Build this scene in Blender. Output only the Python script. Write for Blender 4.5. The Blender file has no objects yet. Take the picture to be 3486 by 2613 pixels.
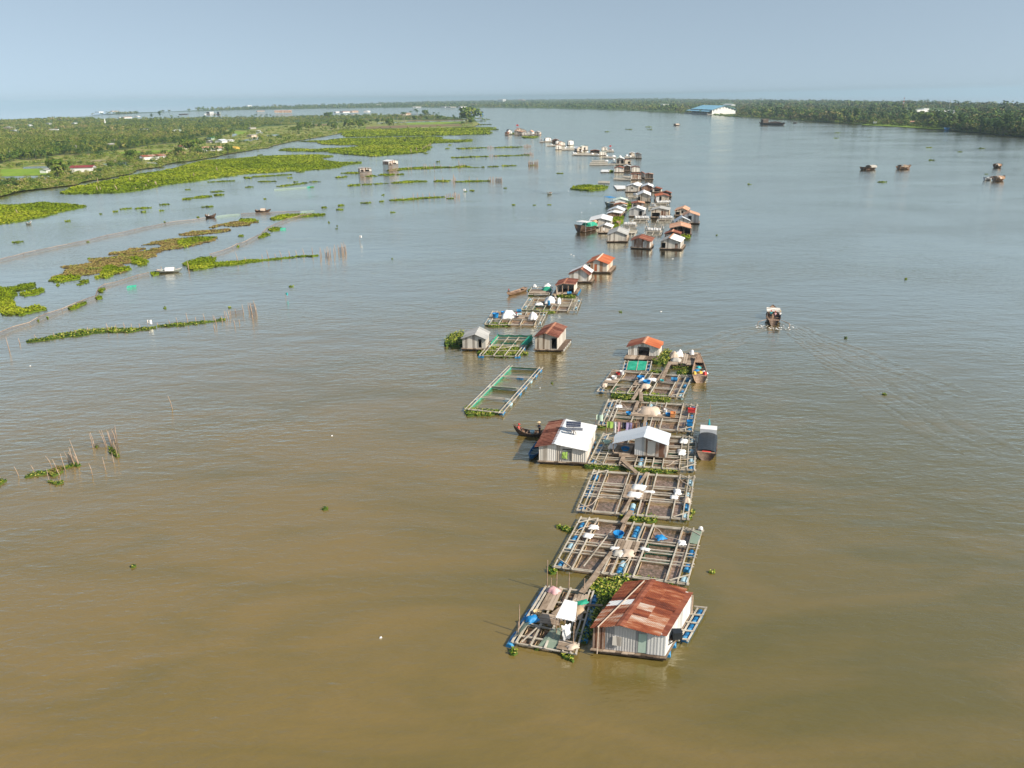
import bpy, math, random
import numpy as np
from mathutils import Vector, Matrix
R = random.Random(7)
rng = np.random.default_rng(7)
scene = bpy.context.scene
COL = scene.collection
# ---------------------------------------------------------------- camera
PW, PH = 3486.0, 2613.0          # frame of the photograph, used to lay the plan out on the water
FPX, CAMH, HY, SLOPE = 2700.0, 40.0, 330.0, -0.0135
roll = math.atan(SLOPE)
pitch = math.atan((PH/2-HY)*math.cos(roll)/FPX)
_F = np.array([0, math.cos(pitch), -math.sin(pitch)]); _U = np.array([0, math.sin(pitch), math.cos(pitch)]); _X = np.array([1., 0, 0])
_c, _s = math.cos(roll), math.sin(roll)
IX = _c*_X + _s*_U; IY = -_s*_X + _c*_U
CAM = np.array([0, 0, CAMH])
cd = bpy.data.cameras.new('camera'); cam = bpy.data.objects.new('camera', cd); COL.objects.link(cam)
cd.sensor_fit = 'HORIZONTAL'; cd.sensor_width = 36; cd.lens = 36*FPX/PW; cd.clip_start = .5; cd.clip_end = 60000
cam.matrix_world = Matrix(((IX[0], IY[0], -_F[0], 0), (IX[1], IY[1], -_F[1], 0), (IX[2], IY[2], -_F[2], CAMH), (0, 0, 0, 1)))
scene.camera = cam
# ---------------------------------------------------------------- light
SUN_AZ, SUN_EL = math.radians(-28), math.radians(38)      # azimuth from +X, counter-clockwise
world = bpy.data.worlds.new('World'); scene.world = world; world.use_nodes = True
nt = world.node_tree; nt.nodes.clear()
wo = nt.nodes.new('ShaderNodeOutputWorld'); bg = nt.nodes.new('ShaderNodeBackground'); sky = nt.nodes.new('ShaderNodeTexSky')
sky.sky_type = 'NISHITA'; sky.sun_disc = False; sky.sun_elevation = SUN_EL; sky.sun_rotation = math.pi/2 - SUN_AZ
sky.air_density = 1.0; sky.dust_density = 1.2; sky.ozone_density = 1.5; sky.altitude = 0
tc = nt.nodes.new('ShaderNodeTexCoord'); sp = nt.nodes.new('ShaderNodeSeparateXYZ'); mx = nt.nodes.new('ShaderNodeMath'); mx.operation = 'MAXIMUM'; mx.inputs[1].default_value = 0.
ma = nt.nodes.new('ShaderNodeMath'); ma.operation = 'MULTIPLY_ADD'; ma.inputs[1].default_value = .85; ma.inputs[2].default_value = .19
cb = nt.nodes.new('ShaderNodeCombineXYZ')
L = nt.links.new
L(tc.outputs['Generated'], sp.inputs[0]); L(sp.outputs[0], cb.inputs[0]); L(sp.outputs[1], cb.inputs[1]); L(sp.outputs[2], mx.inputs[0]); L(mx.outputs[0], ma.inputs[0]); L(ma.outputs[0], cb.inputs[2])
hs = nt.nodes.new('ShaderNodeHueSaturation'); hs.inputs['Saturation'].default_value = .66; hs.inputs['Value'].default_value = .84
L(cb.outputs[0], sky.inputs[0]); L(sky.outputs[0], hs.inputs['Color']); tn = nt.nodes.new('ShaderNodeVectorMath'); tn.operation = 'MULTIPLY'; tn.inputs[1].default_value = (.955, 1.0, .955); L(hs.outputs[0], tn.inputs[0]); L(tn.outputs[0], bg.inputs[0]); L(bg.outputs[0], wo.inputs[0])
bg.inputs[1].default_value = 0.135
sd = bpy.data.lights.new('sun', 'SUN'); sun = bpy.data.objects.new('sun', sd); COL.objects.link(sun)
sd.energy = 4.8; sd.angle = math.radians(.5); sd.color = (1, .90, .75)
sv = Vector((math.cos(SUN_AZ)*math.cos(SUN_EL), math.sin(SUN_AZ)*math.cos(SUN_EL), math.sin(SUN_EL)))
sun.rotation_euler = sv.to_track_quat('Z', 'Y').to_euler(); sun.location = (60, -40, 80)
scene.view_settings.view_transform = 'Standard'; scene.view_settings.look = 'None'; scene.view_settings.exposure = .45; scene.view_settings.gamma = 1
scene.render.engine = 'CYCLES'
cy = scene.cycles; cy.volume_bounces = 0; cy.max_bounces = 6; cy.transparent_max_bounces = 16; cy.use_denoising = True
cy.use_adaptive_sampling = True; cy.caustics_reflective = False; cy.caustics_refractive = False
# ---------------------------------------------------------------- plan helpers
def G(px, py, z=0.0):
    D = FPX*_F + (px-PW/2)*IX - (py-PH/2)*IY
    t = (z-CAMH)/D[2]
    return np.array([D[0]*t, D[1]*t, z])
def proj(P):
    d = np.asarray(P, float)-CAM
    k = FPX/(d@_F)
    return PW/2+(d@IX)*k, PH/2-(d@IY)*k
def h_at(P, py):
    lo, hi = 0., 80.
    for _ in range(40):
        m = (lo+hi)/2
        if proj((P[0], P[1], m))[1] > py: lo = m
        else: hi = m
    return lo
def dist(P): return float(np.hypot(P[0], P[1]))
def vw(x0, y0, s): return lambda x, y: (x0+x*s, y0+y*s)
Z1 = vw(1700,1950,.31646); Z2 = vw(1850,1550,.27137); Z3 = vw(1700,1350,.36166); Z4 = vw(2000,1120,.21718)
Z5 = vw(1480,1050,.22915); Z6 = vw(1620,820,.22604); Z7 = vw(1900,600,.23508); Z8 = vw(1680,420,.26221)
Z9 = vw(2300,300,.53617); Z10 = vw(1100,330,.5425); Z11 = vw(0,330,.40687); Z12 = vw(800,330,.40687)
Z13 = vw(0,680,.40687); Z14 = vw(500,680,.40687); Z15 = vw(0,1350,.27125); Z16 = vw(2500,950,.18091)
Z17 = vw(0,350,.18091); Z18 = vw(400,350,.18091); Z19 = vw(800,340,.18091); Z20 = vw(1200,320,.22604)
Z21 = vw(1700,420,.12658); Z22 = vw(1930,460,.14467); Z23 = vw(2300,310,.22604); Z24 = vw(2800,310,.31013)
Z25 = vw(2880,520,.27125); Z26 = vw(1950,690,.19892); Z27 = vw(1200,520,.22604); Z28 = vw(1740,1420,.14919)
ZS = vw(0,0,1)
# ---------------------------------------------------------------- materials
MATS = {}
def s2l(c):
    return tuple((x/255/12.92 if x/255 <= .04045 else ((x/255+.055)/1.055)**2.4) for x in c)
def mk(name, cols, rough=.7, scale=1.5, island=0., noise=1., bump=0., bscale=8., spec=.3, metal=0., alpha=None, stretch=None, plank=None, wave=None, big=0.):
    """cols: linear rgb list for a ramp; plank=(width) colours boards across x+y; wave=(pitch,strength) corrugation bump"""
    if name in MATS: return MATS[name]
    m = bpy.data.materials.new(name); m.use_nodes = True; t = m.node_tree; N = t.nodes; K = t.links.new
    b = N['Principled BSDF']; out = N['Material Output']
    tcn = N.new('ShaderNodeTexCoord'); mp = N.new('ShaderNodeMapping'); K(tcn.outputs['Object'], mp.inputs[0])
    if stretch: mp.inputs['Scale'].default_value = stretch
    nz = N.new('ShaderNodeTexNoise'); nz.inputs['Scale'].default_value = scale; nz.inputs['Detail'].default_value = 4; nz.inputs['Roughness'].default_value = .65
    K(mp.outputs[0], nz.inputs['Vector'])
    def M(op, a, bb):
        n = N.new('ShaderNodeMath'); n.operation = op
        for i, v in ((0, a), (1, bb)):
            if isinstance(v, (int, float)): n.inputs[i].default_value = v
            else: K(v, n.inputs[i])
        return n.outputs[0]
    fac = M('MULTIPLY', M('SUBTRACT', nz.outputs[0], .5), 1.6*noise)
    fac = M('ADD', fac, .5)
    if island:
        g = N.new('ShaderNodeNewGeometry'); fac = M('ADD', fac, M('MULTIPLY', M('SUBTRACT', g.outputs['Random Per Island'], .5), island))
    if big:
        n2 = N.new('ShaderNodeTexNoise'); n2.inputs['Scale'].default_value = big; n2.inputs['Detail'].default_value = 2; K(tcn.outputs['Object'], n2.inputs['Vector'])
        fac = M('ADD', fac, M('MULTIPLY', M('SUBTRACT', n2.outputs[0], .5), 1.6))
    sx = None
    if plank or wave:
        s = N.new('ShaderNodeSeparateXYZ'); K(tcn.outputs['Object'], s.inputs[0]); sx = M('ADD', s.outputs[0], s.outputs[1])
    if plank:
        fl = M('FLOOR', M('DIVIDE', sx, plank), 0); wn = N.new('ShaderNodeTexWhiteNoise'); wn.noise_dimensions = '1D'; K(fl, wn.inputs['W'])
        fac = M('ADD', fac, M('MULTIPLY', M('SUBTRACT', wn.outputs[0], .5), 1.0))
    r = N.new('ShaderNodeValToRGB'); K(fac, r.inputs[0]); e = r.color_ramp.elements
    while len(e) < len(cols): e.new(.5)
    for i, c in enumerate(cols):
        e[i].position = .1+.8*i/max(1, len(cols)-1); e[i].color = (*c, 1)
    K(r.outputs[0], b.inputs['Base Color'])
    b.inputs['Roughness'].default_value = rough; b.inputs['Specular IOR Level'].default_value = spec; b.inputs['Metallic'].default_value = metal
    hgt = None
    if wave:
        hgt = M('MULTIPLY', M('SINE', M('MULTIPLY', sx, 6.283/wave[0]), 0), wave[1])
    if bump or wave:
        bn = N.new('ShaderNodeBump'); bn.inputs['Distance'].default_value = .05; bn.inputs['Strength'].default_value = .8
        n3 = N.new('ShaderNodeTexNoise'); n3.inputs['Scale'].default_value = bscale; K(tcn.outputs['Object'], n3.inputs['Vector'])
        h = M('MULTIPLY', n3.outputs[0], bump if bump else .2)
        if hgt is not None: h = M('ADD', h, hgt)
        K(h, bn.inputs['Height']); K(bn.outputs[0], b.inputs['Normal'])
    if alpha is not None:
        tr = N.new('ShaderNodeBsdfTransparent'); ms = N.new('ShaderNodeMixShader'); ms.inputs[0].default_value = alpha
        K(tr.outputs[0], ms.inputs[1]); K(b.outputs[0], ms.inputs[2]); K(ms.outputs[0], out.inputs[0])
    MATS[name] = m
    return m
# timber, metal, cloth
mk('beam', [(.22,.19,.15), (.40,.36,.30), (.56,.52,.45)], scale=.9, island=.6, rough=.8)
mk('plank', [(.10,.07,.05), (.24,.18,.13), (.40,.32,.25)], scale=1.2, island=1.1, rough=.85)
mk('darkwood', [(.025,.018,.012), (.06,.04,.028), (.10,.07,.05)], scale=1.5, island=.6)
mk('stake', [(.16,.10,.07), (.34,.24,.17), (.50,.38,.29)], scale=2, island=.8, rough=.8)
mk('paleplank', [(.22,.19,.14), (.40,.36,.29), (.55,.50,.42)], scale=.8, island=1.0, rough=.85)
mk('wallwood', [(.18,.13,.09), (.40,.33,.26), (.60,.54,.46), (.50,.43,.35)], plank=.32, scale=.8, stretch=(1,1,.35), rough=.85)
mk('wallgrey', [(.30,.27,.24), (.50,.47,.42), (.66,.62,.56)], plank=.42, scale=.7, stretch=(1,1,.3), rough=.75)
mk('wallpale', [(.40,.36,.31), (.64,.60,.54), (.80,.77,.72)], plank=.5, scale=.9, noise=.9, stretch=(1,1,.3), wave=(.24,.35), rough=.55)
mk('wallzinc', [(.28,.28,.29), (.44,.44,.44), (.58,.57,.56)], plank=.8, scale=.8, noise=.7, stretch=(1,1,.3), wave=(.2,.2), rough=.5, metal=.1)
mk('wallbright', [(.42,.42,.41), (.60,.60,.59), (.72,.72,.71)], plank=.8, scale=.8, noise=.5, stretch=(1,1,.3), wave=(.24,.16), rough=.55)
mk('wallrust', [(.08,.035,.02), (.22,.10,.06), (.40,.30,.24), (.30,.14,.07)], plank=.14, scale=1.4, stretch=(1,1,.3), rough=.85)
mk('wallpatch', [(.20,.10,.06), (.52,.48,.43), (.62,.60,.56), (.33,.22,.16)], plank=.7, scale=.9, stretch=(1,1,.4), rough=.8)
mk('walltan', [(.30,.18,.11), (.44,.27,.16), (.62,.56,.48), (.66,.62,.55)], plank=.75, scale=.5, noise=.5, stretch=(1,1,.3), rough=.8)
mk('roofrust', [(.07,.018,.010), (.13,.031,.015), (.21,.052,.022), (.30,.10,.045), (.38,.21,.14), (.48,.40,.35)], scale=1.1, stretch=(.4,2.4,1), island=.55, noise=.9, rough=.8, wave=(.2,.4))
mk('roofdarkrust', [(.07,.025,.018), (.15,.042,.025), (.24,.075,.04), (.32,.14,.09)], scale=.8, stretch=(.5,2.2,1), island=.6, rough=.8)
mk('rooforange', [(.30,.07,.028), (.42,.11,.04), (.52,.18,.08)], scale=.6, stretch=(.5,2,1), island=.4, rough=.7)
mk('roofclay', [(.36,.17,.10), (.52,.28,.18), (.60,.38,.27)], scale=.7, stretch=(.5,2,1), island=.6, rough=.85)
mk('roofgrey', [(.24,.24,.24), (.36,.36,.35), (.46,.46,.45)], scale=.7, stretch=(.5,1.5,1), island=.5, rough=.75)
mk('roofzinc', [(.58,.59,.61), (.70,.71,.72), (.80,.81,.82)], scale=.5, stretch=(.5,1.5,1), island=.35, noise=.7, rough=.5, wave=(.25,.2))
mk('roofblue', [(.44,.50,.57), (.56,.61,.67), (.66,.70,.75)], scale=.5, stretch=(.5,1.5,1), island=.3, noise=.6, rough=.45, wave=(.25,.3))
mk('roofgreen', [(.45,.56,.48), (.56,.66,.58), (.64,.72,.66)], scale=.5, island=.3, noise=.5, rough=.5)
mk('rooftile', [(.09,.03,.022), (.17,.06,.04), (.26,.10,.07), (.34,.17,.12)], scale=3, island=.8, rough=.85)
mk('ridge', [(.42,.18,.10), (.56,.30,.20)], scale=1.5, rough=.8)
mk('drum', [(.008,.09,.26), (.012,.19,.42), (.07,.28,.50)], scale=.6, island=.9, noise=.6, rough=.45, spec=.5)
mk('drumpale', [(.25,.42,.52), (.42,.58,.66)], scale=2, rough=.5)
mk('drumwhite', [(.30,.30,.28), (.62,.62,.60)], scale=2, island=.8, rough=.6)
mk('white', [(.66,.66,.66), (.80,.80,.80)], scale=3, rough=.8, bump=.4, bscale=6)
mk('paint', [(.62,.63,.64), (.74,.75,.76)], scale=1, rough=.5)
mk('canvas', [(.46,.36,.28), (.62,.52,.43)], scale=1.5, rough=.9, bump=.6, bscale=4)
mk('blackcloth', [(.008,.010,.012), (.030,.036,.045)], scale=.8, rough=.38, bump=.9, bscale=3, spec=.5)
mk('greennet', [(.01,.20,.12), (.02,.34,.22), (.08,.46,.32)], scale=1.5, rough=.8, alpha=.88)
mk('palenet', [(.22,.30,.24), (.30,.38,.30)], scale=1.5, rough=.9, alpha=.6)
mk('greynet', [(.12,.10,.09), (.20,.17,.15)], scale=.6, rough=.9, alpha=.5)
mk('netedge', [(.30,.20,.12), (.46,.34,.22), (.52,.42,.30)], scale=1.2, rough=.9)
mk('netedgegreen', [(.05,.17,.10), (.10,.26,.17)], scale=1.2, rough=.9)
mk('pen', [(.075,.058,.034), (.13,.092,.062), (.19,.13,.095), (.28,.20,.17)], scale=3.4, noise=1.5, rough=.14, spec=.8, bump=.5, bscale=3, big=.3)
mk('mint', [(.42,.56,.47), (.50,.62,.54)], scale=1, rough=.6)
mk('dark', [(.006,.006,.007), (.016,.016,.018)], rough=.8)
mk('blue', [(.01,.16,.42), (.02,.26,.58)], rough=.5)
mk('teal', [(.02,.30,.34), (.05,.42,.45)], rough=.6)
mk('red', [(.45,.03,.03), (.60,.07,.06)], rough=.6)
mk('orange', [(.62,.22,.06), (.70,.34,.14)], rough=.6)
mk('yellow', [(.55,.34,.04), (.68,.48,.10)], rough=.6)
mk('pink', [(.60,.30,.32), (.70,.45,.46)], rough=.8)
mk('lilac', [(.34,.28,.52), (.46,.40,.62)], rough=.8)
mk('lime', [(.30,.50,.08), (.42,.60,.16)], rough=.8)
mk('skin', [(.28,.14,.08), (.36,.19,.11)], rough=.6)
mk('navy', [(.01,.015,.03), (.02,.025,.05)], rough=.8)
mk('straw', [(.50,.38,.22), (.62,.50,.32)], rough=.9)
mk('hull', [(.05,.032,.024), (.11,.07,.05), (.20,.14,.10)], scale=2, stretch=(.4,2,2), rough=.6, island=.3)
mk('hulltan', [(.18,.11,.07), (.30,.20,.14), (.42,.31,.23)], scale=2, stretch=(.4,2,2), rough=.6)
mk('hullblue', [(.015,.09,.25), (.03,.16,.36)], scale=2, rough=.5)
mk('hullgrey', [(.20,.26,.24), (.32,.36,.33)], scale=2, rough=.6)
mk('solar', [(.012,.018,.045), (.025,.035,.075)], rough=.15, spec=.6)
mk('bluepaint', [(.16,.40,.58), (.24,.50,.66)], scale=.05, noise=.6, rough=.5)
mk('sand', [(.07,.045,.035), (.12,.08,.06)], scale=.5, rough=.95, bump=.6)
mk('roofred', [(.18,.03,.035), (.26,.05,.05)], scale=.4, island=.4, rough=.7)
mk('wallwhite', [(.66,.66,.65), (.76,.76,.75)], scale=.3, noise=.7, rough=.7)
mk('concrete', [(.36,.34,.31), (.48,.46,.42)], scale=.5, rough=.85)
# plants
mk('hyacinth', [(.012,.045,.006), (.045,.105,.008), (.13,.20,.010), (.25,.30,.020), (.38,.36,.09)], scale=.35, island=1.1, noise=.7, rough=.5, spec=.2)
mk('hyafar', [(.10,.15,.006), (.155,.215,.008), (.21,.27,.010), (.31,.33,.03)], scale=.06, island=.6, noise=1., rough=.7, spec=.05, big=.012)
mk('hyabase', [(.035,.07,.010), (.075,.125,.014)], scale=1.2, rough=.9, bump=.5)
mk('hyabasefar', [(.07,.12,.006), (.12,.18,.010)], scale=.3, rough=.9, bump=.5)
mk('weed', [(.15,.10,.035), (.23,.16,.05), (.25,.21,.06), (.19,.25,.02)], scale=.25, noise=1.1, rough=.8, island=.5)
mk('weedbase', [(.09,.075,.040), (.15,.115,.055)], scale=.3, rough=.8, bump=.3)
mk('leaf', [(.028,.060,.014), (.060,.110,.018), (.105,.155,.024), (.16,.185,.04), (.20,.17,.07)], scale=.13, island=.35, noise=1.3, big=.006, rough=.8, spec=.04)
mk('leafor', [(.045,.080,.014), (.095,.140,.020), (.15,.195,.028), (.22,.235,.05), (.27,.22,.10)], scale=.13, island=.4, noise=1.3, big=.006, rough=.8, spec=.03)
mk('leafbrown', [(.05,.06,.02), (.10,.10,.03), (.17,.15,.06), (.20,.16,.09)], scale=.15, island=.5, noise=1.2, rough=.8, spec=.03)
mk('leafdark', [(.020,.050,.012), (.045,.090,.016), (.085,.135,.022)], scale=.2, island=.8, noise=.7, rough=.7, spec=.15)
mk('shrub', [(.060,.115,.014), (.12,.18,.022), (.19,.235,.032), (.32,.27,.12)], scale=.15, island=.7, noise=1.2, rough=.8, spec=.1)
mk('bark', [(.06,.045,.035), (.14,.11,.09)], scale=2, rough=.9)
mk('palmtrunk', [(.30,.27,.22), (.42,.38,.32)], scale=1, rough=.9)
mk('land', [(.07,.11,.014), (.13,.19,.020), (.20,.24,.035), (.33,.27,.12), (.12,.18,.02)], scale=.035, noise=1.6, rough=.9, big=.15, bump=.6)
mk('undergrowth', [(.045,.085,.014), (.075,.12,.02)], scale=.02, rough=.95)
mk('meadow', [(.13,.23,.014), (.18,.29,.018), (.23,.31,.03)], scale=.04, rough=.9, big=.3)
mk('field', [(.14,.085,.05), (.20,.13,.07), (.13,.15,.04)], scale=.03, rough=.95, big=.2)
mk('mud', [(.24,.19,.14), (.30,.24,.18), (.14,.14,.06)], scale=.05, rough=.95)

def water_mat(name, cols, rough, big):
    m = bpy.data.materials.new(name); m.use_nodes = True; t = m.node_tree; N = t.nodes; K = t.links.new; b = N['Principled BSDF']
    tcn = N.new('ShaderNodeTexCoord')
    def noise(scale, st, detail=3, rot=0, dist=0.):
        mp = N.new('ShaderNodeMapping'); mp.inputs['Scale'].default_value = st; mp.inputs['Rotation'].default_value = (0, 0, rot); K(tcn.outputs['Object'], mp.inputs[0])
        n = N.new('ShaderNodeTexNoise'); n.inputs['Scale'].default_value = scale; n.inputs['Detail'].default_value = detail; n.inputs['Distortion'].default_value = dist
        K(mp.outputs[0], n.inputs['Vector']); return n.outputs[0]
    def M(op, a, bb):
        n = N.new('ShaderNodeMath'); n.operation = op
        for i, v in ((0, a), (1, bb)):
            if isinstance(v, (int, float)): n.inputs[i].default_value = v
            else: K(v, n.inputs[i])
        return n.outputs[0]
    r = N.new('ShaderNodeValToRGB'); sx = N.new('ShaderNodeSeparateXYZ'); K(tcn.outputs['Object'], sx.inputs[0]); K(M('ADD', M('ADD', M('MULTIPLY', noise(.008, (1, 1.6, 1), 2, .4, .6), .5), M('MULTIPLY', noise(.045, (1, 2.6, 1), 4, .35, 1.2), .5)), M('MULTIPLY', M('MAXIMUM', M('MINIMUM', sx.outputs[0], 50.), -50.), .0026)), r.inputs[0]); e = r.color_ramp.elements
    e[0].position = .36; e[0].color = (*cols[0], 1); e[1].position = .62; e[1].color = (*cols[1], 1); K(r.outputs[0], b.inputs['Base Color'])
    b.inputs['Specular IOR Level'].default_value = 0.; b.inputs['Roughness'].default_value = .6
    gl = N.new('ShaderNodeBsdfGlossy'); frn = N.new('ShaderNodeFresnel'); frn.inputs['IOR'].default_value = 1.333; gl.inputs['Color'].default_value = (1, .985, .87, 1); mxs = N.new('ShaderNodeMixShader')
    fm = N.new('ShaderNodeMath'); fm.operation = 'MULTIPLY'; fm.inputs[1].default_value = 3.5; fc = N.new('ShaderNodeMath'); fc.operation = 'MINIMUM'; fc.inputs[1].default_value = .96; K(frn.outputs[0], fm.inputs[0]); K(fm.outputs[0], fc.inputs[0])
    K(fc.outputs[0], mxs.inputs[0]); K(b.outputs[0], mxs.inputs[1]); K(gl.outputs[0], mxs.inputs[2]); K(mxs.outputs[0], N['Material Output'].inputs[0])
    rr = N.new('ShaderNodeMapRange'); K(noise(.012, (1, 2.2, 1), 4, .25, .6), rr.inputs[0]); rr.inputs[1].default_value = .35; rr.inputs[2].default_value = .65
    rr.inputs[3].default_value = rough; rr.inputs[4].default_value = rough+.10; K(rr.outputs[0], gl.inputs['Roughness'])
    calm = N.new('ShaderNodeMapRange'); K(noise(.018, (1, 1.6, 1), 2, -.4, .5), calm.inputs[0]); calm.inputs[1].default_value = .36; calm.inputs[2].default_value = .64; calm.inputs[3].default_value = .35; calm.inputs[4].default_value = 1.
    h = M('ADD', M('MULTIPLY', noise(1.8, (1, 2.0, 1), 3, .5), .04), M('MULTIPLY', noise(.45, (1, 2.4, 1), 3, .28, .3), .115))
    h = M('ADD', h, M('MULTIPLY', noise(.6, (1, 2.2, 1), 2, -.55, .2), .07))
    h = M('MULTIPLY', h, calm.outputs[0])
    h = M('ADD', h, M('MULTIPLY', noise(.12, (1, 2, 1), 2, .2), big))
    bn = N.new('ShaderNodeBump'); bn.inputs['Distance'].default_value = 1.; bn.inputs['Strength'].default_value = 1.
    K(h, bn.inputs['Height']); K(bn.outputs[0], gl.inputs['Normal']); K(bn.outputs[0], frn.inputs['Normal'])
    b2 = N.new('ShaderNodeBump'); b2.inputs['Distance'].default_value = 1.; b2.inputs['Strength'].default_value = .7; K(h, b2.inputs['Height']); K(b2.outputs[0], b.inputs['Normal'])
    MATS[name] = m; return m
water_mat('water', [(.192,.134,.042), (.110,.090,.022)], .07, .15)
# ---------------------------------------------------------------- mesh helpers
class MB:
    def __init__(s): s.v = []; s.f = []; s.m = []
    def add(s, vs, fs, mi=0):
        o = len(s.v); s.v += [tuple(map(float, v)) for v in vs]
        for f in fs: s.f.append([o+i for i in f]); s.m.append(mi)
    def box(s, c, d, mi=0, ax=None):
        c = np.asarray(c, float); ax = np.eye(3) if ax is None else ax
        P = [c+(sx*d[0]/2)*ax[0]+(sy*d[1]/2)*ax[1]+(sz*d[2]/2)*ax[2] for sz in (-1, 1) for sy in (-1, 1) for sx in (-1, 1)]
        s.add(P, [(0,2,3,1), (4,5,7,6), (0,1,5,4), (2,6,7,3), (0,4,6,2), (1,3,7,5)], mi)
    def beam(s, a, b, w, h, mi=0):
        a = np.asarray(a, float); b = np.asarray(b, float); d = b-a; Ln = np.linalg.norm(d)
        if Ln < 1e-6: return
        x = d/Ln; up = np.array([0, 0, 1.]) if abs(x[2]) < .95 else np.array([0, 1., 0])
        y = np.cross(up, x); y /= np.linalg.norm(y); z = np.cross(x, y)
        s.box((a+b)/2, (Ln, w, h), mi, np.array([x, y, z]))
    def cyl(s, a, b, r0, r1=None, n=6, mi=0, caps=True):
        r1 = r0 if r1 is None else r1
        a = np.asarray(a, float); b = np.asarray(b, float); x = (b-a)/np.linalg.norm(b-a)
        up = np.array([0, 0, 1.]) if abs(x[2]) < .95 else np.array([0, 1., 0]); y = np.cross(up, x); y /= np.linalg.norm(y); z = np.cross(x, y)
        P = []
        for c, r in ((a, r0), (b, r1)):
            for i in range(n): t = 2*math.pi*i/n; P.append(c+r*(math.cos(t)*y+math.sin(t)*z))
        F = [(i, (i+1) % n, n+(i+1) % n, n+i) for i in range(n)]
        if caps: F += [tuple(range(n))[::-1], tuple(range(n, 2*n))]
        s.add(P, F, mi)
    def prism(s, poly, ext, mi=0):
        n = len(poly); e = np.asarray(ext, float); P = [np.asarray(p, float) for p in poly]; P += [p+e for p in P]
        s.add(P, [tuple(range(n)), tuple(range(2*n-1, n-1, -1))]+[(i, i+n, (i+1) % n+n, (i+1) % n) for i in range(n)], mi)
    def mesh(s, name, mats, smooth=False):
        me = bpy.data.meshes.new(name); me.from_pydata(s.v, [], s.f)
        for m in (mats if isinstance(mats, (list, tuple)) else [mats]): me.materials.append(MATS[m])
        if any(s.m): me.polygons.foreach_set('material_index', s.m)
        if smooth: me.polygons.foreach_set('use_smooth', [True]*len(s.f))
        return me
    def build(s, name, mats, parent=None, smooth=False): return link(name, s.mesh(name, mats, smooth), parent)
def link(name, me, parent=None, loc=None, rot=None):
    o = bpy.data.objects.new(name, me); COL.objects.link(o)
    if parent is not None: o.parent = parent
    if loc is not None: o.location = [float(x) for x in loc]
    if rot is not None: o.rotation_euler = rot
    return o
def tag(o, label=None, cat=None, group=None, kind=None):
    if label: o['label'] = label
    if cat: o['category'] = cat
    if group: o['group'] = group
    if kind: o['kind'] = kind
    return o
def thing(name, label, cat, loc, rz=0., group=None):
    o = link(name, None, None, loc, (0, 0, rz)); o.empty_display_size = .5
    return tag(o, label, cat, group)
class Fr:
    """local frame of a thing: origin and heading on the water"""
    def __init__(s, o, ang): s.o = np.array([o[0], o[1], 0.]); s.a = ang; c, q = math.cos(ang), math.sin(ang); s.R = np.array([[c, q, 0], [-q, c, 0], [0, 0, 1.]])
    def __call__(s, P): return s.R@(np.asarray(P, float)-s.o)
def quads_mesh(name, P, mats, parent=None, mi=None):
    """P: (n,4,3) array of loose quads"""
    n = len(P); me = bpy.data.meshes.new(name); me.vertices.add(n*4); me.vertices.foreach_set('co', np.ascontiguousarray(P, dtype=np.float32).ravel())
    me.loops.add(n*4); me.loops.foreach_set('vertex_index', np.arange(n*4, dtype=np.int32))
    me.polygons.add(n); me.polygons.foreach_set('loop_start', np.arange(0, n*4, 4, dtype=np.int32))
    for m in (mats if isinstance(mats, (list, tuple)) else [mats]): me.materials.append(MATS[m])
    if mi is not None: me.polygons.foreach_set('material_index', np.asarray(mi, dtype=np.int32))
    me.update(calc_edges=True); me.validate()
    return link(name, me, parent)
def leaf_quads(C, size, tilt=.6, out=None, asp=1.):
    """quads of given size at centres C with tilted random normals"""
    n = len(C); az = rng.uniform(0, 2*np.pi, n); th = np.abs(rng.normal(0, tilt, n))
    N = np.stack([np.sin(th)*np.cos(az), np.sin(th)*np.sin(az), np.cos(th)], 1)
    if out is not None: N = N*.55+out; N /= np.linalg.norm(N, axis=1)[:, None]+1e-9
    A = np.cross(N, rng.normal(size=(n, 3))); A /= np.linalg.norm(A, axis=1)[:, None]+1e-9
    B = np.cross(N, A); s = (np.asarray(size)*rng.uniform(.6, 1.25, n))[:, None]/2
    A = A*s; B = B*s*asp
    return np.stack([C-A-B*.5, C+A*.6-B, C+A+B*.5, C-A*.6+B], 1)
def in_poly(P, poly):
    x, y = P[:, 0], P[:, 1]; c = np.zeros(len(P), bool); q = np.asarray(poly); n = len(q); j = n-1
    for i in range(n):
        xi, yi = q[i, 0], q[i, 1]; xj, yj = q[j, 0], q[j, 1]
        k = ((yi > y) != (yj > y)) & (x < (xj-xi)*(y-yi)/(yj-yi+1e-12)+xi); c ^= k; j = i
    return c
def area(p): p = np.asarray(p); x, y = p[:, 0], p[:, 1]; return abs(np.dot(x, np.roll(y, 1))-np.dot(y, np.roll(x, 1)))/2
def sample(poly, n):
    poly = np.asarray(poly)[:, :2]; lo, hi = poly.min(0), poly.max(0); A = area(poly); bb = (hi-lo).prod(); out = []; got = 0
    n = max(3, int(n))
    for _ in range(60):
        p = rng.uniform(lo, hi, (min(400000, int(n*bb/max(A, 1e-6)*1.2)+50), 2)); p = p[in_poly(p, poly)]; out.append(p); got += len(p)
        if got >= n: break
    return np.concatenate(out)[:n]
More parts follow.
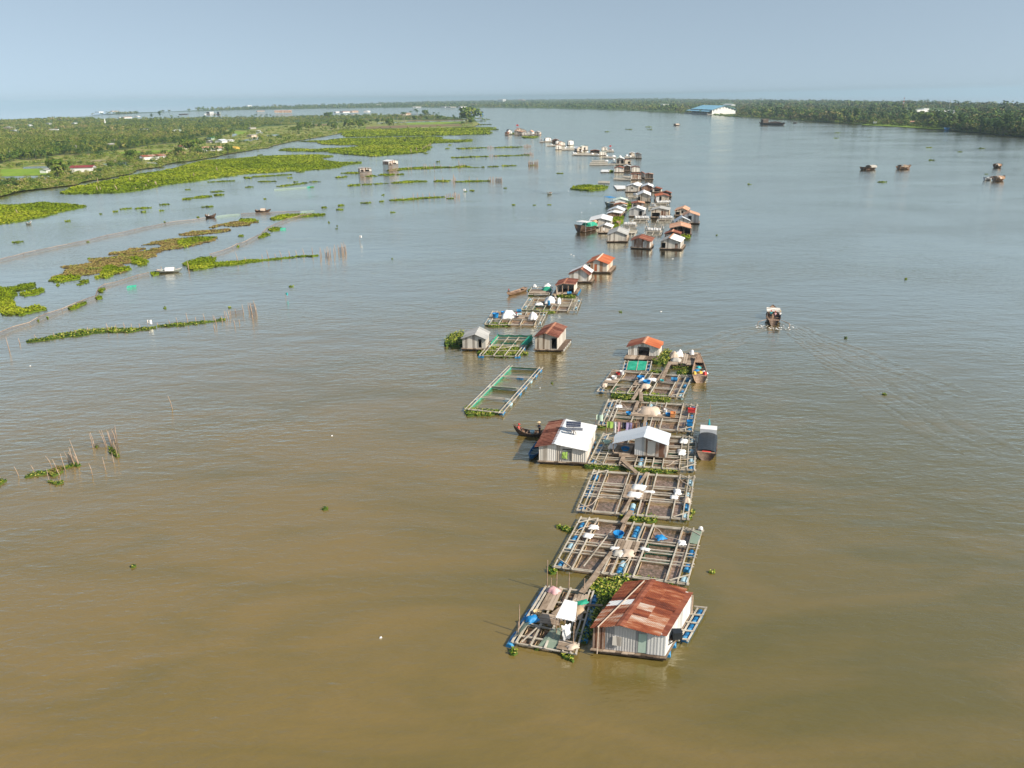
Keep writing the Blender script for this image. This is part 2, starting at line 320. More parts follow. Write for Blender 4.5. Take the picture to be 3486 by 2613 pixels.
def roughen(poly, step, amp):
    poly = np.asarray(poly, float); out = []
    for i in range(len(poly)):
        a, b = poly[i], poly[(i+1) % len(poly)]; d = b-a; Ln = np.linalg.norm(d); n = max(1, int(Ln/step)); nn = np.array([-d[1], d[0]])/(Ln+1e-9)
        ph = rng.uniform(0, 6.28, 3)
        for k in range(n):
            t = k/n; w = math.sin(t*math.pi) if n > 1 else 0
            out.append(a+d*t+nn*amp*w*(math.sin(t*Ln/step*.35+ph[0])+.6*math.sin(t*Ln/step*.9+ph[1])+rng.normal()*.45))
    return np.array(out)
def sheet(name, pts, z, mat, kind=None, label=None, parent=None):
    me = bpy.data.meshes.new(name); me.from_pydata([(float(p[0]), float(p[1]), z) for p in pts], [], [list(range(len(pts)))])
    me.materials.append(MATS[mat]); 
    o = link(name, me, parent)
    if me.polygons[0].normal.z < 0: me.flip_normals()
    if kind: o['kind'] = kind
    if label: o['label'] = label
    return o
# ================================================================ SETTING
def px(view, pts, z=0.): return [G(*view(*p), z)[:2] for p in pts]
HZ = [(-500,428), (0,409), (181,401), (326,391), (400,385), (581,379), (800,369), (981,362), (1200,355), (1403,347), (1700,341), (2000,336), (2300,336), (2526,339), (2800,342), (3110,347), (3296,355), (3486,359), (4000,378)]
far = [G(x, y+.5)[:2] for x, y in HZ]
wp = [(-260., -120.), (260., -120.)]+[tuple(p) for p in far[::-1]]
water = sheet('water', wp, 0., 'water', 'structure')
# left bank land
shore = [(-400,730), (-150,694), (0,670), (24,664), (73,651), (122,645), (163,641), (212,635), (264,629), (277,621), (309,615), (368,608), (423,596), (452,590), (460,580), (484,576), (545,570), (570,558), (610,552), (667,546), (716,537), (773,525), (834,515), (863,510), (912,504), (927,497), (950,491), (981,485), (1008,479), (1053,472), (1107,464), (1153,455), (1171,451), (1200,444), (1317,439), (1394,437), (1449,437), (1584,432), (1614,431), (1634,422), (1616,410), (1560,401), (1500,395), (1300,391), (1100,393), (950,398), (700,401), (520,403), (330,405), (305,398)]
ends = [(181,401), (0,409), (-500,428)]
lp = roughen([G(*p)[:2] for p in shore], 6, .8)
land = sheet('riverbank_ground', list(lp)+[G(*p)[:2] for p in ends], .35, 'land', 'structure')
# far and right bank
farshore = [(302,393), (336,390), (400,388), (581,380), (800,374), (1085,369), (1410,365.5), (1700,366), (1751,367), (1887,369), (2076,373), (2300,383), (2413,390), (2481,396), (2571,400), (2662,405), (2800,414), (2924,423), (3048,428), (3203,439), (3265,446), (3374,456), (3486,465), (3800,495), (4000,520)]
hz2 = [p for p in HZ if p[0] > 200][::-1]
sheet('far_bank_ground', [G(*p)[:2] for p in farshore]+[G(*p)[:2] for p in hz2], .35, 'undergrowth', 'structure')
# patches of ground and ponds on the left bank
EXC = []
def patch(name, view, pts, z, mat):
    EXC.append([view(*p) for p in pts]); return sheet(name, roughen(px(view, pts, z), 5, .5), z, mat, 'structure')
orch = [(0,556), (54,541), (127,540), (199,526), (271,526), (326,521), (380,512), (445,506), (527,492), (608,485), (690,467), (762,459), (769,441), (836,444), (900,431), (1017,424), (1162,417), (1200,411), (1335,408.5), (1426,407.5), (1584,405), (1600,407)]
orchtop = [(1560,402), (1500,396), (1300,392), (1100,394), (950,399), (700,402), (520,404), (330,406), (300,400), (181,402), (0,410), (-300,422), (-300,600)]
sheet('orchard_ground', [G(x, y)[:2] for x, y in orch+orchtop], .42, 'undergrowth', 'structure')
patch('meadow', Z17, [(0,1240), (880,1232), (960,1300), (900,1350), (0,1385)], .46, 'meadow')
patch('meadow', Z18, [(0,920), (700,890), (1200,880), (1190,905), (600,935), (0,960)], .46, 'meadow')
patch('meadow', Z19, [(0,590), (200,590), (230,640), (0,650)], .46, 'meadow')
patch('meadow', Z20, [(820,425), (1650,415), (1650,440), (820,455)], .46, 'meadow')
patch('field', Z20, [(830,392), (1640,386), (1690,394), (1100,402), (850,412)], .47, 'field')
patch('field', Z20, [(200,490), (700,470), (1600,452), (1650,480), (1100,492), (500,515), (200,520)], .45, 'field')
patch('field', Z19, [(1150,470), (1720,450), (1740,475), (1300,500)], .46, 'field')
patch('mud_path', Z17, [(650,1140), (1200,1100), (2211,1065), (2211,1085), (1250,1125), (900,1150)], .47, 'mud')
for v, pts in ((Z17, [(400,1200), (1020,1175), (1010,1218), (430,1238)]), (Z17, [(0,1388), (880,1363), (960,1392), (860,1430), (0,1462)]),
               (Z17, [(1250,1172), (1330,1165), (1340,1185), (1270,1190)]), (Z17, [(1850,1150), (2211,1130), (2300,1122), (2390,1118), (2400,1160), (2211,1172), (1870,1178)]),
               (Z18, [(420,1125), (800,1112), (800,1140), (420,1152)]), (Z18, [(970,1030), (1080,1024), (1085,1052), (980,1058)]),
               (Z19, [(50,772), (380,700), (500,698), (470,735), (230,778)]), (Z19, [(600,655), (830,643), (850,668), (610,682)]), (Z19, [(-60,640), (30,630), (40,660), (-60,690)]),
               (Z20, [(370,430), (700,419), (1700,394), (1700,404), (700,431), (380,440)]), (Z20, [(650,295), (800,290), (1040,292), (1040,302), (680,306)])):
    EXC.append([v(*p) for p in pts]); sheet('pond', roughen(px(v, pts, .5), 5, .5), .5, 'water', 'structure')
EXR = [[(a, b), (c, b), (c, d), (a, d)] for v, x0, y0, x1, y1 in ((Z24,1010,200,1350,300), (Z24,1360,210,1445,310), (Z24,1440,270,1510,370), (Z24,890,190,955,270), (Z24,1550,250,1600,330), (Z24,1630,225,1665,300), (Z23,530,240,910,378), (Z23,705,185,850,290), (Z24,550,330,600,360), (Z24,955,320,1010,390), (Z23,1565,240,1625,340)) for (a, b), (c, d) in ((v(x0, y0), v(x1, y1)),)]
EXL = [[(a, b), (c, b), (c, d), (a, d)] for v, x0, y0, x1, y1 in ((Z17,540,400,640,500), (Z17,925,370,985,470), (Z17,1390,370,1470,460), (Z17,285,510,380,610), (Z17,1080,490,1120,590), (Z18,1145,510,1225,620), (Z18,1030,500,1070,620), (Z17,1970,320,1995,470), (Z17,2055,760,2190,900), (Z18,120,250,290,340), (Z18,370,240,440,320)) for (a, b), (c, d) in ((v(x0, y0), v(x1, y1)),)]
# ---- tree masses (nobody could count them)
def forest(name, polypx, per, hlo, hhi, wd=.9, mat='leaf', card=1., kq=1., z0=.4, exc=None):
    pts = sample(polypx, area(polypx)/per)
    if exc:
        k = np.zeros(len(pts), bool)
        for e in exc: k |= in_poly(pts, e) | in_poly(pts+(0, 3), e)
        pts = pts[~k]
    X = np.array([G(p[0], p[1], z0) for p in pts])
    d = np.hypot(X[:, 0], X[:, 1]); out = []
    for lo, hi, nq in ((0, 750, 110), (750, 1200, 64), (1200, 2200, 30), (2200, 1e9, 14)):
        Q = X[(d >= lo) & (d < hi)]; dd = d[(d >= lo) & (d < hi)]
        if not len(Q): continue
        nq = int(nq*kq); n = len(Q); H = rng.uniform(hlo, hhi, n)*rng.choice([1, 1, 1, 1.3], n)*(.86+.34*np.sin(Q[:, 0]/41+Q[:, 1]/130)*np.sin(Q[:, 1]/67+1.3)+.16*np.sin(Q[:, 0]/13+2)); Wd = H*rng.uniform(.35, .62, n)*wd
        Wd = np.maximum(Wd, dd*.0016)
        th = rng.uniform(0, 2*np.pi, (n, nq)); cz = rng.uniform(-.85, 1, (n, nq)); rr = np.sqrt(1-cz**2); k = rng.uniform(.6, 1.08, (n, nq))
        D = np.stack([rr*np.cos(th), rr*np.sin(th), cz], 2)
        C = Q[:, None, :]+D*np.stack([Wd, Wd, H*.42], 1)[:, None, :]*k[:, :, None]; C[:, :, 2] += (H*.56)[:, None]
        sz = (Wd*np.sqrt(16./nq)*.56*card)[:, None].repeat(nq, 1)
        out.append(leaf_quads(C.reshape(-1, 3), sz.ravel(), .8, D.reshape(-1, 3)))
    return tag(quads_mesh(name, np.concatenate(out), mat), kind='stuff')
forest('orchard_trees', [(x, y) for x, y in orch+orchtop], 13, 3.2, 6., mat='leafor', exc=EXL)
fb = [(x, y-.6) for x, y in farshore]
forest('far_bank_trees', fb[:12]+[(2300,337.5), (2000,338), (1700,342), (1403,348.5), (1200,356), (981,363), (800,370), (581,380), (400,386), (326,390)], 7, 8, 14, card=1.1)
forest('right_bank_trees', fb[11:]+[(4000,380), (3486,361), (3296,357), (3110,349), (2800,344), (2526,341), (2300,338)], 15, 5, 11., exc=EXR, wd=1.1)
forest('right_bank_brown_trees', fb[11:]+[(4000,380), (3486,361), (3296,357), (3110,349), (2800,344), (2526,341), (2300,338)], 40, 6, 12., exc=EXR, mat='leafbrown')
# shrubs and rough growth on the banks
shr = [p for p in shore if p[0] >= -150 and p[0] <= 1640][:-0 or None]
low = [(x, y-2) for x, y in shr if y > 425]
up = [(1600,412), (1426,411), (1335,413), (1200,416), (1017,430), (900,440), (769,455), (762,465), (690,475), (608,493), (527,500), (445,515), (380,520), (271,533), (127,548), (0,562), (-150,590)]
forest('bank_shrubs', low+up, 45, .5, 2.0, wd=1.8, mat='shrub', kq=.5, exc=EXC)
forest('right_bank_tall_trees', [(x, y-4) for x, y in fb[13:]]+[(4000,384), (3486,366), (3296,362), (3110,354), (2800,349), (2600,346)], 90, 9., 15., mat='leafdark', exc=EXR)
forest('orchard_tall_trees', [(x, y-6) for x, y in orch+orchtop[:6]], 200, 5., 8., mat='leafdark', exc=EXL)
forest('bank_bushes', low+up, 260, 1.6, 3.6, wd=1.5, mat='leafor', kq=.8, exc=EXC)
forest('bank_dark_bushes', low+up, 700, 2., 4.2, wd=1.5, mat='leafdark', exc=EXC)
forest('waterside_shrubs', [(x, y-1) for x, y in shr if y > 440]+[(x, y-13) for x, y in shr[::-1] if y > 440], 18, .5, 1.7, wd=1.9, mat='shrub', kq=.5)
forest('right_shore_growth', [(x, y) for x, y in fb[11:]]+[(x, y-5) for x, y in fb[:10:-1]], 9, 1.2, 3.5, wd=1.4, mat='shrub')
# ================================================================ BUILDERS
# ---- floating plants
def plants(name, label, poly, cat='floating plants', group=None, mat=None, h=.28, dens=1., base=None, kind=None, rough_edge=True, lump=0.):
    """poly: world xy outline. Thin bed of leaves floating on the water."""
    poly = np.asarray(poly, float); c = poly.mean(0); d = float(np.hypot(*c)); s = max(.17, d*.0016)
    P = roughen(poly, s*2.2, s*1.3) if rough_edge else poly
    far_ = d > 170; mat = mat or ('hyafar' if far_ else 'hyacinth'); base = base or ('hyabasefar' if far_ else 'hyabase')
    A = area(P); n = int(min(60000, dens*2.6*A/(s*s)))
    X = sample(P, n); X = X-c
    z = rng.uniform(.3, 1, len(X))*h*(1+lump*np.sin(X[:, 0]*.9+X[:, 1]*.35)*np.sin(X[:, 1]*.7)) ; z = np.minimum(z, h*1.8)
    C = np.stack([X[:, 0], X[:, 1], np.maximum(z, .05)+s*.12], 1)
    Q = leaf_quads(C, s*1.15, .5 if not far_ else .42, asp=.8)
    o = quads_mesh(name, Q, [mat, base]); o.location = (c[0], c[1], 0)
    # low bed of roots and stems that carries the leaves
    me = o.data; B = bpy.data.meshes.new('t'); m = len(P)
    ins = P+(c-P)*min(.12, s*.6/max(.5, math.sqrt(A)))
    v = [(p[0]-c[0], p[1]-c[1], .0) for p in P]+[(p[0]-c[0], p[1]-c[1], h*.45) for p in ins]
    f = [list(range(m, 2*m))]+[[i, (i+1) % m, m+(i+1) % m, m+i] for i in range(m)]
    B.from_pydata(v, [], f); import bmesh
    bm = bmesh.new(); bm.from_mesh(B); 
    for q in bm.faces: q.material_index = 1
    bm.from_mesh(me); bm.to_mesh(me); bm.free(); bpy.data.meshes.remove(B)
    # from_mesh keeps indices: faces of the bed were added first
    n0 = m+1; idx = np.zeros(len(me.polygons), dtype=np.int32); idx[:n0] = 1; me.polygons.foreach_set('material_index', idx)
    return tag(o, label, cat, group, kind)
def strip_poly(pts, wid):
    """polygon round a world polyline; wid = list of half widths"""
    pts = np.asarray(pts, float); wid = np.asarray(wid, float)*np.ones(len(pts)); a = []; b = []
    ln = np.concatenate([[0], np.cumsum(np.linalg.norm(np.diff(pts, axis=0), axis=1))]); n = int(min(90, max(3, ln[-1]/max(.5, wid.max()*1.1)))); t = np.linspace(0, ln[-1], n)
    wid = np.interp(t, ln, wid)*rng.uniform(.4, 1.25, n); pts = np.stack([np.interp(t, ln, pts[:, 0]), np.interp(t, ln, pts[:, 1])], 1)+rng.normal(size=(n, 2))*wid.mean()*.12
    for i, p in enumerate(pts):
        d = pts[min(i+1, len(pts)-1)]-pts[max(i-1, 0)]; d = d/(np.linalg.norm(d)+1e-9); n = np.array([-d[1], d[0]])
        a.append(p+n*wid[i]); b.append(p-n*wid[i])
    return a+b[::-1]
# ---- houses on floats
def house(label, view, FL, FR, eave, ridge, depth, wall='wallwood', rl='roofgrey', rr=None, doors=(), cat='floating house', group='floating houses moored along the river',
          rb=None, over=(.35, .45), ov_side=(.3, .3), front=None, openf=False, side=None, name='floating_house', zf=.45, floats='drum', deck=None, er=None, rows=1, on_water=True, porch=None, shw=.9, cap='ridge'):
    P0 = G(*view(*FL), zf); P1 = G(*view(*FR), zf); rr = rr or rl; side = side or wall
    W = float(np.linalg.norm((P1-P0)[:2])); ang = math.atan2(P1[1]-P0[1], P1[0]-P0[0]); fr = Fr(P0, ang)
    rpx = view(*ridge)
    # ridge: walk along the front until the sight line's x matches, then read its height
    best = None
    for k in range(5, 96):
        q = P0+(P1-P0)*k/100; zz = h_at(q, rpx[1]); e_ = abs(proj((q[0], q[1], zz))[0]-rpx[0])
        if best is None or e_ < best[0]: best = (e_, k/100, zz)
    rm = min(.72, max(.28, best[1])); zr = best[2]
    ze = h_at(P0, view(FL[0], eave)[1]); zer = h_at(P1, view(FR[0], er)[1]) if er else ze
    zr = max(zr, max(ze, zer)+.35)
    if rb is not None:
        q = G(*view(*rb), zr); depth = max(2., fr(q)[1]-over[1])
    D = depth; d = dist(P0); det = d < 330
    o = thing(name, label, cat, (P0[0], P0[1], 0), ang, group)
    xr = W*rm
    def zt(x): return ze+(zr-ze)*x/xr if x <= xr else zer+(zr-zer)*(W-x)/(W-xr)
    front = front or [(1., wall)]
    mats = []; 
    def mi(n):
        if n not in mats: mats.append(n)
        return mats.index(n)
    b = MB(); T = .07
    cuts = sorted(set([0., W, xr]+[u*W for u, _ in front]+[u*W for dd in doors for u in dd[:2]]))
    if not openf:
        for a, c in zip(cuts[:-1], cuts[1:]):
            if c-a < 1e-4: continue
            m = (a+c)/2; wm = next((w for u, w in front if m <= u*W+1e-6), front[-1][1])
            dr = next((dd for dd in doors if dd[0]*W-1e-6 <= m <= dd[1]*W+1e-6), None)
            segs = [(zf, None)] if dr is None else ([(zf, zf+dr[2]*(ze-zf))] if dr[2] > .02 else [])+[(zf+dr[3]*(ze-zf), None)]
            for z0, z1 in segs:
                tl, tr = (zt(a), zt(c)) if z1 is None else (z1, z1)
                if max(tl, tr)-z0 > .02: b.prism([(a, 0, z0), (c, 0, z0), (c, 0, tr), (a, 0, tl)], (0, T, 0), mi(wm))
    else:
        for a, c in ((0, xr), (xr, W)):
            b.prism([(a, 0, max(ze, zer)-.05 if False else zt(a)-.25), (c, 0, zt(c)-.25), (c, 0, zt(c)-.04), (a, 0, zt(a)-.04)], (0, T, 0), mi(wall))
    b.prism([(0, D, zf), (W, D, zf), (W, D, zer), (xr, D, zr), (0, D, ze)], (0, -T, 0), mi(side))
    b.box((T/2, D/2, (zf+ze)/2), (T, D-2*T-.004, ze-zf), mi(side)); b.box((W-T/2, D/2, (zf+zer)/2), (T, D-2*T-.004, zer-zf), mi(side))
    b.build('wall', mats, o)
    # platform and floats
    b = MB(); pf = deck or (.35, .35, .5, .3)   # left, right, front, back margins
    n = max(3, int((W+pf[0]+pf[1])/(.45 if det else 1.2)))
    for i in range(n):
        x0 = -pf[0]+(W+pf[0]+pf[1])*i/n; x1 = -pf[0]+(W+pf[0]+pf[1])*(i+1)/n-.02
        b.box(((x0+x1)/2, (D+pf[3]-pf[2])/2, zf-.06-R.uniform(0, .015)), (x1-x0, D+pf[2]+pf[3]-R.uniform(0, .2), .07))
    b.build('platform', 'plank', o)
    if on_water:
        b = MB()
        for y in (-pf[2]+.15, D/2, D+pf[3]-.15): b.box(((W+pf[1]-pf[0])/2, y, zf-.19), (W+pf[0]+pf[1], .14, .16))
        b.build('joist', 'darkwood', o)
        if d < 175:
            nd = max(2, int((D+pf[2]+pf[3])/1.25))
            for x in (-pf[0]+.3, W+pf[1]-.3) if d > 170 else (-pf[0]+.3, W*.33, W*.66, W+pf[1]-.3):
                for i in range(nd):
                    y = -pf[2]+1.15+(D+pf[2]+pf[3]-1.75)*i/max(1, nd-1)
                    q = link('float_drum', DRUM[floats], o, (x, y, .07), (0, 0, math.pi/2))
        else:
            b = MB(); b.box(((W+pf[1]-pf[0])/2, D/2, .12), (W+pf[0]+pf[1]-.3, D+pf[2]+pf[3]-.3, .3)); b.build('float_bundle', 'darkwood', o)
    # roof
    for sgn, rm_, zl, x0, xo in ((-1, rl, ze, 0, -ov_side[0]), (1, rr, zer, W, W+ov_side[1])):
        b = MB(); sl = (zr-zl)/(xr-0 if sgn < 0 else W-xr); zo = zl-abs(xo-x0)*sl*(1 if (xo-x0)*sgn > 0 else -1)
        y0, y1 = -over[0], D+over[1]; ns = max(1, int(round((y1-y0)/shw))) if d < 420 else max(1, int((y1-y0)/2))
        for i in range(ns):
            ya = y0+(y1-y0)*i/ns; yb = y0+(y1-y0)*(i+1)/ns+.03; k = 2 if (d < 260 and rows > 1) else 1
            for j in range(k):
                ta, tb = j/k, (j+1)/k; dz = .035+R.uniform(0, .02)+.006*(i % 2)
                pa = (xr+(xo-xr)*ta, zr+(zo-zr)*ta); pb = (xr+(xo-xr)*tb, zr+(zo-zr)*tb)
                jx = R.uniform(-.09, .09) if j == k-1 else 0; sk_ = R.uniform(-.05, .05)
                b.prism([(pa[0], ya, pa[1]+dz), (pb[0]+jx, ya+sk_, pb[1]+dz), (pb[0]+jx, yb+sk_, pb[1]+dz+.02), (pa[0], yb, pa[1]+dz)], (0, 0, -.022))
            if rm_ == 'rooftile' and d < 260:
                pass
        if rm_ == 'rooftile':
            nr = int((y1-y0)/.42)
            for i in range(nr):
                ya = y0+.2+(y1-y0-.3)*i/max(1, nr-1)
                b.beam((xr, ya, zr+.09), (xo, ya, zo+.09), .16, .07)
        b.build('roof_panel', rm_, o)
    if cap:
        b = MB()
        for s_ in (-1, 1):
            w_ = .28; sl = (zr-ze)/xr if s_ < 0 else (zr-zer)/(W-xr)
            b.prism([(xr, -over[0]-.03, zr+.10), (xr+s_*w_, -over[0]-.03, zr+.10-w_*sl), (xr+s_*w_, D+over[1]+.03, zr+.10-w_*sl), (xr, D+over[1]+.03, zr+.10)], (0, 0, -.02))
        b.build('ridge_cap', cap, o)
    # door leaves, posts, dark rooms
    for dd in doors:
        if len(dd) > 4 and dd[4]:
            b = MB(); a, c = dd[0]*W+.03, dd[1]*W-.03; z0 = zf+dd[2]*(ze-zf)+.03; z1 = zf+dd[3]*(ze-zf)-.03
            b.box(((a+c)/2, .045, (z0+z1)/2), (c-a, .05, z1-z0)); b.build('door', dd[4], o)
        elif det:
            a, c = dd[0]*W, dd[1]*W; z0 = zf+dd[2]*(ze-zf); z1 = zf+dd[3]*(ze-zf); b = MB()
            b.box((a-.02, -.02, (z0+z1)/2), (.07, .06, z1-z0+.1)); b.box((c+.02, -.02, (z0+z1)/2), (.07, .06, z1-z0+.1)); b.box(((a+c)/2, -.021, z1+.04), (c-a+.1, .06, .07))
            if dd[2] > .02: b.box(((a+c)/2, -.021, z0-.02), (c-a+.1, .06, .07))
            b.build('door_frame' if dd[2] <= .02 else 'window_frame', 'beam', o)
    if openf:
        for i in range(4):
            b = MB(); x = .06+(W-.12)*i/3; b.cyl((x, .04, zf), (x, .04, zt(x)-.05), .07, .06, 6); b.build('post', 'stake', o)
    if porch:   # (side, width, height): roof carried on by posts
        sgn, pw, zl = porch; xe = -pw if sgn < 0 else W+pw
        for yy in (.1, D-.1):
            b = MB(); b.cyl((xe, yy, zf), (xe, yy, zl), .06, .05, 6); b.build('post', 'stake', o)
    # the long walls run towards the sighted ridge end, so the plan is very slightly skewed
    kx = 0.
    if rb is not None: kx = max(-.42, min(.42, (fr(G(*view(*rb), zr))[0]-xr)/(D+over[1])))
    if abs(kx) > .01:
        for ch in o.children:
            if ch.name.startswith('float_drum'): ch.location.x += kx*ch.location.y
            else:
                for v in ch.data.vertices: v.co.x += kx*v.co.y
    return dict(kx=kx, o=o, W=W, D=D, ze=ze, zer=zer, zr=zr, xr=xr, fr=fr, ang=ang, P0=P0, zf=zf, zt=zt)
def sk(o, h):
    for v in o.data.vertices: v.co.x += h['kx']*v.co.y
    return o
def hworld(h, x, y, z=0.):
    """house-local point to world"""
    x = x+h["kx"]*y; c, s = math.cos(h['ang']), math.sin(h['ang']); return np.array([h['P0'][0]+x*c-y*s, h['P0'][1]+x*s+y*c, z])
# ---- drums (shared meshes)
def drum_mesh(mat, L_=.92, r=.29):
    b = MB(); n = 12
    for a, c, r0, r1 in ((-.5, -.47, r*.9, r), (-.47, -.17, r, r), (-.17, -.13, r*1.05, r*1.05), (-.13, .13, r, r), (.13, .17, r*1.05, r*1.05), (.17, .47, r, r), (.47, .5, r, r*.9)):
        b.cyl((a*L_, 0, 0), (c*L_, 0, 0), r0, r1, n, 0, True)
    return b.mesh('float_drum', mat)
DRUM = {'drum': drum_mesh('drum'), 'drumpale': drum_mesh('drumpale'), 'drumwhite': drum_mesh('drumwhite')}
# ---- cage rafts
def raft(label, view, FL, FR, BR, BL, U=None, V=None, drums=(), decks=(), pens=(), bars=(), planks=(), zb=.42, bw=.115, cat='fish cage raft', group='floating fish cage rafts',
         name='fish_cage_raft', pair=True, nets=(), tint='beam', matdrum='drum', edge='netedge', walls=(), pennet='pen', deckm='plank'):
    C = [G(*view(*p), zb) for p in (FL, FR, BR, BL)]; o_ = sum(C)/4; ang = math.atan2(C[1][1]-C[0][1], C[1][0]-C[0][0]); fr = Fr(o_, ang)
    c = [fr(p) for p in C]
    def P(u, v, z=zb): q = (1-v)*((1-u)*c[0]+u*c[1])+v*((1-u)*c[3]+u*c[2]); return np.array([q[0], q[1], z])
    o = thing(name, label, cat, (o_[0], o_[1], 0), ang, group)
    w = float(np.linalg.norm(c[1]-c[0])); dp = float(np.linalg.norm(c[3]-c[0]))
    U = U or [0, .07, .14, .375, .44, .53, .605, .845, .93, 1]; V = V or [0, .33, .5, .67, 1]
    main = {0, 1}
    for u in U:
        b = MB(); j = R.uniform(-.003, .003); b.beam(P(u+j, -.015), P(u-j, 1.015), bw*R.uniform(.8, 1.2), .1); b.build('beam', tint, o)
    for v in V:
        for k in ((-.5, .5) if pair else (0,)):
            dv = k*.48/dp
            if v in (0, 1): dv = abs(dv)*(1 if v == 0 else -1)*(1 if k > 0 else .1)
            b = MB(); z = zb-.095; b.beam(P(-.015, v+dv+R.uniform(-.003, .003), z), P(1.015, v+dv+R.uniform(-.003, .003), z), bw*R.uniform(.85, 1.15), .085); b.build('cross_beam', tint, o)
    for u, v, u1, v1 in bars:
        b = MB(); b.beam(P(u, v, zb+.1), P(u1, v1, zb+.1), .09, .07); b.build('brace', tint, o)
    for u, v, kd in drums:
        q = P(u, v, .06); a = math.atan2(*(P(u, v+.01)-P(u, v))[[1, 0]]) if kd == 0 else 0.
        link('float_drum', DRUM[matdrum if R.random() < .7 else 'drumpale'], o, q, (0, 0, a+R.uniform(-.06, .06)))
    for u0, v0, u1, v1, along in decks:      # plank decks; along=0 boards run front to back
        b = MB(); n = max(2, int((w*(u1-u0) if along == 0 else dp*(v1-v0))/.3))
        for i in range(n):
            e0 = R.uniform(-.15, .15)/dp; e1 = R.uniform(-.15, .15)/dp
            if along == 0:
                uu = u0+(u1-u0)*(i+.5)/n; b.beam(P(uu, v0+e0, zb+.09), P(uu+R.uniform(-.002, .002), v1+e1, zb+.09), w*(u1-u0)/n*.9, .05)
            else:
                vv = v0+(v1-v0)*(i+.5)/n; b.beam(P(u0+e0, vv, zb+.09), P(u1+e1, vv, zb+.09), dp*(v1-v0)/n*.9, .05)
        b.build('plank_deck', deckm, o)
    for u, v, u1, v1, wd in planks:
        b = MB(); b.beam(P(u, v, zb+.12), P(u1, v1, zb+.12), wd, .06); b.build('walkway_plank', 'plank', o)
    for u0, v0, u1, v1 in pens:
        b = MB(); b.add([P(u0, v0, .035), P(u1, v0, .035), P(u1, v1, .035), P(u0, v1, .035)], [(0, 1, 2, 3)]); q = b.build('net_pen', pennet, o)
        b = MB()
        for a_, c_ in (((u0, v1), (u1, v1)), ((u0, v0), (u1, v0)), ((u0, v0), (u0, v1)), ((u1, v0), (u1, v1))):
            n = 7; prev = None
            for i in range(n+1):
                t = i/n; p = P(a_[0]+(c_[0]-a_[0])*t, a_[1]+(c_[1]-a_[1])*t, zb-.14-.16*math.sin(t*3.14)*R.uniform(.4, 1)); lo = p.copy(); lo[2] = .0
                if prev is not None: b.add([prev[1], lo, p, prev[0]], [(0, 1, 2, 3)])
                prev = (p, lo)
        b.build('net_wall', edge if R.random() < .86 else 'netedgegreen', o)
    for pts, m_ in nets:
        b = MB(); pp = [P(u, v, z) for u, v, z in pts]; b.prism(pp, (0, 0, -.02)); b.build('net', m_, o)
    for u0, v0, u1, v1, h_, m_ in walls:     # draped net walls standing proud of the frame
        b = MB(); n = 10; prev = None
        for i in range(n+1):
            t = i/n; p = P(u0+(u1-u0)*t, v0+(v1-v0)*t, zb+h_*(1-.35*abs(math.sin(t*9.4)))); lo = P(u0+(u1-u0)*t, v0+(v1-v0)*t+.03, .05)
            if prev is not None: b.add([prev[1], lo, p, prev[0]], [(0, 1, 2, 3)])
            prev = (p, lo)
        b.build('net', m_, o)
    def Wd(u, v, z=None):
        q = P(u, v, zb if z is None else z); cs, sn = math.cos(ang), math.sin(ang); return np.array([o_[0]+q[0]*cs-q[1]*sn, o_[1]+q[0]*sn+q[1]*cs, q[2]])
    return dict(o=o, P=P, W=Wd, ang=ang, w=w, d=dp, zb=zb)
# ---- small goods
def cloth(label, loc, sx, sy, rz=0., mat='white', h=.25, cat='sack', group=None, name='feed_sack', hump=0.):
    n = 9; b = MB(); V = []; ph = R.uniform(0, 6)
    for j in range(n):
        for i in range(n):
            u, v = i/(n-1)-.5, j/(n-1)-.5
            edge = max(abs(u), abs(v))*2; r = 1+.12*math.sin(7*math.atan2(v, u)+ph)*edge
            z = h*(1-edge**3)+.03*math.sin(9*u+ph)*math.cos(8*v+ph)+R.uniform(-.012, .012)+hump*math.exp(-((u/.28)**2+(v/.28)**2))+(h*(.16*math.sin(6.3*u+ph)*math.sin(4.7*v+ph*2)+.10*math.sin(13*u+ph)*(1-edge)+R.uniform(-.04, .04))*(1-edge**4) if h > .5 else 0)
            V.append((u*sx*r, v*sy*r, max(.0, z)))
    b.add(V, [(j*n+i, j*n+i+1, (j+1)*n+i+1, (j+1)*n+i) for j in range(n-1) for i in range(n-1)])
    rim = [i for i in range(n)]+[n*j+n-1 for j in range(1, n)]+[n*(n-1)+i for i in range(n-2, -1, -1)]+[n*j for j in range(n-2, 0, -1)]
    b.add([(V[k][0], V[k][1], -.01) for k in rim]+[V[k] for k in rim], [(i, (i+1) % len(rim), len(rim)+(i+1) % len(rim), len(rim)+i) for i in range(len(rim))]+[tuple(range(len(rim)))[::-1]])
    o = b.build(name, mat, None, True); o.location = loc; o.rotation_euler = (0, 0, rz); return tag(o, label, cat, group)
def tub(label, loc, r=.4, h=.35, mat='blue', cat='tub', group=None, name='plastic_tub'):
    b = MB(); n = 14
    prof = [(r*.78, 0), (r*.96, h*.8), (r*1.06, h), (r*.98, h), (r*.9, h*.8), (r*.72, h*.08), (0.01, h*.08)]
    V = []; F = []
    for k, (q, z) in enumerate(prof):
        for i in range(n): t = 6.2832*i/n; V.append((q*math.cos(t), q*math.sin(t), z))
        if k: F += [((k-1)*n+i, (k-1)*n+(i+1) % n, k*n+(i+1) % n, k*n+i) for i in range(n)]
    F.append(tuple(range(n))[::-1]); b.add(V, F); o = b.build(name, mat); o.location = loc; return tag(o, label, cat, group)
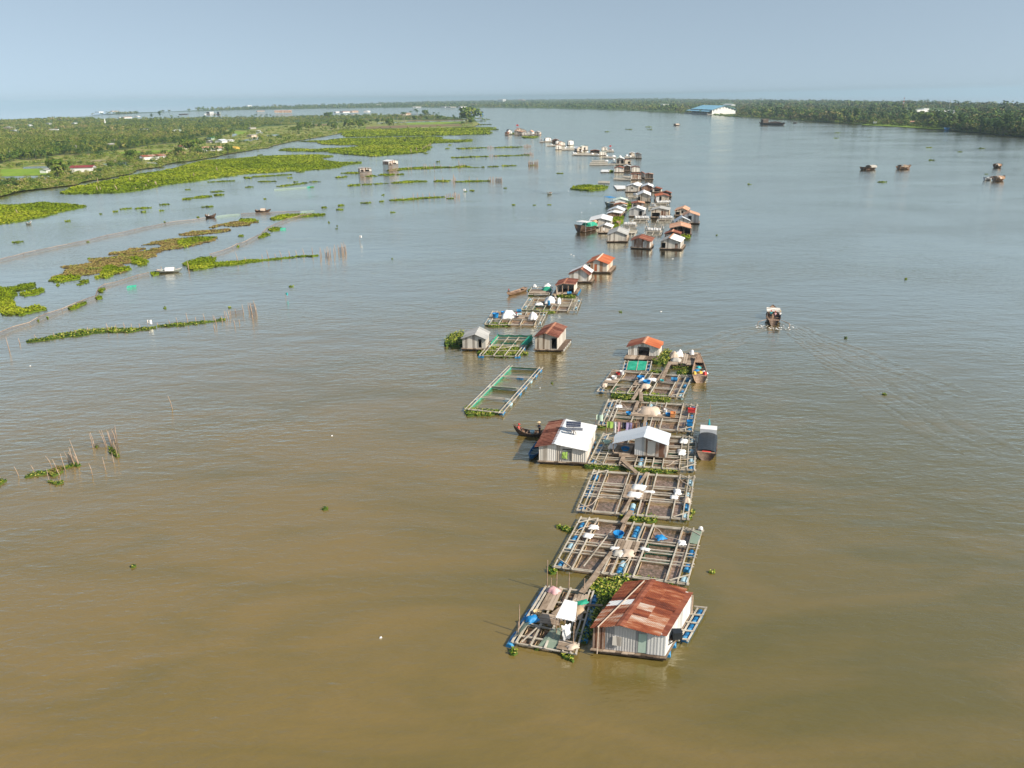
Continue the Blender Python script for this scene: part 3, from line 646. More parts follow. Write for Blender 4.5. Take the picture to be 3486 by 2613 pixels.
def crate(label, loc, d, rz=0., mat='blue', cat='crate', name='plastic_crate', group=None):
    b = MB(); w, l, h = d; t = .04
    b.box((0, 0, t/2), (w, l, t)); 
    for s in (-1, 1): b.box((s*(w-t)/2, 0, h/2+t/2), (t, l, h-t)); b.box((0, s*(l-t)/2, h/2+t/2), (w-2*t, t, h-t)); b.box((s*(w/2+.015), 0, h-.04), (.03, l+.05, .05)); b.box((0, s*(l/2+.015), h-.041), (w, .03, .05))
    b.box((0, 0, h*.55), (w-2*t-.01, l-2*t-.01, h*.4)); o = b.build(name, mat); o.location = loc; o.rotation_euler = (0, 0, rz); return tag(o, label, cat, group)
def loose_drum(label, loc, rz=0., mat='drum', up=False, group=None):
    o = link('plastic_drum', DRUM[mat], None, loc, (0, 0 if not up else math.pi/2, rz)); return tag(o, label, 'drum', group)
# ---- boats
def boat(label, a, b_, width, H=.6, mat='hull', view=ZS, cat='boat', name='wooden_boat', group=None, thw=4, canopy=None, deckf=.18, sheer=.55, inner='hulltan', flat=False, stern=.35, cab=None, cargo=None, z0=0.):
    """a = stern, b_ = bow on the water in photo pixels"""
    A = G(*view(*a), z0); B = G(*view(*b_), z0); L_ = float(np.linalg.norm(B-A)); ang = math.atan2(B[1]-A[1], B[0]-A[0]); mid = (A+B)/2
    o = thing(name, label, cat, (mid[0], mid[1], 0), ang, group)
    ns = 13; ring = 7; b = MB(); V = []; n = ns
    def sec(t):
        w = width/2*(math.sin(math.pi*(stern*.5+t*(1-stern*.5)))**.6 if t < .999 else .04); w = max(w, .05)
        if t < .15: w = max(w, width/2*(stern+(1-stern)*.45*t/.15))
        return w, H+sheer*(abs(t-.45)/.55)**2.6
    for i in range(n):
        t = i/(n-1); w, h = sec(t); x = (t-.5)*L_; kz = -.12+max(0, (t-.75)/.25)**2*(h*.55)
        for k in range(ring):
            q = k/(ring-1)*2-1; y = w*math.copysign(abs(q)**.8, q); z = kz+(h-kz)*abs(q)**2.2; V.append((x+(.25*(h-.3)*(t-.5)*2*abs(q) if abs(t-.5) > .3 else 0), y, z))
    F = [(i*ring+k, (i+1)*ring+k, (i+1)*ring+k+1, i*ring+k+1) for i in range(n-1) for k in range(ring-1)]
    F.append(tuple(range(ring))[::-1])
    F.append(tuple(range((n-1)*ring, n*ring)))
    b.add(V, F); b.build('hull', mat, o, True)
    b = MB()     # gunwales
    for s in (0, ring-1):
        for i in range(n-1): b.beam(V[i*ring+s], V[(i+1)*ring+s], .09, .07)
    b.build('gunwale', mat if mat != 'hullgrey' else 'paint', o)
    b = MB(); P = []   # floor boards inside
    for i in range(1, n-1):
        t = i/(n-1); w, h = sec(t); P.append(((t-.5)*L_, w*.72, .14))
    b.add([(x, -y, z) for x, y, z in P]+[(x, y, z) for x, y, z in P], [(i, i+1, len(P)+i+1, len(P)+i) for i in range(len(P)-1)]); b.build('floor_boards', inner, o)
    b = MB()     # fore and aft decks
    for t0, t1 in ((0, deckf*.8), (1-deckf, .99)):
        w0, h0 = sec(t0); w1, h1 = sec(t1); x0, x1 = (t0-.5)*L_, (t1-.5)*L_
        b.prism([(x0, -w0*.97, h0-.05), (x1, -w1*.97, h1-.05), (x1, w1*.97, h1-.05), (x0, w0*.97, h0-.05)], (0, 0, -.05))
    b.build('deck', inner, o)
    for i in range(thw):
        t = deckf+.06+(1-2*deckf-.1)*(i+.5)/thw; w, h = sec(t); b = MB(); b.box(((t-.5)*L_, 0, h*.72), (.2, w*1.72, .04)); b.build('thwart', inner, o)
    if canopy:   # (t0,t1,height,mat, round)
        t0, t1, ch, cm, rnd = canopy; b = MB(); k = 9; w = sec((t0+t1)/2)[0]*1.02; h = sec((t0+t1)/2)[1]
        if rnd:
            ring_ = []
            for x in (t0, (t0+t1)/2, t1):
                for r_ in (1., .95): ring_.append([((x-.5)*L_, w*r_*math.cos(math.pi*i/(k-1)), h-.1+(ch-h+.1)*r_*math.sin(math.pi*i/(k-1))**.7) for i in range(k)])
            pts = ring_[0]+ring_[2]+ring_[4]+ring_[1]+ring_[3]+ring_[5]; F = []
            for r_ in (0, 3):
                for q in (0, 1): F += [((r_+q)*k+i, (r_+q)*k+i+1, (r_+q+1)*k+i+1, (r_+q+1)*k+i) for i in range(k-1)]
            for q in (0, 2): F += [(q*k+i, q*k+i+1, (q+3)*k+i+1, (q+3)*k+i) for i in range(k-1)]
            b.add(pts, F)
        else:
            b.box((((t0+t1)/2-.5)*L_, 0, ch), ((t1-t0)*L_, w*2, .07)); 
            for x in (t0+.02, t1-.02):
                for s in (-1, 1): b.cyl(((x-.5)*L_, s*w*.85, .1), ((x-.5)*L_, s*w*.85, ch), .04, .04, 5)
        b.build('canopy', cm, o)
    if cab:      # (t0,t1,height,wallmat,roofmat) wheelhouse
        t0, t1, ch, wm, rm = cab; w = sec((t0+t1)/2)[0]*.8; h = .3; xc = ((t0+t1)/2-.5)*L_; lx = (t1-t0)*L_
        b = MB()
        for s in (-1, 1): b.box((xc, s*w, (h+ch)/2-.12), (lx, .06, ch-h-.25))
        b.box((xc+lx/2, 0, (h+ch)/2-.3), (.06, 2*w, ch-h-.6))
        for sx in (-1, 1):
            for s in (-1, 1): b.box((xc+sx*lx*.48, s*w*.97, (h+ch)/2), (.08, .08, ch-h))
        b.build('cabin', wm, o); b = MB(); b.box((xc, 0, ch+.04), (lx+.4, 2*w+.35, .07)); b.build('cabin_roof', rm, o)
    if cargo:    # (t0,t1,height,mat): heaped load that belongs to the barge
        t0, t1, ch, cm = cargo; b = MB(); ni, nj = 14, 7; VV = []
        for i in range(ni):
            t = t0+(t1-t0)*i/(ni-1); w = sec(t)[0]*.86
            for j in range(nj):
                q = j/(nj-1)*2-1; VV.append(((t-.5)*L_, w*q, .3+ch*(1-q*q)*math.sin(math.pi*min(1, max(0, (i/(ni-1)))))**.4*R.uniform(.85, 1.1)))
        b.add(VV, [(i*nj+j, (i+1)*nj+j, (i+1)*nj+j+1, i*nj+j+1) for i in range(ni-1) for j in range(nj-1)]); b.build('cargo', cm, o)
    def Wd(t, y=0., z=.3):
        x = (t-.5)*L_; c, s = math.cos(ang), math.sin(ang); return np.array([mid[0]+x*c-y*s, mid[1]+x*s+y*c, z])
    return dict(o=o, L=L_, ang=ang, W=Wd)
# ---- people: one skinned body, clothing and hat as children
def person(label, loc, rz=0., pose='sit', shirt='white', trousers='navy', hat='straw', hatr=.22, group=None):
    o = thing('person', label, 'person', loc, rz, group)
    hip = .16 if pose in ('sit', 'crouch') else .92
    if pose == 'sit': knee = [(.42, s*.12, .36) for s in (1, -1)]; foot = [(.62, s*.12, .06) for s in (1, -1)]; hipz = .16
    elif pose == 'crouch': knee = [(.36, s*.16, .50) for s in (1, -1)]; foot = [(.12, s*.14, .05) for s in (1, -1)]; hipz = .30
    else: knee = [(.06, s*.11, .50) for s in (1, -1)]; foot = [(.0, s*.11, .06) for s in (1, -1)]; hipz = .92
    lean = {'sit': .12, 'crouch': .28, 'stand': .10, 'bend': .45}[pose if pose in ('sit', 'crouch', 'stand', 'bend') else 'stand']
    ch = (lean*.7, 0, hipz+.38); nk = (lean, 0, hipz+.53); hd = (lean+.04, 0, hipz+.66); tp = (lean+.05, 0, hipz+.78)
    V = [(0, 0, hipz), ((ch[0]*.5), 0, hipz+.2), ch, nk, hd, tp]; Rr = [.13, .125, .14, .055, .095, .07]; E_ = [(0, 1), (1, 2), (2, 3), (3, 4), (4, 5)]
    for k, s in enumerate((1, -1)):
        i = len(V); V += [(ch[0], s*.17, ch[2]+.06), (ch[0]+.14, s*.24, ch[2]-.16), (ch[0]+.38, s*.16, ch[2]-.18), (ch[0]+.46, s*.15, ch[2]-.18)]; Rr += [.06, .045, .032, .036]; E_ += [(2, i), (i, i+1), (i+1, i+2), (i+2, i+3)]
        for f_ in range(4): V.append((ch[0]+.53+.008*(f_ in (1, 2)), s*.15+(f_-1.5)*.022, ch[2]-.205)); Rr.append(.009); E_.append((i+3, len(V)-1))
        V.append((ch[0]+.475, s*.105, ch[2]-.19)); Rr.append(.010); E_.append((i+3, len(V)-1))
        i = len(V); V += [(.03, s*.09, hipz-.02), knee[k], foot[k], (foot[k][0]+.17, foot[k][1], foot[k][2]-.02)]; Rr += [.095, .06, .04, .035]; E_ += [(0, i), (i, i+1), (i+1, i+2), (i+2, i+3)]
    def skin(nm, vs, rs, es, mat, lv=1):
        me = bpy.data.meshes.new(nm); me.from_pydata(vs, es, []); ob = link(nm, me, o); md = ob.modifiers.new('skin', 'SKIN'); me.materials.append(MATS[mat])
        if not me.skin_vertices: me.attributes  # layer is made below
        if len(me.skin_vertices) == 0:
            import bmesh; bm = bmesh.new(); bm.from_mesh(me); bm.verts.layers.skin.verify(); bm.to_mesh(me); bm.free()
        for j, sv_ in enumerate(me.skin_vertices[0].data): sv_.radius = (rs[j], rs[j]); sv_.use_root = (j == 0)
        sb = ob.modifiers.new('sub', 'SUBSURF'); sb.levels = lv; sb.render_levels = lv; return ob
    skin('body', V, Rr, E_, 'skin')
    sv_ = [(0, 0, hipz+.02), (ch[0]*.5, 0, hipz+.2), ch, (nk[0]*.96, 0, nk[2]-.06)]; sr = [.15, .145, .165, .07]; se = [(0, 1), (1, 2), (2, 3)]
    for s in (1, -1): i = len(sv_); sv_ += [(ch[0], s*.175, ch[2]+.06), (ch[0]+.14, s*.245, ch[2]-.16), (ch[0]+.28, s*.2, ch[2]-.17)]; sr += [.078, .062, .05]; se += [(2, i), (i, i+1), (i+1, i+2)]
    skin('shirt', sv_, sr, se, shirt)
    tv = [(0, 0, hipz-.01)]; tr_ = [.152]; te = []
    for k, s in enumerate((1, -1)): i = len(tv); kk = knee[k]; ff = foot[k]; tv += [(.03, s*.09, hipz-.02), kk, (ff[0]*.9+kk[0]*.1, ff[1], ff[2]*.8+kk[2]*.2)]; tr_ += [.112, .078, .06]; te += [(0, i), (i, i+1), (i+1, i+2)]
    skin('trousers', tv, tr_, te, trousers)
    if hat:
        b = MB(); n = 14
        if hat == 'straw': b.cyl((tp[0], 0, tp[2]-.02), (tp[0], 0, tp[2]+.13), hatr, .01, n)
        else: b.cyl((tp[0], 0, tp[2]-.06), (tp[0], 0, tp[2]+.07), .125, .09, n); b.cyl((tp[0]+.06, 0, tp[2]-.06), (tp[0]+.06, 0, tp[2]-.045), .15, .15, n)
        b.build('hat', hat, o)
    b = MB()   # face: nose, eyes, mouth
    fx = hd[0]+.092; b.prism([(fx-.01, -.015, hd[2]-.01), (fx-.01, .015, hd[2]-.01), (fx-.005, 0, hd[2]+.045)], (.03, 0, -.01)); b.build('nose', 'skin', o)
    b = MB()
    for s in (1, -1): b.box((fx-.004, s*.034, hd[2]+.035), (.012, .024, .012))
    b.box((fx-.004, 0, hd[2]-.04), (.012, .045, .01)); b.build('face_features', 'darkwood', o)
    return o
# ---- stakes
def stake_line(label, view, st, name='stake_fence', cat='stake fence', group='stake fences in the shallow water', net=None, r=.06, poles=()):
    """st: list of (x, ybase, xtop, ytop) in view pixels"""
    B = [G(*view(s[0], s[1])) for s in st]; c = B[0]; o = thing(name, label, cat, (c[0], c[1], 0), 0., group)
    for s, p in zip(st, B):
        t = h_at(p, view(s[2], s[3])[1]); t = min(max(t*1.1, .6), 6.); dx = (view(s[2], s[3])[0]-view(s[0], s[1])[0])/FPX*dist(p); rr = max(r, dist(p)*.0005)
        b = MB(); q = p-c; m1 = (q[0]+dx*.45+R.uniform(-.06, .06), q[1], t*.5); b.cyl((q[0], q[1], -.5), m1, rr, rr*.8, 5); b.cyl(m1, (q[0]+dx, q[1]+R.uniform(-.1, .1), t), rr*.8, rr*.4, 5); b.build('stake', 'stake', o)
    if net:
        for i0, i1, h_ in net:
            b = MB(); p, q = B[i0]-c, B[i1]-c; b.add([(p[0], p[1], -.1), (q[0], q[1], -.1), (q[0], q[1], h_), (p[0], p[1], h_)], [(0, 1, 2, 3)]); b.build('net', 'greynet', o)
    for i0, i1, h_ in poles:
        b = MB(); p, q = B[i0]-c, B[i1]-c; b.cyl((p[0], p[1], h_), (q[0], q[1], h_+.1), r*.8, r*.7, 5); b.build('rail', 'stake', o)
    return o
def net_fence(label, view, pts, h=.9, group='long net fences across the shallows', every=9.):
    W = [G(*view(*p)) for p in pts]; c = W[0]; o = thing('net_fence', label, 'net fence', (c[0], c[1], 0), 0., group)
    dens = [W[0]]; 
    for p, q in zip(W[:-1], W[1:]):
        n = max(1, int(np.linalg.norm(q-p)/3.))
        for i in range(1, n+1): dens.append(p+(q-p)*i/n+np.array([R.uniform(-.12, .12), R.uniform(-.12, .12), 0])*(i < n))
    b = MB(); hs = [h*R.uniform(.7, 1.05) for _ in dens]
    for i in range(len(dens)-1):
        p, q = dens[i]-c, dens[i+1]-c; sag = np.array([.1, -.2, 0.])
        b.add([(p+sag)*(1, 1, 0)+(0, 0, .02), (q+sag)*(1, 1, 0)+(0, 0, .02), (q[0], q[1], hs[i+1]), (p[0], p[1], hs[i])], [(0, 1, 2, 3)])
    b.build('net', 'greynet', o)
    acc = 0; last = None
    b = MB()
    for i in range(len(dens)-1): p, q = dens[i]-c, dens[i+1]-c; b.beam((p[0], p[1], hs[i]), (q[0], q[1], hs[i+1]), .11, .07)
    b.build('top_rope', 'stake', o)
    for i, p in enumerate(dens):
        if last is None or np.linalg.norm(p-last) > every:
            last = p; q = p-c; b = MB(); b.cyl((q[0], q[1], -.4), (q[0]+R.uniform(-.1, .1), q[1], hs[i]+R.uniform(.1, .35)), .05, .04, 5); b.build('post', 'stake', o)
    return o
# ---- land buildings
def shed(label, view, FL, FR, eave, ridge, depth, wall='wallwhite', roof='roofred', cat='shed', name='long_shed', z0=.45, axis='x', wins=0, hip=False, group=None, door=None):
    P0 = G(*view(*FL), z0); P1 = G(*view(*FR), z0); W = float(np.linalg.norm((P1-P0)[:2])); ang = math.atan2(P1[1]-P0[1], P1[0]-P0[0]); D = depth
    ze = max(z0+1.2, h_at(P0, view(FL[0], eave)[1])); mid = hmid = Fr(P0, ang); c, s = math.cos(ang), math.sin(ang)
    q = P0+np.array([-s, c, 0])*D/2+np.array([c, s, 0])*W/2 if axis == 'x' else (P0+P1)/2
    zr = max(ze+.4, h_at(q, view(0, ridge)[1])) if ridge else ze+.8
    zr = min(zr, ze+D*.5 if axis == 'x' else ze+W*.4)
    o = thing(name, label, cat, (P0[0], P0[1], z0-.1), ang, group); o['_'] = 0; del o['_']
    k = z0-.1; b = MB(); zb0 = 0.
    E_, Rg = ze-k, zr-k
    if axis == 'x':
        for x in (0, W): b.prism([(x, 0, zb0), (x, D, zb0), (x, D, E_), (x, D/2, Rg), (x, 0, E_)], (.12 if x == 0 else -.12, 0, 0))
        b.box((W/2, .06, E_/2), (W-.25, .12, E_)); b.box((W/2, D-.06, E_/2), (W-.25, .12, E_))
    else:
        for y in (0, D): b.prism([(0, y, zb0), (W, y, zb0), (W, y, E_), (W/2, y, Rg), (0, y, E_)], (0, .12 if y == 0 else -.12, 0))
        b.box((.06, D/2, E_/2), (.12, D-.25, E_)); b.box((W-.06, D/2, E_/2), (.12, D-.25, E_))
    b.build('wall', wall, o); ov = .5
    for s_ in (-1, 1):
        b = MB()
        if axis == 'x':
            ys = D/2; ye = -ov if s_ < 0 else D+ov; zo = E_-ov*(Rg-E_)/(D/2); n = max(1, int(W/2.2))
            for i in range(n): xa = -ov+(W+2*ov)*i/n; xb = -ov+(W+2*ov)*(i+1)/n; b.prism([(xa, ys, Rg+.08), (xb, ys, Rg+.08), (xb, ye, zo+.08), (xa, ye, zo+.08)], (0, 0, -.05))
        else:
            xs = W/2; xe = -ov if s_ < 0 else W+ov; zo = E_-ov*(Rg-E_)/(W/2); n = max(1, int(D/2.2))
            for i in range(n): ya = -ov+(D+2*ov)*i/n; yb = -ov+(D+2*ov)*(i+1)/n; b.prism([(xs, ya, Rg+.08), (xe, ya, zo+.08), (xe, yb, zo+.08), (xs, yb, Rg+.08)], (0, 0, -.05))
        b.build('roof_panel', roof, o)
    for i in range(wins):
        x = W*(i+.5)/wins; b = MB(); ww = min(1.2, W/wins*.4); b.box((x, -.02, E_*.58), (ww, .05, E_*.38)); b.build('window', 'dark', o)
    if door: b = MB(); b.box((W*door, -.02, 1.0), (1.0, .05, 2.0)); b.build('door', 'dark', o)
    return o
# ---- trees
def crown_mesh(nm, w, h, n, z0, mat, lobes=7, seed=0):
    g = np.random.default_rng(seed); C = []; out = []
    for k in range(lobes):
        a = g.uniform(0, 6.28); r = w*.55*math.sqrt(g.uniform(0, 1)); c = np.array([r*math.cos(a), r*math.sin(a), z0+h*g.uniform(.3, .8)]); rad = g.uniform(.32, .5)*w
        m = n//lobes; d = g.normal(size=(m, 3)); d /= np.linalg.norm(d, axis=1)[:, None]; d[:, 2] = np.where(d[:, 2] < -.3, -d[:, 2], d[:, 2]); q = g.uniform(.55, 1.08, m)[:, None]
        C.append(c+d*np.array([rad, rad, rad*.62*h/w])*q); out.append(d)
    C = np.concatenate(C); D = np.concatenate(out); Q = leaf_quads(C, w*.17, .8, D); o = quads_mesh('crown', Q, mat); me = o.data; bpy.data.objects.remove(o); return me
def trunk_mesh(h, r, mat='bark'):
    b = MB(); b.cyl((0, 0, 0), (.1, 0, h*.55), r, r*.7, 6)
    for k in range(4): a = k*1.6; b.cyl((.1, 0, h*.5), (math.cos(a)*h*.25, math.sin(a)*h*.25, h*.85), r*.5, r*.2, 5)
    return b.mesh('trunk', mat)
def palm_crown(seed, hh):
    g = random.Random(seed); b = MB()
    for k in range(16):
        a = k*6.283/16+g.uniform(-.2, .2); up = g.uniform(-.1, .9); Lf = 2.6; prev = None
        for i in range(6):
            t = i/5; x = Lf*t*math.cos(up*.6); z = Lf*t*math.sin(up)-1.5*t*t; w = .38*math.sin(math.pi*(.12+.85*t))
            p = (x*math.cos(a), x*math.sin(a), hh+z); l = (p[0]-w*math.sin(a), p[1]+w*math.cos(a), p[2]-.08); r_ = (p[0]+w*math.sin(a), p[1]-w*math.cos(a), p[2]-.08)
            if prev: b.add([prev[0], p, l, prev[1]], [(0, 1, 2, 3)]); b.add([prev[0], prev[2], r_, p], [(0, 1, 2, 3)])
            prev = (p, l, r_)
    return b.mesh('crown', 'leafdark')
TR = []
for k in range(5):
    w, h = [(3.2, 5.5), (4.2, 5.0), (2.6, 7.0), (5.2, 5.5), (3.6, 8.5)][k]
    TR.append((trunk_mesh(h*.8, .16), crown_mesh('crown', w, h, 420, h*.12, 'leaf' if k % 2 else 'leafdark', 8, k+3)))
PT = [(lambda b: (b.cyl((0, 0, 0), (.15, 0, 9), .22, .15, 6), b.mesh('trunk', 'palmtrunk'))[1])(MB()), palm_crown(1, 9)]
def tree(label, base, kind, sc, z0=.4, cat='tree', name='tree', group=None):
    P = G(*base, z0); o = thing(name, label, cat, (P[0], P[1], z0), R.uniform(0, 6.28), group); o.scale = (sc, sc, sc)
    t, c = TR[kind] if kind >= 0 else PT
    link('trunk', t, o); link('crown', c, o); return o
# ================================================================ WHAT FLOATS ON THE RIVER
GH = 'floating houses moored along the river'
# ---- nearest rust-roofed house
h1 = house('large floating house with patchwork rusty tin roof, nearest of all', Z1, (1003,803), (1782,893), 562, (1318,542), 7, rl='roofrust', rr='roofrust', rb=(1645,78), er=672,
    front=[(.17, 'wallrust'), (.745, 'wallzinc'), (1., 'wallbright')], doors=[(.62, .745, 0, .86, 'mint')], side='wallbright', over=(.35, .3), ov_side=(.15, -.45), deck=(.1, .15, .25, .4), rows=2, shw=.8, cap='roofdarkrust')
b = MB(); b.prism([(h1['W']*.28, -.12, 1.0), (h1['W']*.40, -.12, 1.0), (h1['W']*.40, -.05, 1.75), (h1['W']*.28, -.05, 1.75)], (0, -.03, 0)); sk(b.build('loose_tin_sheet', 'wallgrey', h1['o']), h1)
b = MB(); x = h1['W']*.1; b.beam((x, -.5, h1['zt'](x)+.13), (h1['xr']*.75, h1['D'], h1['zt'](h1['xr']*.75)+.2), .07, .06); b.beam((x, -.45, .3), (x+.05, -.45, h1['zt'](x)+.1), .06, .06); sk(b.build('lashing_pole', 'canvas', h1['o']), h1)
b = MB(); b.cyl((h1['W']+.12, h1['D']-.2, .45), (h1['W']+.12, h1['D']-.2, h1['zer']-.1), .07, .06, 6); sk(b.build('post', 'stake', h1['o']), h1)
for nm, a, c, y0, y1, m_ in (('roof_patch', 0, .96, .44, .56, 'roofzinc'), ):
    b = MB(); D_ = h1['D']; xa = h1['xr']*.98; za = h1['zt'](xa)+.09; xb = -.1; zb_ = h1['zt'](0)+.03
    b.prism([(xb, D_*y0, zb_), (xa, D_*y0, za), (xa, D_*y1, za), (xb, D_*y1, zb_)], (0, 0, -.02)); sk(b.build(nm, m_, h1['o']), h1)
W1, D1 = h1['W'], h1['D']
b = MB(); b.prism([(W1-.85, -.1, h1['zt'](W1-.85)-.06), (W1+.06, -.1, h1['zer']+.03), (W1+.06, D1+.05, h1['zer']+.03), (W1-.85, D1+.05, h1['zt'](W1-.85)-.06)], (0, 0, -.025)); sk(b.build('side_roof_panel', 'roofdarkrust', h1['o']), h1)
for k in range(4): link('float_drum', DRUM['drum'], h1['o'], (W1+.62+h1['kx']*(D1*.5+k*1.05), D1*.5+k*1.05, .1), (0, 0, math.pi/2-math.atan(h1['kx'])))
for x in (.3, .95):
    b = MB(); b.beam((W1+x+h1['kx']*D1*.35, D1*.35, .42), (W1+x+h1['kx']*(D1+.9), D1+.9, .42), .12, .09); b.build('rack_beam', 'beam', h1['o'])
for k in range(5): b = MB(); y = D1*.38+k*1.1; b.beam((W1+h1['kx']*y, y, .5), (W1+1.05+h1['kx']*y, y, .5), .13, .08); b.build('rack_beam', 'beam', h1['o'])
b = MB(); b.box((W1+.35, .9, 1.5), (.7, .7, .07)); b.beam((W1, .6, .8), (W1+.6, .6, 1.45), .06, .06); b.beam((W1, 1.2, .8), (W1+.6, 1.2, 1.45), .06, .06); b.build('shelf', 'darkwood', h1['o'])
b = MB()
b.box((0, 0, .3), (.7, .6, .6)); q = b.build('water_tank', 'blackcloth'); q.location = hworld(h1, h1['W']+.5, .9, 1.55); tag(q, 'black water tank on the deck beside the rusty-roofed house', 'tank')
# ---- big white house with the solar panel
h2 = house('big white corrugated floating house with half brown-tiled, half zinc roof', Z28, (632,978), (1712,1030), 645, (985,592), 8, wall='wallpale', rl='rooftile', rr='roofzinc', rb=(1252,52), er=748,
    doors=[(.505, .70, .03, .86)], over=(.3, .3), ov_side=(.35, .1), deck=(.1, .1, .22, .2), cap='roofblue', shw=.9)
b = MB(); x0, x1 = h2['W']*.505, h2['W']*.70; z0, z1 = h2['zf']+.05, h2['zf']+1.35
for i in range(7): x = x0+(x1-x0)*(i+.5)/7; b.box((x, .03, (z0+z1)/2), (.07, .05, z1-z0))
b.box(((x0+x1)/2, .03, z1+.03), (x1-x0, .06, .07)); b.build('railing', 'wallbright', h2['o'])
t = cloth('lime green shirt hung over the railing of the white house', hworld(h2, h2['W']*.548, -.08, z0+.75), .62, .8, h2['ang'], 'lime', .05, 'shirt', name='hanging_shirt'); t.rotation_euler = (math.radians(88), 0, h2['ang'])
# solar panel on its stand
sx, sy = h2['W']*.62, h2['D']*.5; zz = h2['zt'](sx)
so = thing('solar_panel', 'tilted blue solar panel on a short mast above the white roof', 'solar panel', hworld(h2, sx, sy, zz+.05), h2['ang'])
b = MB(); b.cyl((0, 0, 0), (0, 0, .85), .05, .05, 6); b.beam((-.35, -.2, .1), (0, 0, .7), .05, .05); b.beam((.35, -.2, .0), (0, 0, .7), .05, .05); b.build('mast', 'stake', so)
for k, (cx, cy_, ll, ww) in enumerate(((-.05, .45, 1.75, .95), (.15, -.45, 1.9, .45))):
    b = MB(); ax = np.array([[1, 0, 0], [0, .93, .36], [0, -.36, .93]]); b.box((cx, cy_, .95+.25*cy_), (ll, ww, .05), 0, ax); pn = b.build('panel', 'solar', so)
    b = MB()
    for j in range(3): b.box((cx, cy_+(j-1)*ww*.36*.93, .985+.25*cy_+(j-1)*ww*.36*.36), (ll, .025, .012), 0, ax)
    b.build('panel_lines', 'paint', pn)
# ---- hut with blue-white roof standing on the raft behind
h3 = house('small hut with pale blue roof on the crowded cage raft', Z3, (1270,543), (1570,572), 385, (1362,385), 5, zf=.62, wall='wallzinc', rl='roofblue', rr='roofblue', rb=(1395,277), er=442, front=[(.30, 'wallbright'), (.36, 'wallwood'), (1., 'wallpatch')], side='wallgrey',
    doors=[(.38, .66, 0, .9, 'walltan')], over=(.45, .4), ov_side=(2.6, .2), deck=(2.4, .1, .1, .1), on_water=False, porch=(-1, 2.5, 2.6), cap=None, cat='floating hut', name='floating_hut')
h4 = house('zinc-walled floating house with orange-red tin roof and wide dark doorway', Z4, (632,402), (1112,425), 265, (882,210), 5, wall='wallpale', rl='roofdarkrust', rr='rooforange', rb=(942,117), er=290, doors=[(.33, .70, 0, .98)], deck=(.3, .3, 1.9, .3))
h5 = house('small weathered grey plank house with a plain grey roof', Z5, (415,582), (757,592), 440, (600,377), 5, wall='wallwood', rl='roofgrey', rr='roofgrey', rb=(662,268), front=[(1., 'wallgrey')], doors=[(.69, .83, .05, .95)], side='wallgrey', ov_side=(.15, .25), deck=(.2, .3, .3, .3), cap=None)
h6 = house('plank house with brown and pink tiled roof and one dark doorway', Z5, (1490,597), (1822,607), 415, (1650,362), 6, wall='wallwood', rl='rooftile', rr='rooftile', rb=(1790,208), front=[(1., 'wallwood')], doors=[(.73, .98, .03, .92)], side='wallgrey', deck=(.2, 1.0, .25, .2), floats='drumwhite', ov_side=(.1, .15))
h7 = house('house with bright orange roof and orange and white striped walls', Z6, (1672,455), (1975,460), 332, (1815,278), 7, wall='walltan', rl='rooforange', rr='rooforange', rb=(1910,187), doors=[(.08, .17, .45, .85), (.36, .50, .03, .9, 'rooforange')], side='walltan', deck=(.2, .9, .3, .3), ov_side=(.35, .5), cap='canvas')
h8 = house('white-walled house with half brown tiled, half white roof', Z6, (1408,597), (1700,605), 497, (1585,418), 5, wall='wallwhite', rl='rooftile', rr='rooftile', rb=(1640,355), deck=(.2, .8, .3, .3), side='wallgrey', front=[(.9, 'wallpale'), (1., 'wallwood')], floats='drumwhite')
b = MB()
for s_ in (0, 1):
    xr_, W_ = h8['xr'], h8['W']; xe = -.35 if s_ == 0 else W_+.35; zl = (h8['ze'] if s_ == 0 else h8['zer'])+.02
    b.prism([(xr_, h8['D']*.45, h8['zr']+.12), (xe, h8['D']*.45, zl), (xe, h8['D']+.5, zl), (xr_, h8['D']+.5, h8['zr']+.12)], (0, 0, -.03))
sk(b.build('roof_sheet', 'roofzinc', h8['o']), h8)
h9 = house('open-fronted house with brown tiled roof and post porch', Z6, (1210,790), (1480,775), 665, (1322,642), 6, wall='wallwood', rl='rooftile', rr='rooftile', rb=(1425,556), openf=True, side='wallpale', deck=(.8, .9, .7, .3))
loose_drum('blue drum standing in the open-fronted porch', G(*Z6(1405,785), .7)+(0, 0, .1), .1)
# ---- the middle cluster
def hh(label, view, FL, FR, eave, ridge, rb, wall, rl, rr=None, doors=(), **k): return house(label, view, FL, FR, eave, ridge, k.pop('depth', 6), wall, rl, rr, doors, rb=rb, **k)
hh('grey weathered zinc house at the front left of the cluster', Z26, (595,648), (920,648), 545, (755,482), (795,400), 'wallgrey', 'roofgrey', 'roofgrey', [(.30, .34, .05, .5, 'wallwood')], side='wallwood', cap=None)
hh('house with dark rust-brown roof at the middle front of the cluster', Z26, (1003,752), (1315,770), 640, (1130,598), (1190,532), 'wallpatch', 'roofdarkrust', None, [(.62, .72, 0, .9, 'wallpale')], deck=(.3, .4, .5, .3), cap=None, ov_side=(.5, .5))
hh('grey plank house with white and grey roof and dark side porch', Z26, (1500,772), (1838,780), 660, (1650,597), (1720,525), 'wallgrey', 'roofgrey', 'roofzinc', [(.03, .25, 0, .85), (.73, .87, 0, .75, 'wallrust')], deck=(.3, .6, .4, .3))
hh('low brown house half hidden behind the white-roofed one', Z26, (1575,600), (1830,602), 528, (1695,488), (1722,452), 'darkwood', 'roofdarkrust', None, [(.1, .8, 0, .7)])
hh('open house with faded orange roof on posts', Z26, (1668,525), (2015,532), 428, (1850,388), (1843,318), 'wallwood', 'roofclay', None, openf=True, side='wallrust', cap=None, ov_side=(.3, .2))
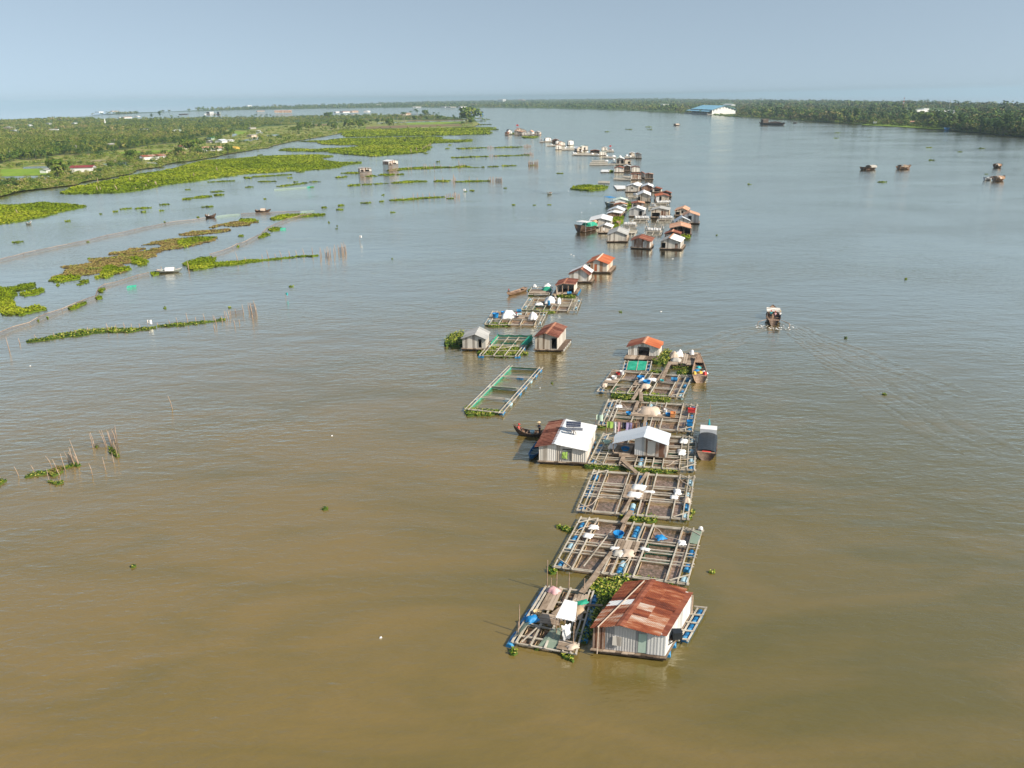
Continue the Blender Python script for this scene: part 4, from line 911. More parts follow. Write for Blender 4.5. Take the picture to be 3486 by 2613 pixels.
hh('grey gabled house with light blue roof on the right edge', Z26, (1790,350), (2000,352), 300, (1875,245), (1860,207), 'wallgrey', 'roofblue', None, [], cap=None, ov_side=(.9, .3))
hh('pale zinc house with faded pink roof and one dark window', Z26, (1900,328), (2155,342), 205, (2000,160), (2003,122), 'wallzinc', 'roofclay', None, [(.27, .50, .25, .9)], cap=None, ov_side=(.6, .2))
hh('pink-roofed house behind with open cluttered front', Z26, (1745,205), (1960,205), 130, (1880,88), (1920,42), 'wallwood', 'roofclay', None, [(.06, .40, 0, .7), (.52, .68, .4, .95)], cap=None)
hh('brown-doored house with wide pale grey roof and open left bay', Z26, (1338,238), (1640,236), 125, (1482,88), (1510,48), 'wallwood', 'roofgrey', None, [(.05, .5, 0, .62), (.56, .68, 0, .9, 'wallrust'), (.70, .82, 0, .9, 'wallrust')], deck=(.3, .3, .5, .3), cap=None)
hh('beige zinc house with white roof and dark right doorway', Z26, (962,218), (1222,218), 125, (1090,77), (1115,38), 'wallzinc', 'roofgrey', 'roofzinc', [(.65, .85, .05, .85)], deck=(.2, .3, .45, .3), cap=None)
hh('house with long blue-white roof second from the left edge', Z26, (605,200), (865,205), 130, (742,78), (770,42), 'wallwood', 'roofblue', None, [], cap=None)
hh('low brown house with sharp white roof in front of it', Z26, (590,240), (822,240), 178, (680,157), (738,103), 'wallrust', 'roofblue', 'roofzinc', [], cap=None)
hh('large house with broad white roof beside the dark boat', Z26, (278,402), (650,400), 310, (480,262), (515,190), 'wallgrey', 'roofzinc', None, [], cap=None, ov_side=(.2, .2))
hh('small brown hut with white lean roof and hooped raft', Z26, (445,492), (655,490), 415, (543,372), (582,335), 'wallwood', 'roofgrey', 'roofzinc', [(.3, .5, .2, .9, 'wallpale')], deck=(.3, .3, 1.2, .3), cap=None)
hh('grey house with white roof at the far left of the upper group', Z7, (978,216), (1165,216), 142, (1085,112), (1120,88), 'wallgrey', 'roofblue', 'roofzinc', [(.42, .54, .4, .8)], cap=None, side='wallwood')
hh('open shelter with thin white roof behind the grey house', Z7, (1075,185), (1205,185), 118, (1138,90), (1142,76), 'wallwood', 'roofzinc', None, openf=True, cap=None)
hh('brown board house with white roof and striped walls', Z7, (1210,205), (1365,205), 148, (1298,118), (1305,90), 'wallrust', 'roofblue', 'roofzinc', [], cap=None)
hh('low house with rusty roof right of the striped one', Z7, (1368,222), (1490,222), 182, (1412,158), (1425,143), 'wallpatch', 'roofdarkrust', None, [(.2, .8, .1, .8)], cap=None)
hh('white-roofed house with brown awning over its plank front', Z7, (1152,357), (1330,360), 272, (1235,232), (1240,190), 'wallwood', 'roofzinc', None, [(.02, .2, 0, .8)], cap=None)
hh('orange-roofed plank house with white panel beside a dark door', Z7, (1415,357), (1605,357), 285, (1525,262), (1505,232), 'wallwood', 'rooforange', 'roofdarkrust', [(.27, .42, .05, .95)], front=[(.25, 'wallwhite'), (1., 'wallwood')], cap=None)
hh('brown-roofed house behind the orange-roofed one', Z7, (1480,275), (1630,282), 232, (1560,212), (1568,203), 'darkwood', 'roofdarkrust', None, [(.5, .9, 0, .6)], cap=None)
hh('white house with pale green roof near the blue barge', Z7, (808,405), (1005,402), 352, (905,322), (900,296), 'wallwhite', 'roofgreen', None, [], cap=None)
hh('hut with red and rust roof in the middle of the group', Z7, (1070,442), (1250,442), 388, (1165,372), (1155,350), 'wallpatch', 'roofdarkrust', 'roofclay', [(.1, .4, 0, .7)], cap=None)
hh('low rusty lean-to in front of the pale green roof', Z7, (820,435), (1000,432), 405, (910,385), (905,372), 'wallrust', 'roofrust', 'roofclay', [(.1, .6, 0, .8)], cap=None)
hh('small shed with grey roof beside the leafy plant pots', Z7, (905,470), (990,470), 430, (950,415), (950,402), 'wallgrey', 'roofgrey', None, [], cap=None)
# ---- further up the river
hh('pale house with rust roof, leftmost of its trio', Z22, (1117,862), (1322,860), 772, (1222,735), (1232,712), 'wallpale', 'roofdarkrust', None, [], cap=None)
hh('open boat shelter with white roof between two rust roofs', Z22, (1345,822), (1490,820), 728, (1420,700), (1410,685), 'wallwood', 'roofzinc', None, openf=True, cap=None)
hh('pale house with rust roof, rightmost of its trio', Z22, (1525,858), (1712,855), 752, (1622,722), (1600,710), 'wallpale', 'roofdarkrust', None, [], cap=None)
hh('plank house with low rust roof and light door boards', Z22, (1505,1030), (1742,1027), 918, (1600,892), (1590,880), 'wallpatch', 'roofdarkrust', None, [], cap=None)
hh('brown house tucked behind the low rust-roofed one', Z22, (1700,985), (1822,990), 892, (1765,858), (1745,845), 'wallwood', 'roofdarkrust', None, [], cap=None)
hh('open shed full of white goods at the right end', Z22, (1840,1020), (2025,1017), 912, (1935,890), (1935,885), 'wallwood', 'roofdarkrust', 'roofclay', openf=True, cap=None)
hh('white-roofed house with dark open front beside long rafts', Z22, (1165,668), (1342,670), 552, (1248,520), (1240,495), 'wallwood', 'roofgreen', 'roofzinc', [(.1, .3, 0, .8), (.6, .9, 0, .85)], cap=None)
hh('small plank house just right of the white-roofed one', Z22, (1360,672), (1500,665), 592, (1415,560), (1410,548), 'wallwood', 'roofrust', None, [(.5, .95, 0, .7)], cap=None)
hh('white-roofed hut with dark open left side', Z22, (1465,485), (1592,482), 417, (1530,397), (1528,388), 'wallwood', 'roofzinc', None, [(.02, .3, 0, .9)], cap=None)
hh('small wooden house with dark roof at the right tip', Z22, (1625,525), (1752,527), 437, (1682,412), (1668,402), 'wallgrey', 'roofdarkrust', 'roofgrey', [], cap=None)
hh('cream house in front of the open rust-roofed shed', Z22, (770,467), (922,462), 387, (845,370), (845,362), 'wallpale', 'roofgreen', None, [(.72, .82, 0, .8)], cap=None)
hh('white house beside the red flag', Z22, (820,352), (950,348), 290, (878,266), (870,258), 'wallpale', 'roofgrey', 'roofzinc', [(.6, .75, .1, .8)], cap=None)
hh('long open shed with low rust roof', Z22, (560,408), (772,405), 362, (665,342), (650,332), 'wallrust', 'roofrust', None, openf=True, cap=None)
hh('grey house with pale green and white roof', Z22, (345,350), (495,335), 262, (385,238), (375,232), 'wallgrey', 'roofgreen', None, [(.35, .6, 0, .7)], cap=None)
hh('house with blue-white roof and brown door at the left', Z22, (237,372), (342,362), 310, (285,262), (290,250), 'wallwood', 'roofblue', None, [(.5, .95, 0, .8)], cap=None)
hh('two-step white house standing apart above the line', Z22, (35,228), (157,218), 140, (95,112), (95,108), 'wallwhite', 'roofgrey', None, [(.1, .25, 0, .8)], cap=None)
hh('cream house with pale door at the lower bend', Z21, (1515,690), (1672,685), 592, (1590,565), (1590,552), 'wallpale', 'roofclay', None, [(.4, .55, .05, .6)], cap=None)
hh('grey gabled house behind the cream one', Z21, (1600,592), (1770,582), 522, (1682,480), (1650,476), 'wallgrey', 'roofclay', 'roofgrey', [(.1, .2, .05, .6)], cap=None)
hh('tiny white hut at the left end of its raft', Z21, (1108,487), (1170,487), 432, (1140,420), (1140,415), 'wallwhite', 'roofzinc', None, [], cap=None)
hh('white house with a small dark window above the raft', Z21, (1240,467), (1390,455), 400, (1325,372), (1320,366), 'wallwhite', 'roofgrey', None, [(.6, .78, .3, .8)], cap=None)
hh('open house with faded red roof near the bend', Z21, (1420,502), (1600,502), 442, (1512,410), (1510,405), 'wallrust', 'roofclay', None, [(.1, .5, 0, .7)], cap=None)
hh('white hut in front of the faded red roof', Z21, (1520,545), (1642,540), 492, (1580,455), (1580,450), 'wallwhite', 'roofzinc', None, [(.1, .25, 0, .7)], cap=None)
GT = 'farthest knot of floating houses up the river'
for lb, a, b_, e, r_, w, rf in (('brown shack at the left end of the farthest knot', (148,292), (222,292), 238, (185,226), 'wallrust', 'roofrust'), ('white two-tier house, second in the farthest knot', (235,285), (345,282), 200, (268,150), 'wallwhite', 'roofgrey'),
    ('house with the largest pale pink roof in the farthest knot', (430,268), (730,262), 190, (560,122), 'wallwood', 'roofclay'), ('cream house with low pale roof before the largest one', (400,292), (600,292), 218, (455,192), 'wallwood', 'roofclay'),
    ('white-fronted house right of centre in the farthest knot', (608,302), (742,300), 240, (675,216), 'wallpale', 'roofdarkrust'), ('white house with pink roof second from the right', (760,292), (892,292), 222, (830,182), 'wallwhite', 'roofclay'),
    ('orange-walled house at the right end of the farthest knot', (945,292), (1082,292), 235, (995,205), 'walltan', 'roofgrey')):
    hh(lb, Z21, a, b_, e, r_, None, w, rf, None, [(.5, .6, 0, .8)], depth=7, cap=None, group=GT)
# ---- stilt huts in the shallows
for lb, view, a, b_, e, r_, w, rf, sz in (('tall hut on wooden stilts with pale roof and dark openings', Z20, (553,1165), (692,1150), 1012, (620,990), 'wallpatch', 'roofzinc', 1060), ('open stilt hut over the water with ragged roof', Z20, (118,1230), (292,1222), 1120, (180,1105), 'wallpatch', 'roofgrey', 1168)):
    P = G(*view(*a)); zd = h_at(P, view(a[0], sz)[1])
    # the hut body stands on its stilts
    fx = lambda p: tuple(p)
    hs = house(lb, lambda x, y: view(x, y), a, b_, e, r_, 5, w, rf, None, [(.05, .3, 0, .8), (.45, .8, 0, .8)], rb=None, cat='stilt hut', group='huts on stilts in the shallows', name='stilt_hut', zf=.0, on_water=False, cap=None, deck=(.2, .2, .4, .2))
    o = hs['o']
    for ch in list(o.children):
        if ch.name.startswith(('platform', 'door_frame')): ch.location.z += zd
        if ch.name.startswith('wall'):
            me = ch.data
            for v in me.vertices:
                if v.co.z < zd: v.co.z = zd
    for i in range(13):
        for j in range(2):
            x = hs['W']*i/12; y = .1+j*(hs['D']-.2); b = MB(); b.cyl((x, y, -.6), (x+R.uniform(-.1, .1), y, zd), .13, .11, 5); b.build('stilt', 'stake', o)
    b = MB()
    for z in np.linspace(.5, zd-.4, 5): b.beam((-.1, -.02, z), (hs['W']+.1, -.02, z+R.uniform(-.3, .3)), .1, .1)
    b.build('cross_brace', 'stake', o)
# ================================================================ CAGE RAFTS
PE = [(.155, .02, .365, .31), (.155, .35, .365, .48), (.155, .52, .365, .65), (.155, .69, .365, .98), (.62, .02, .835, .31), (.62, .35, .835, .48), (.62, .52, .835, .65), (.62, .69, .835, .98), (.38, .02, .44, .98), (.545, .02, .595, .98), (.85, .05, .925, .95), (.075, .05, .135, .95)]
DR = [(.035, .08, 0), (.035, .42, 0), (.035, .58, 0), (.035, .86, 0), (.965, .10, 0), (.965, .30, 0), (.965, .56, 0), (.965, .88, 0), (.485, .10, 0), (.485, .22, 0), (.485, .78, 0), (.485, .90, 0)]
BR = [(.0, .14, .13, .01), (.0, .86, .13, .99), (1., .14, .87, .01), (1., .86, .87, .99)]
rA = raft('wide cage raft nearest the camera, with a blue tub and draped sack on its deck', Z2, (130,1390), (1800,1612), (1995,928), (475,772), drums=DR, pens=PE, bars=BR+[(.22, .05, .30, .78)], decks=[(.39, .40, .56, .62, 0)], planks=[(.30, -.32, .375, .36, .34), (.375, .62, .375, 1.0, .3)], nets=[([(.93, .7, .5), (1., .7, .45), (1., .95, .5), (.93, .95, .5)], 'palenet')])
rB = raft('second cage raft, its middle deck piled with white sacks', Z2, (418,682), (1812,800), (1893,258), (637,180), U=[0, .05, .14, .36, .45, .55, .63, .86, .95, 1], V=[0, .38, .53, .67, 1], drums=DR, pens=PE, bars=BR, decks=[(.37, .34, .62, .66, 0)], planks=[(.49, .66, .535, 1.0, .34), (.42, 0, .455, .34, .3)])
rD = raft('long cage raft that carries the blue-roofed hut', Z3, (835,622), (1838,690), (1850,372), (985,338), U=[0, .06, .14, .30, .44, .53, .605, .70, .86, .93, 1], V=[0, .2, .36, .5, .66, .84, 1], drums=DR, pens=[(u0, v0, u1, v1) for u0, u1 in ((.15, .29), (.31, .43), (.61, .69), (.71, .85)) for v0, v1 in ((.02, .19), (.22, .35), (.38, .49), (.52, .64), (.68, .82), (.86, .98))], bars=BR, decks=[(.27, .22, .42, .62, 1)], planks=[(.31, 0, .31, .24, .45), (.315, .03, .45, -.17, .42)])
rE = raft('cage raft with a draped beige canvas and red crate', Z4, (165,1492), (1640,1600), (1722,1180), (330,1102), U=[0, .05, .10, .14, .34, .48, .55, .66, .845, .93, 1], V=[0, .36, .5, .68, 1], drums=DR, pens=PE, bars=BR+[(.2, .95, .4, 1.0), (.5, .9, .75, .7)], decks=[(.30, .38, .74, .52, 1)], planks=[(.34, .5, .34, .98, .45), (.5, -.05, .48, .4, .4)])
rG = raft('cage raft cluttered with tubs, nets and a blue float', Z4, (152,968), (1490,1060), (1640,728), (400,640), U=[0, .05, .16, .36, .44, .50, .62, .84, .93, 1], V=[0, .34, .62, 1], drums=DR[:8], pens=[(.17, .02, .35, .32), (.17, .66, .35, .98), (.63, .02, .83, .32), (.63, .66, .83, .98), (.51, .66, .61, .98), (.63, .36, .83, .60), (.37, .02, .49, .32), (.85, .05, .92, .95)], bars=BR, decks=[(.01, .36, .16, .98, 1), (.36, .35, .56, .6, 0)], planks=[(.62, .62, .66, 1.6, .4), (.47, -.3, .48, .2, .45)])
rN = raft('small cage raft hung with bright green netting', Z4, (555,640), (975,652), (1008,502), (590,492), U=[0, .12, .5, .85, 1], V=[0, .3, .7, 1], drums=[(.06, .3, 0), (.06, .7, 0), (.94, .3, 0), (.94, .7, 0)], pens=[(.3, .3, .7, .7)], nets=[([(.14, .05, .45), (.48, .05, .40), (.48, .95, .5), (.14, .95, .42)], 'greennet'), ([(.52, .05, .40), (.84, .05, .46), (.84, .95, .45), (.52, .95, .52)], 'greennet')], pair=False)
rS = raft('dark plank raft stacked with white sacks beside the brown boat', Z4, (1300,562), (1700,572), (1770,375), (1315,362), U=[0, .2, .4, .6, .8, 1], V=[0, .5, 1], decks=[(0, 0, .3, 1, 1), (.62, 0, .95, 1, 1), (.3, .1, .62, .9, 0)], tint='darkwood', drums=[(.04, .2, 0), (.04, .8, 0), (.96, .2, 0)])
rP = raft('small four-pen raft edged with bright green netting', Z5, (665,690), (1245,700), (1450,425), (905,415), U=[0, .08, .36, .64, .92, 1], V=[0, .28, .52, .58, .85, 1], drums=[(.03, .02, 1), (.97, .02, 1), (.03, .5, 0), (.97, .45, 0)], pair=False, walls=[(.06, .98, 1.0, .98, .55, 'greennet'), (.06, .55, .06, .98, .5, 'greennet'), (1.0, .52, 1.0, .98, .5, 'greennet'), (.3, .6, .7, .6, .35, 'greennet')], nets=[([(.86, .55, .55), (1.02, .55, .5), (1.04, .98, .5), (.9, .98, .6)], 'greennet')], bars=[(.3, .3, .8, .5)])
rL = raft('long narrow raft of four open pens lined with green net', Z5, (455,1485), (1010,1545), (1600,880), (1100,852), U=[0, .09, .9, 1], V=[0, .27, .5, .76, 1], drums=[(.95, .03, 0), (.95, .20, 0), (.95, .42, 0), (.95, .56, 0), (.95, .70, 0), (.95, .84, 0), (.95, .97, 0), (.04, .5, 0), (.04, .78, 0), (.04, .22, 0), (.60, .76, 1), (.82, .27, 1)], walls=[(.11, .97, .88, .97, .12, 'greennet'), (.11, .48, .8, .48, .12, 'greennet'), (.1, .02, .1, .97, .1, 'greennet')], matdrum='drum')
rT = raft('raft with two white tents of cloth and a squatting worker', Z5, (742,228), (1580,240), (1668,48), (865,35), U=[0, .08, .25, .42, .63, .88, .95, 1], V=[0, .4, .55, .7, 1], drums=[(.04, .3, 0), (.04, .8, 0), (.96, .2, 0), (.96, .8, 0), (.5, .9, 1)], pens=[(.27, .03, .41, .38), (.44, .03, .62, .38), (.65, .03, .87, .38), (.1, .72, .3, .97), (.44, .72, .62, .97), (.65, .72, .87, .97)], decks=[(.45, .4, .68, .7, 1)], matdrum='drumpale')
rU = raft('raft with one large white cloth heap and blue barrel', Z6, (682,1030), (1520,1045), (1590,872), (800,850), U=[0, .08, .2, .40, .52, .64, .84, .94, 1], V=[0, .4, .55, .7, 1], drums=[(.04, .3, 0), (.04, .9, 0), (.96, .3, 0), (.96, .9, 0)], pens=[(.21, .03, .39, .38), (.53, .03, .63, .38), (.65, .03, .83, .38), (.1, .72, .38, .97), (.65, .72, .83, .97)], decks=[(.38, .38, .6, .72, 1)], matdrum='drumpale')
rV = raft('plank raft with green net bundles beside the porch house', Z6, (785,800), (1105,802), (1155,690), (850,688), U=[0, .3, .6, 1], V=[0, .3, .6, 1], decks=[(.05, .05, .95, .6, 1)], drums=[(.05, .5, 0), (.95, .5, 0)])
# working deck beside the rusty-roofed house
rW = raft('ramshackle working raft with plank decks and white awning', Z1, (138,735), (825,862), (1012,195), (502,140), U=[0, .07, .30, .52, .80, .92, 1], V=[0, .12, .30, .52, .75, 1], pair=False, bw=.14, drums=[(-.03, .02, 0), (-.03, .12, 0), (-.03, .40, 0), (-.03, .52, 0), (-.02, .70, 0), (-.02, .82, 0), (-.02, .93, 0), (1.06, .28, 0), (1.06, .40, 0), (1.06, .52, 0), (1.05, .64, 0), (1.06, .76, 0), (1.06, .9, 0)],
    decks=[(.13, .56, .38, .97, 0), (.66, .50, .93, .90, 0), (.22, .34, .60, .50, 1), (.70, .0, .98, .14, 1)], pens=[(.10, .02, .34, .28), (.38, .02, .62, .28), (.4, .74, .64, .96), (.4, .55, .64, .70)], bars=[(.15, .0, .30, .33), (.5, .58, .72, .82), (.12, .3, .6, .26)], nets=[([(.40, .02, .35), (.72, .02, .3), (.66, .28, .75), (.5, .28, .5)], 'palenet'), ([(-.02, .05, .4), (.08, .05, .9), (.14, .28, .8), (.02, .3, .5)], 'palenet')], planks=[(.93, .72, 1.25, .76, .22), (.42, .5, .64, .76, .4)])
for u, v, hg in ((.02, 1.0, 2.6), (.22, 1.0, 1.6), (.48, 1.0, 1.6), (.8, 1.0, 1.2), (.1, 1.0, .9), (-.02, .22, 2.2), (.02, .12, 1.2), (.92, .1, 1.8), (.62, .3, 1.8)):
    p = rW['P'](u, v); b = MB(); b.cyl((p[0], p[1], .2), (p[0]+.05, p[1], .4+hg), .05, .035, 5); b.build('post', 'stake', rW['o'])
b = MB(); aw = [rW['P'](u, v, z) for u, v, z in ((.60, .20, 2.1), (.92, .20, 2.0), (.88, .42, 2.5), (.66, .42, 2.6))]; b.prism(aw, (0, 0, -.04)); b.build('awning', 'roofzinc', rW['o'])
for u, v in ((.61, .21), (.91, .21), (.87, .41), (.67, .41)):
    b = MB(); p = rW['P'](u, v, .4); b.cyl(p, (p[0], p[1], 2.05), .05, .04, 5); b.build('awning_post', 'stake', rW['o'])
cloth('white and green cloth hanging from the awning post', rW['W'](.80, .14, 1.3), .7, 1.2, 1.0, 'white', .1, 'cloth', name='hanging_cloth').rotation_euler = (math.radians(80), 0, .4)
cloth('pale pink sack lying on the left plank deck', rW['W'](.22, .90, .55), .8, .95, .9, 'pink', .35)
cloth('blue tarpaulin bundle by the left frame of the working raft', rW['W'](.12, .36, .55), 1.1, .8, .4, 'blue', .35, 'tarpaulin', name='tarpaulin')
cloth('tangle of brown netting heaped on the right plank deck', rW['W'](.84, .62, .55), 1.0, 1.0, .4, 'netedge', .3, 'net heap', name='net_heap')
cloth('green fishing net spread above the tangle on the deck', rW['W'](.86, .76, .55), 1.0, .6, .4, 'greennet', .12, 'fishing net', name='fishing_net')
cloth('coil of beige rope and net on the front corner', rW['W'](.93, .06, .55), .9, .6, .4, 'canvas', .2, 'rope coil', name='rope_coil')
for k, (u, v) in enumerate(((.13, .49), (.19, .47))): tub(('round tan basket at the left of the plank floor', 'smaller tan basket right of the other basket')[k], rW['W'](u, v, .55), .28-.05*k, .15, 'straw', 'basket', None, 'basket')
# mid-river cluster rafts with sacks
GS = 'low rafts of white sacks inside the house cluster'
GSK = 'white sacks in rows on the cluster rafts'
b = MB(); V_ = []
for i in range(7):
    t = math.pi*(i+.5)/7
    for j in range(10): a = 6.2832*j/10; V_.append((.47*math.sin(t)**.7*math.cos(a), 1.0*math.cos(t), .5+.52*math.sin(t)**.7*math.sin(a)))
b.add(V_, [(i*10+j, i*10+(j+1)%10, (i+1)*10+(j+1)%10, (i+1)*10+j) for i in range(6) for j in range(10)]+[tuple(range(10))[::-1], tuple(range(60, 70))]); SACK = b.mesh('feed_sack', 'white', True)
for lb, v_, q, ns in (('low raft with two heaps of white sacks before the beige zinc house', Z26, [(985,332), (1280,332), (1312,262), (1042,260)], (.32, .74)), ('low raft with two long heaps of white sacks before the open-bayed house', Z26, [(1428,332), (1720,322), (1722,262), (1462,262)], (.3, .72)),
    ('raft with two white sack heaps behind the grey zinc house', Z26, [(850,438), (1085,440), (1102,372), (858,370)], (.25, .72)), ('narrow raft with one white sack behind the grey zinc house', Z26, [(940,590), (1055,590), (1102,465), (942,465)], (.1,)),
    ('empty raft of grey poles in the cluster pool', Z26, [(1235,440), (1545,440), (1560,362), (1270,350)], ()), ('raft with two white heaps behind the rust-brown roof', Z26, [(1205,555), (1502,555), (1545,472), (1262,462)], (.3, .68)),
    ('plank raft under the white-awning house', Z7, [(1010,322), (1150,312), (1152,268), (1005,278)], (.8,)), ('raft with pale goods behind the orange-roofed house', Z7, [(1362,425), (1600,425), (1590,378), (1350,380)], (.5, .9)), ('raft heaped with white cloth beside the red-roofed hut', Z7, [(1310,485), (1440,478), (1440,430), (1315,432)], (.6,))):
    r_ = raft(lb, v_, *q, U=[0, .1, .5, .9, 1], V=[0, .3, .6, 1], pair=True, bw=.17, zb=.38, drums=[(.03, .5, 0), (.97, .5, 0)], decks=[(.03, .55, .97, .95, 1)] if ns else [], deckm='paleplank', group=GS)
    for k, u in enumerate(ns):
        n_ = 5 if len(ns) > 1 else 3; sp_ = min(r_['w']*.085, .95)
        for i in range(n_):
            p = r_['W'](u+(i-(n_-1)/2)*sp_/r_['w'], .74, .5); o = link('feed_sack', SACK, None, p, (0, 0, r_['ang']+R.uniform(-.1, .1))); o.scale = (R.uniform(.85, 1.1)*sp_/.9, 1.1, R.uniform(.9, 1.15)); tag(o, 'plump white sack in a row on a low raft of the cluster pool', 'sack', GSK)
GR = 'rafts and walkways beside the far floating houses'
for lb, v_, q in (('white corrugated sheet raft left of the upper group', Z7, [(850,186), (972,182), (972,135), (805,132)]), ('white sheet raft left of the rust-roofed trio', Z22, [(795,862), (985,862), (1022,812), (822,810)])):
    raft(lb, v_, *q, U=[0, .5, 1], V=[0, 1], pair=False, bw=.25, deckm='roofzinc', decks=[(0, 0, 1, 1, 1)], drums=[(0, .1, 0), (0, .9, 0)], group=GR)
for lb, v_, q in (('lowest of three long plank walkways', Z22, [(530,698), (1010,692), (1000,668), (545,672)]), ('middle of three long plank walkways', Z22, [(545,655), (960,650), (940,628), (560,632)]), ('topmost of three long plank walkways', Z22, [(585,615), (960,612), (940,588), (600,590)]),
    ('plank raft with pale sacks joining the white-roofed house', Z22, [(1000,690), (1360,690), (1330,650), (1000,655)]), ('long raft under the open rust-roofed shed', Z22, [(110,465), (770,475), (760,425), (200,410)]), ('green-edged raft right of the cream house', Z22, [(825,522), (1150,545), (1160,500), (850,492)]),
    ('raft of debris left of the low rust-roofed house', Z22, [(1100,1035), (1490,1055), (1500,1005), (1110,1000)]), ('raft behind the debris raft', Z22, [(1310,985), (1500,1000), (1500,965), (1330,955)]), ('stray raft of brush drifting above the green island', Z22, [(735,1118), (1000,1122), (1000,1080), (755,1075)]),
    ('raft with white sacks left of the dark-roofed house', Z22, [(1360,530), (1620,535), (1610,485), (1370,480)]), ('long base raft under the tiny white hut', Z21, [(1070,500), (1510,500), (1500,475), (1090,480)]), ('raft with one white bundle below the red roof', Z21, [(1275,608), (1520,605), (1510,570), (1290,572)]),
    ('long raft right of the cream house with pale door', Z21, [(1680,712), (2040,705), (2030,650), (1690,655)]), ('base raft of the farthest knot', Z21, [(150,298), (1085,300), (1060,262), (180,262)]), ('raft right of the house with the red flag', Z22, [(930,385), (1105,382), (1090,350), (950,350)])):
    raft(lb, v_, *q, U=[0, .25, .5, .75, 1], V=[0, .5, 1], pair=False, bw=.3, deckm='paleplank', decks=[(0, .05, 1, .45, 1), (.05, .6, .95, .95, 1)], group=GR)
GFS = 'pale sacks on the far rafts'
for v_, pts in ((Z22, [(150,425), (200,430), (600,440), (480,400), (350,380), (720,460), (930,610), (1100,580), (1090,650), (1090,500), (1250,505), (1480,500), (1400,480), (1110,500), (940,490), (1880,990), (1970,970), (1060,350)]), (Z21, [(1400,575), (1800,635), (2030,650), (1770,665)])):
    for p in pts:
        P = G(*v_(*p), .6); cloth('small pale sack on a far raft up the river', P, 2.2, 1.4, R.uniform(0, 3), 'white', .8, 'sack', GFS)
# ---- goods on the near rafts
def on(r_, u, v, dz=.14): return r_['W'](u, v, r_['zb']+dz)
for r_, items in ((rA, [('white sack draped over the beams at the upper left of the nearest cage raft', .145, .80, .95, .75, 'white', .2), ('white sack draped below the other at the left of the nearest cage raft', .135, .62, .9, .8, 'white', .2), ('white cloth hung at the right side of the nearest cage raft', .875, .69, .7, .9, 'white', .15), ('flat white bag left of the draped sack on the nearest cage raft', .39, .445, .9, .5, 'white', .1), ('beige sack draped over the front of the nearest cage raft deck', .50, .38, 1.1, 1.3, 'canvas', .25), ('dark crumpled sack beside the beige one', .425, .35, .9, .9, 'concrete', .3), ('white sheet under the beige sack on the deck', .46, .37, 1.2, 1.1, 'white', .1), ('white bag lying on the right cross beams', .615, .49, .85, .45, 'white', .15), ('small white bag knotted at the back right corner', .985, 1.0, .4, .4, 'white', .25)]),
    (rB, [('upper white sack pile at the middle of the second raft', .495, .60, 1.5, 1.15, 'white', .35), ('lower white sack pile at the middle of the second raft', .475, .415, 1.5, 1.1, 'white', .35), ('flat white sack right of the two piles', .60, .52, 1.2, .45, 'white', .15), ('white sack hung on the right cross beams of the second raft', .865, .57, .75, 1.25, 'white', .25), ('smaller white sack just below it on the second raft', .845, .44, .8, .7, 'white', .2), ('round cream bundle at the right edge of the second raft', .965, .37, .7, .7, 'canvas', .45)]),
    (rD, [('white sacks at the left of the hut raft', .165, .52, 1.0, 1.2, 'white', .35), ('upper white sack at the right of the hut raft', .875, .80, .9, 1.1, 'white', .3), ('lower white sack at the right of the hut raft', .865, .46, .9, 1.4, 'white', .3)]),
    (rE, [('white square bag at the upper left of the canvas raft', .145, .72, .95, .95, 'white', .2), ('large beige canvas draped over the middle of the raft', .50, .56, 2.7, 2.1, 'canvas', .8), ('white bag right of the beige canvas', .585, .55, .9, 1.1, 'white', .25), ('small beige bundle left of the canvas', .40, .55, .9, .8, 'canvas', .5)]),
    (rG, [('white flat sack pile on the right beams of the cluttered raft', .545, .64, 1.5, .9, 'white', .3), ('white bag among the blue tubs of the cluttered raft', .45, .5, .9, .8, 'white', .6), ('beige heap of net in the middle of the cluttered raft', .52, .3, 1.3, 1.4, 'canvas', .45), ('white bag at the front left corner of the cluttered raft', .04, .22, .8, .9, 'canvas', .4), ('cream flat bundle at the left edge deck', .04, .5, .9, .5, 'white', .2)]),
    (rS, [('large white sack on the dark plank raft', .28, .72, 1.3, 1.6, 'white', .9), ('beige sack heap left on the dark plank raft', .1, .62, 1.3, 1.4, 'canvas', .8), ('white sack at the right of the dark plank raft', .72, .85, .7, .9, 'white', .8), ('grey tarpaulin heap at the front left of the dark raft', .2, .3, 1.6, 1.2, 'concrete', .5)]),
    (rT, [('larger white cloth tent on the raft with two tents', .36, .52, 2.8, 2.2, 'white', 1.25), ('smaller white cloth tent on the raft with two tents', .80, .45, 1.5, 2.0, 'white', 1.15)]),
    (rU, [('large white cloth heap in the middle of its raft', .45, .62, 2.2, 2.4, 'white', 1.15), ('white sack lying flat left of the large heap', .27, .4, 1.6, 1.2, 'white', .4), ('slim white sack leaning right of the large heap', .62, .55, .8, 1.6, 'white', 1.2)]),
    (rV, [('white bundle at the back of the net raft', .75, .95, 1.8, 1.4, 'white', .7), ('green net bundle on the plank raft', .8, .5, 2.0, 1.5, 'greennet', .8), ('small white bag at the left of the net raft', .12, .95, .8, .8, 'white', .6)])):
    for lb, u, v, sx_, sy_, m_, h_ in items:
        cloth(lb, on(r_, u, v, .06), sx_, sy_, r_['ang']+R.uniform(-.2, .2), m_, h_, {'canvas': 'canvas', 'concrete': 'tarpaulin', 'greennet': 'net bundle'}.get(m_, 'sack'), None, {'canvas': 'canvas_sheet', 'concrete': 'tarpaulin', 'greennet': 'net_bundle'}.get(m_, 'feed_sack'))
tub('bright blue round tub at the upper left of the nearest deck', on(rA, .375, .66), .5, .42, 'blue')
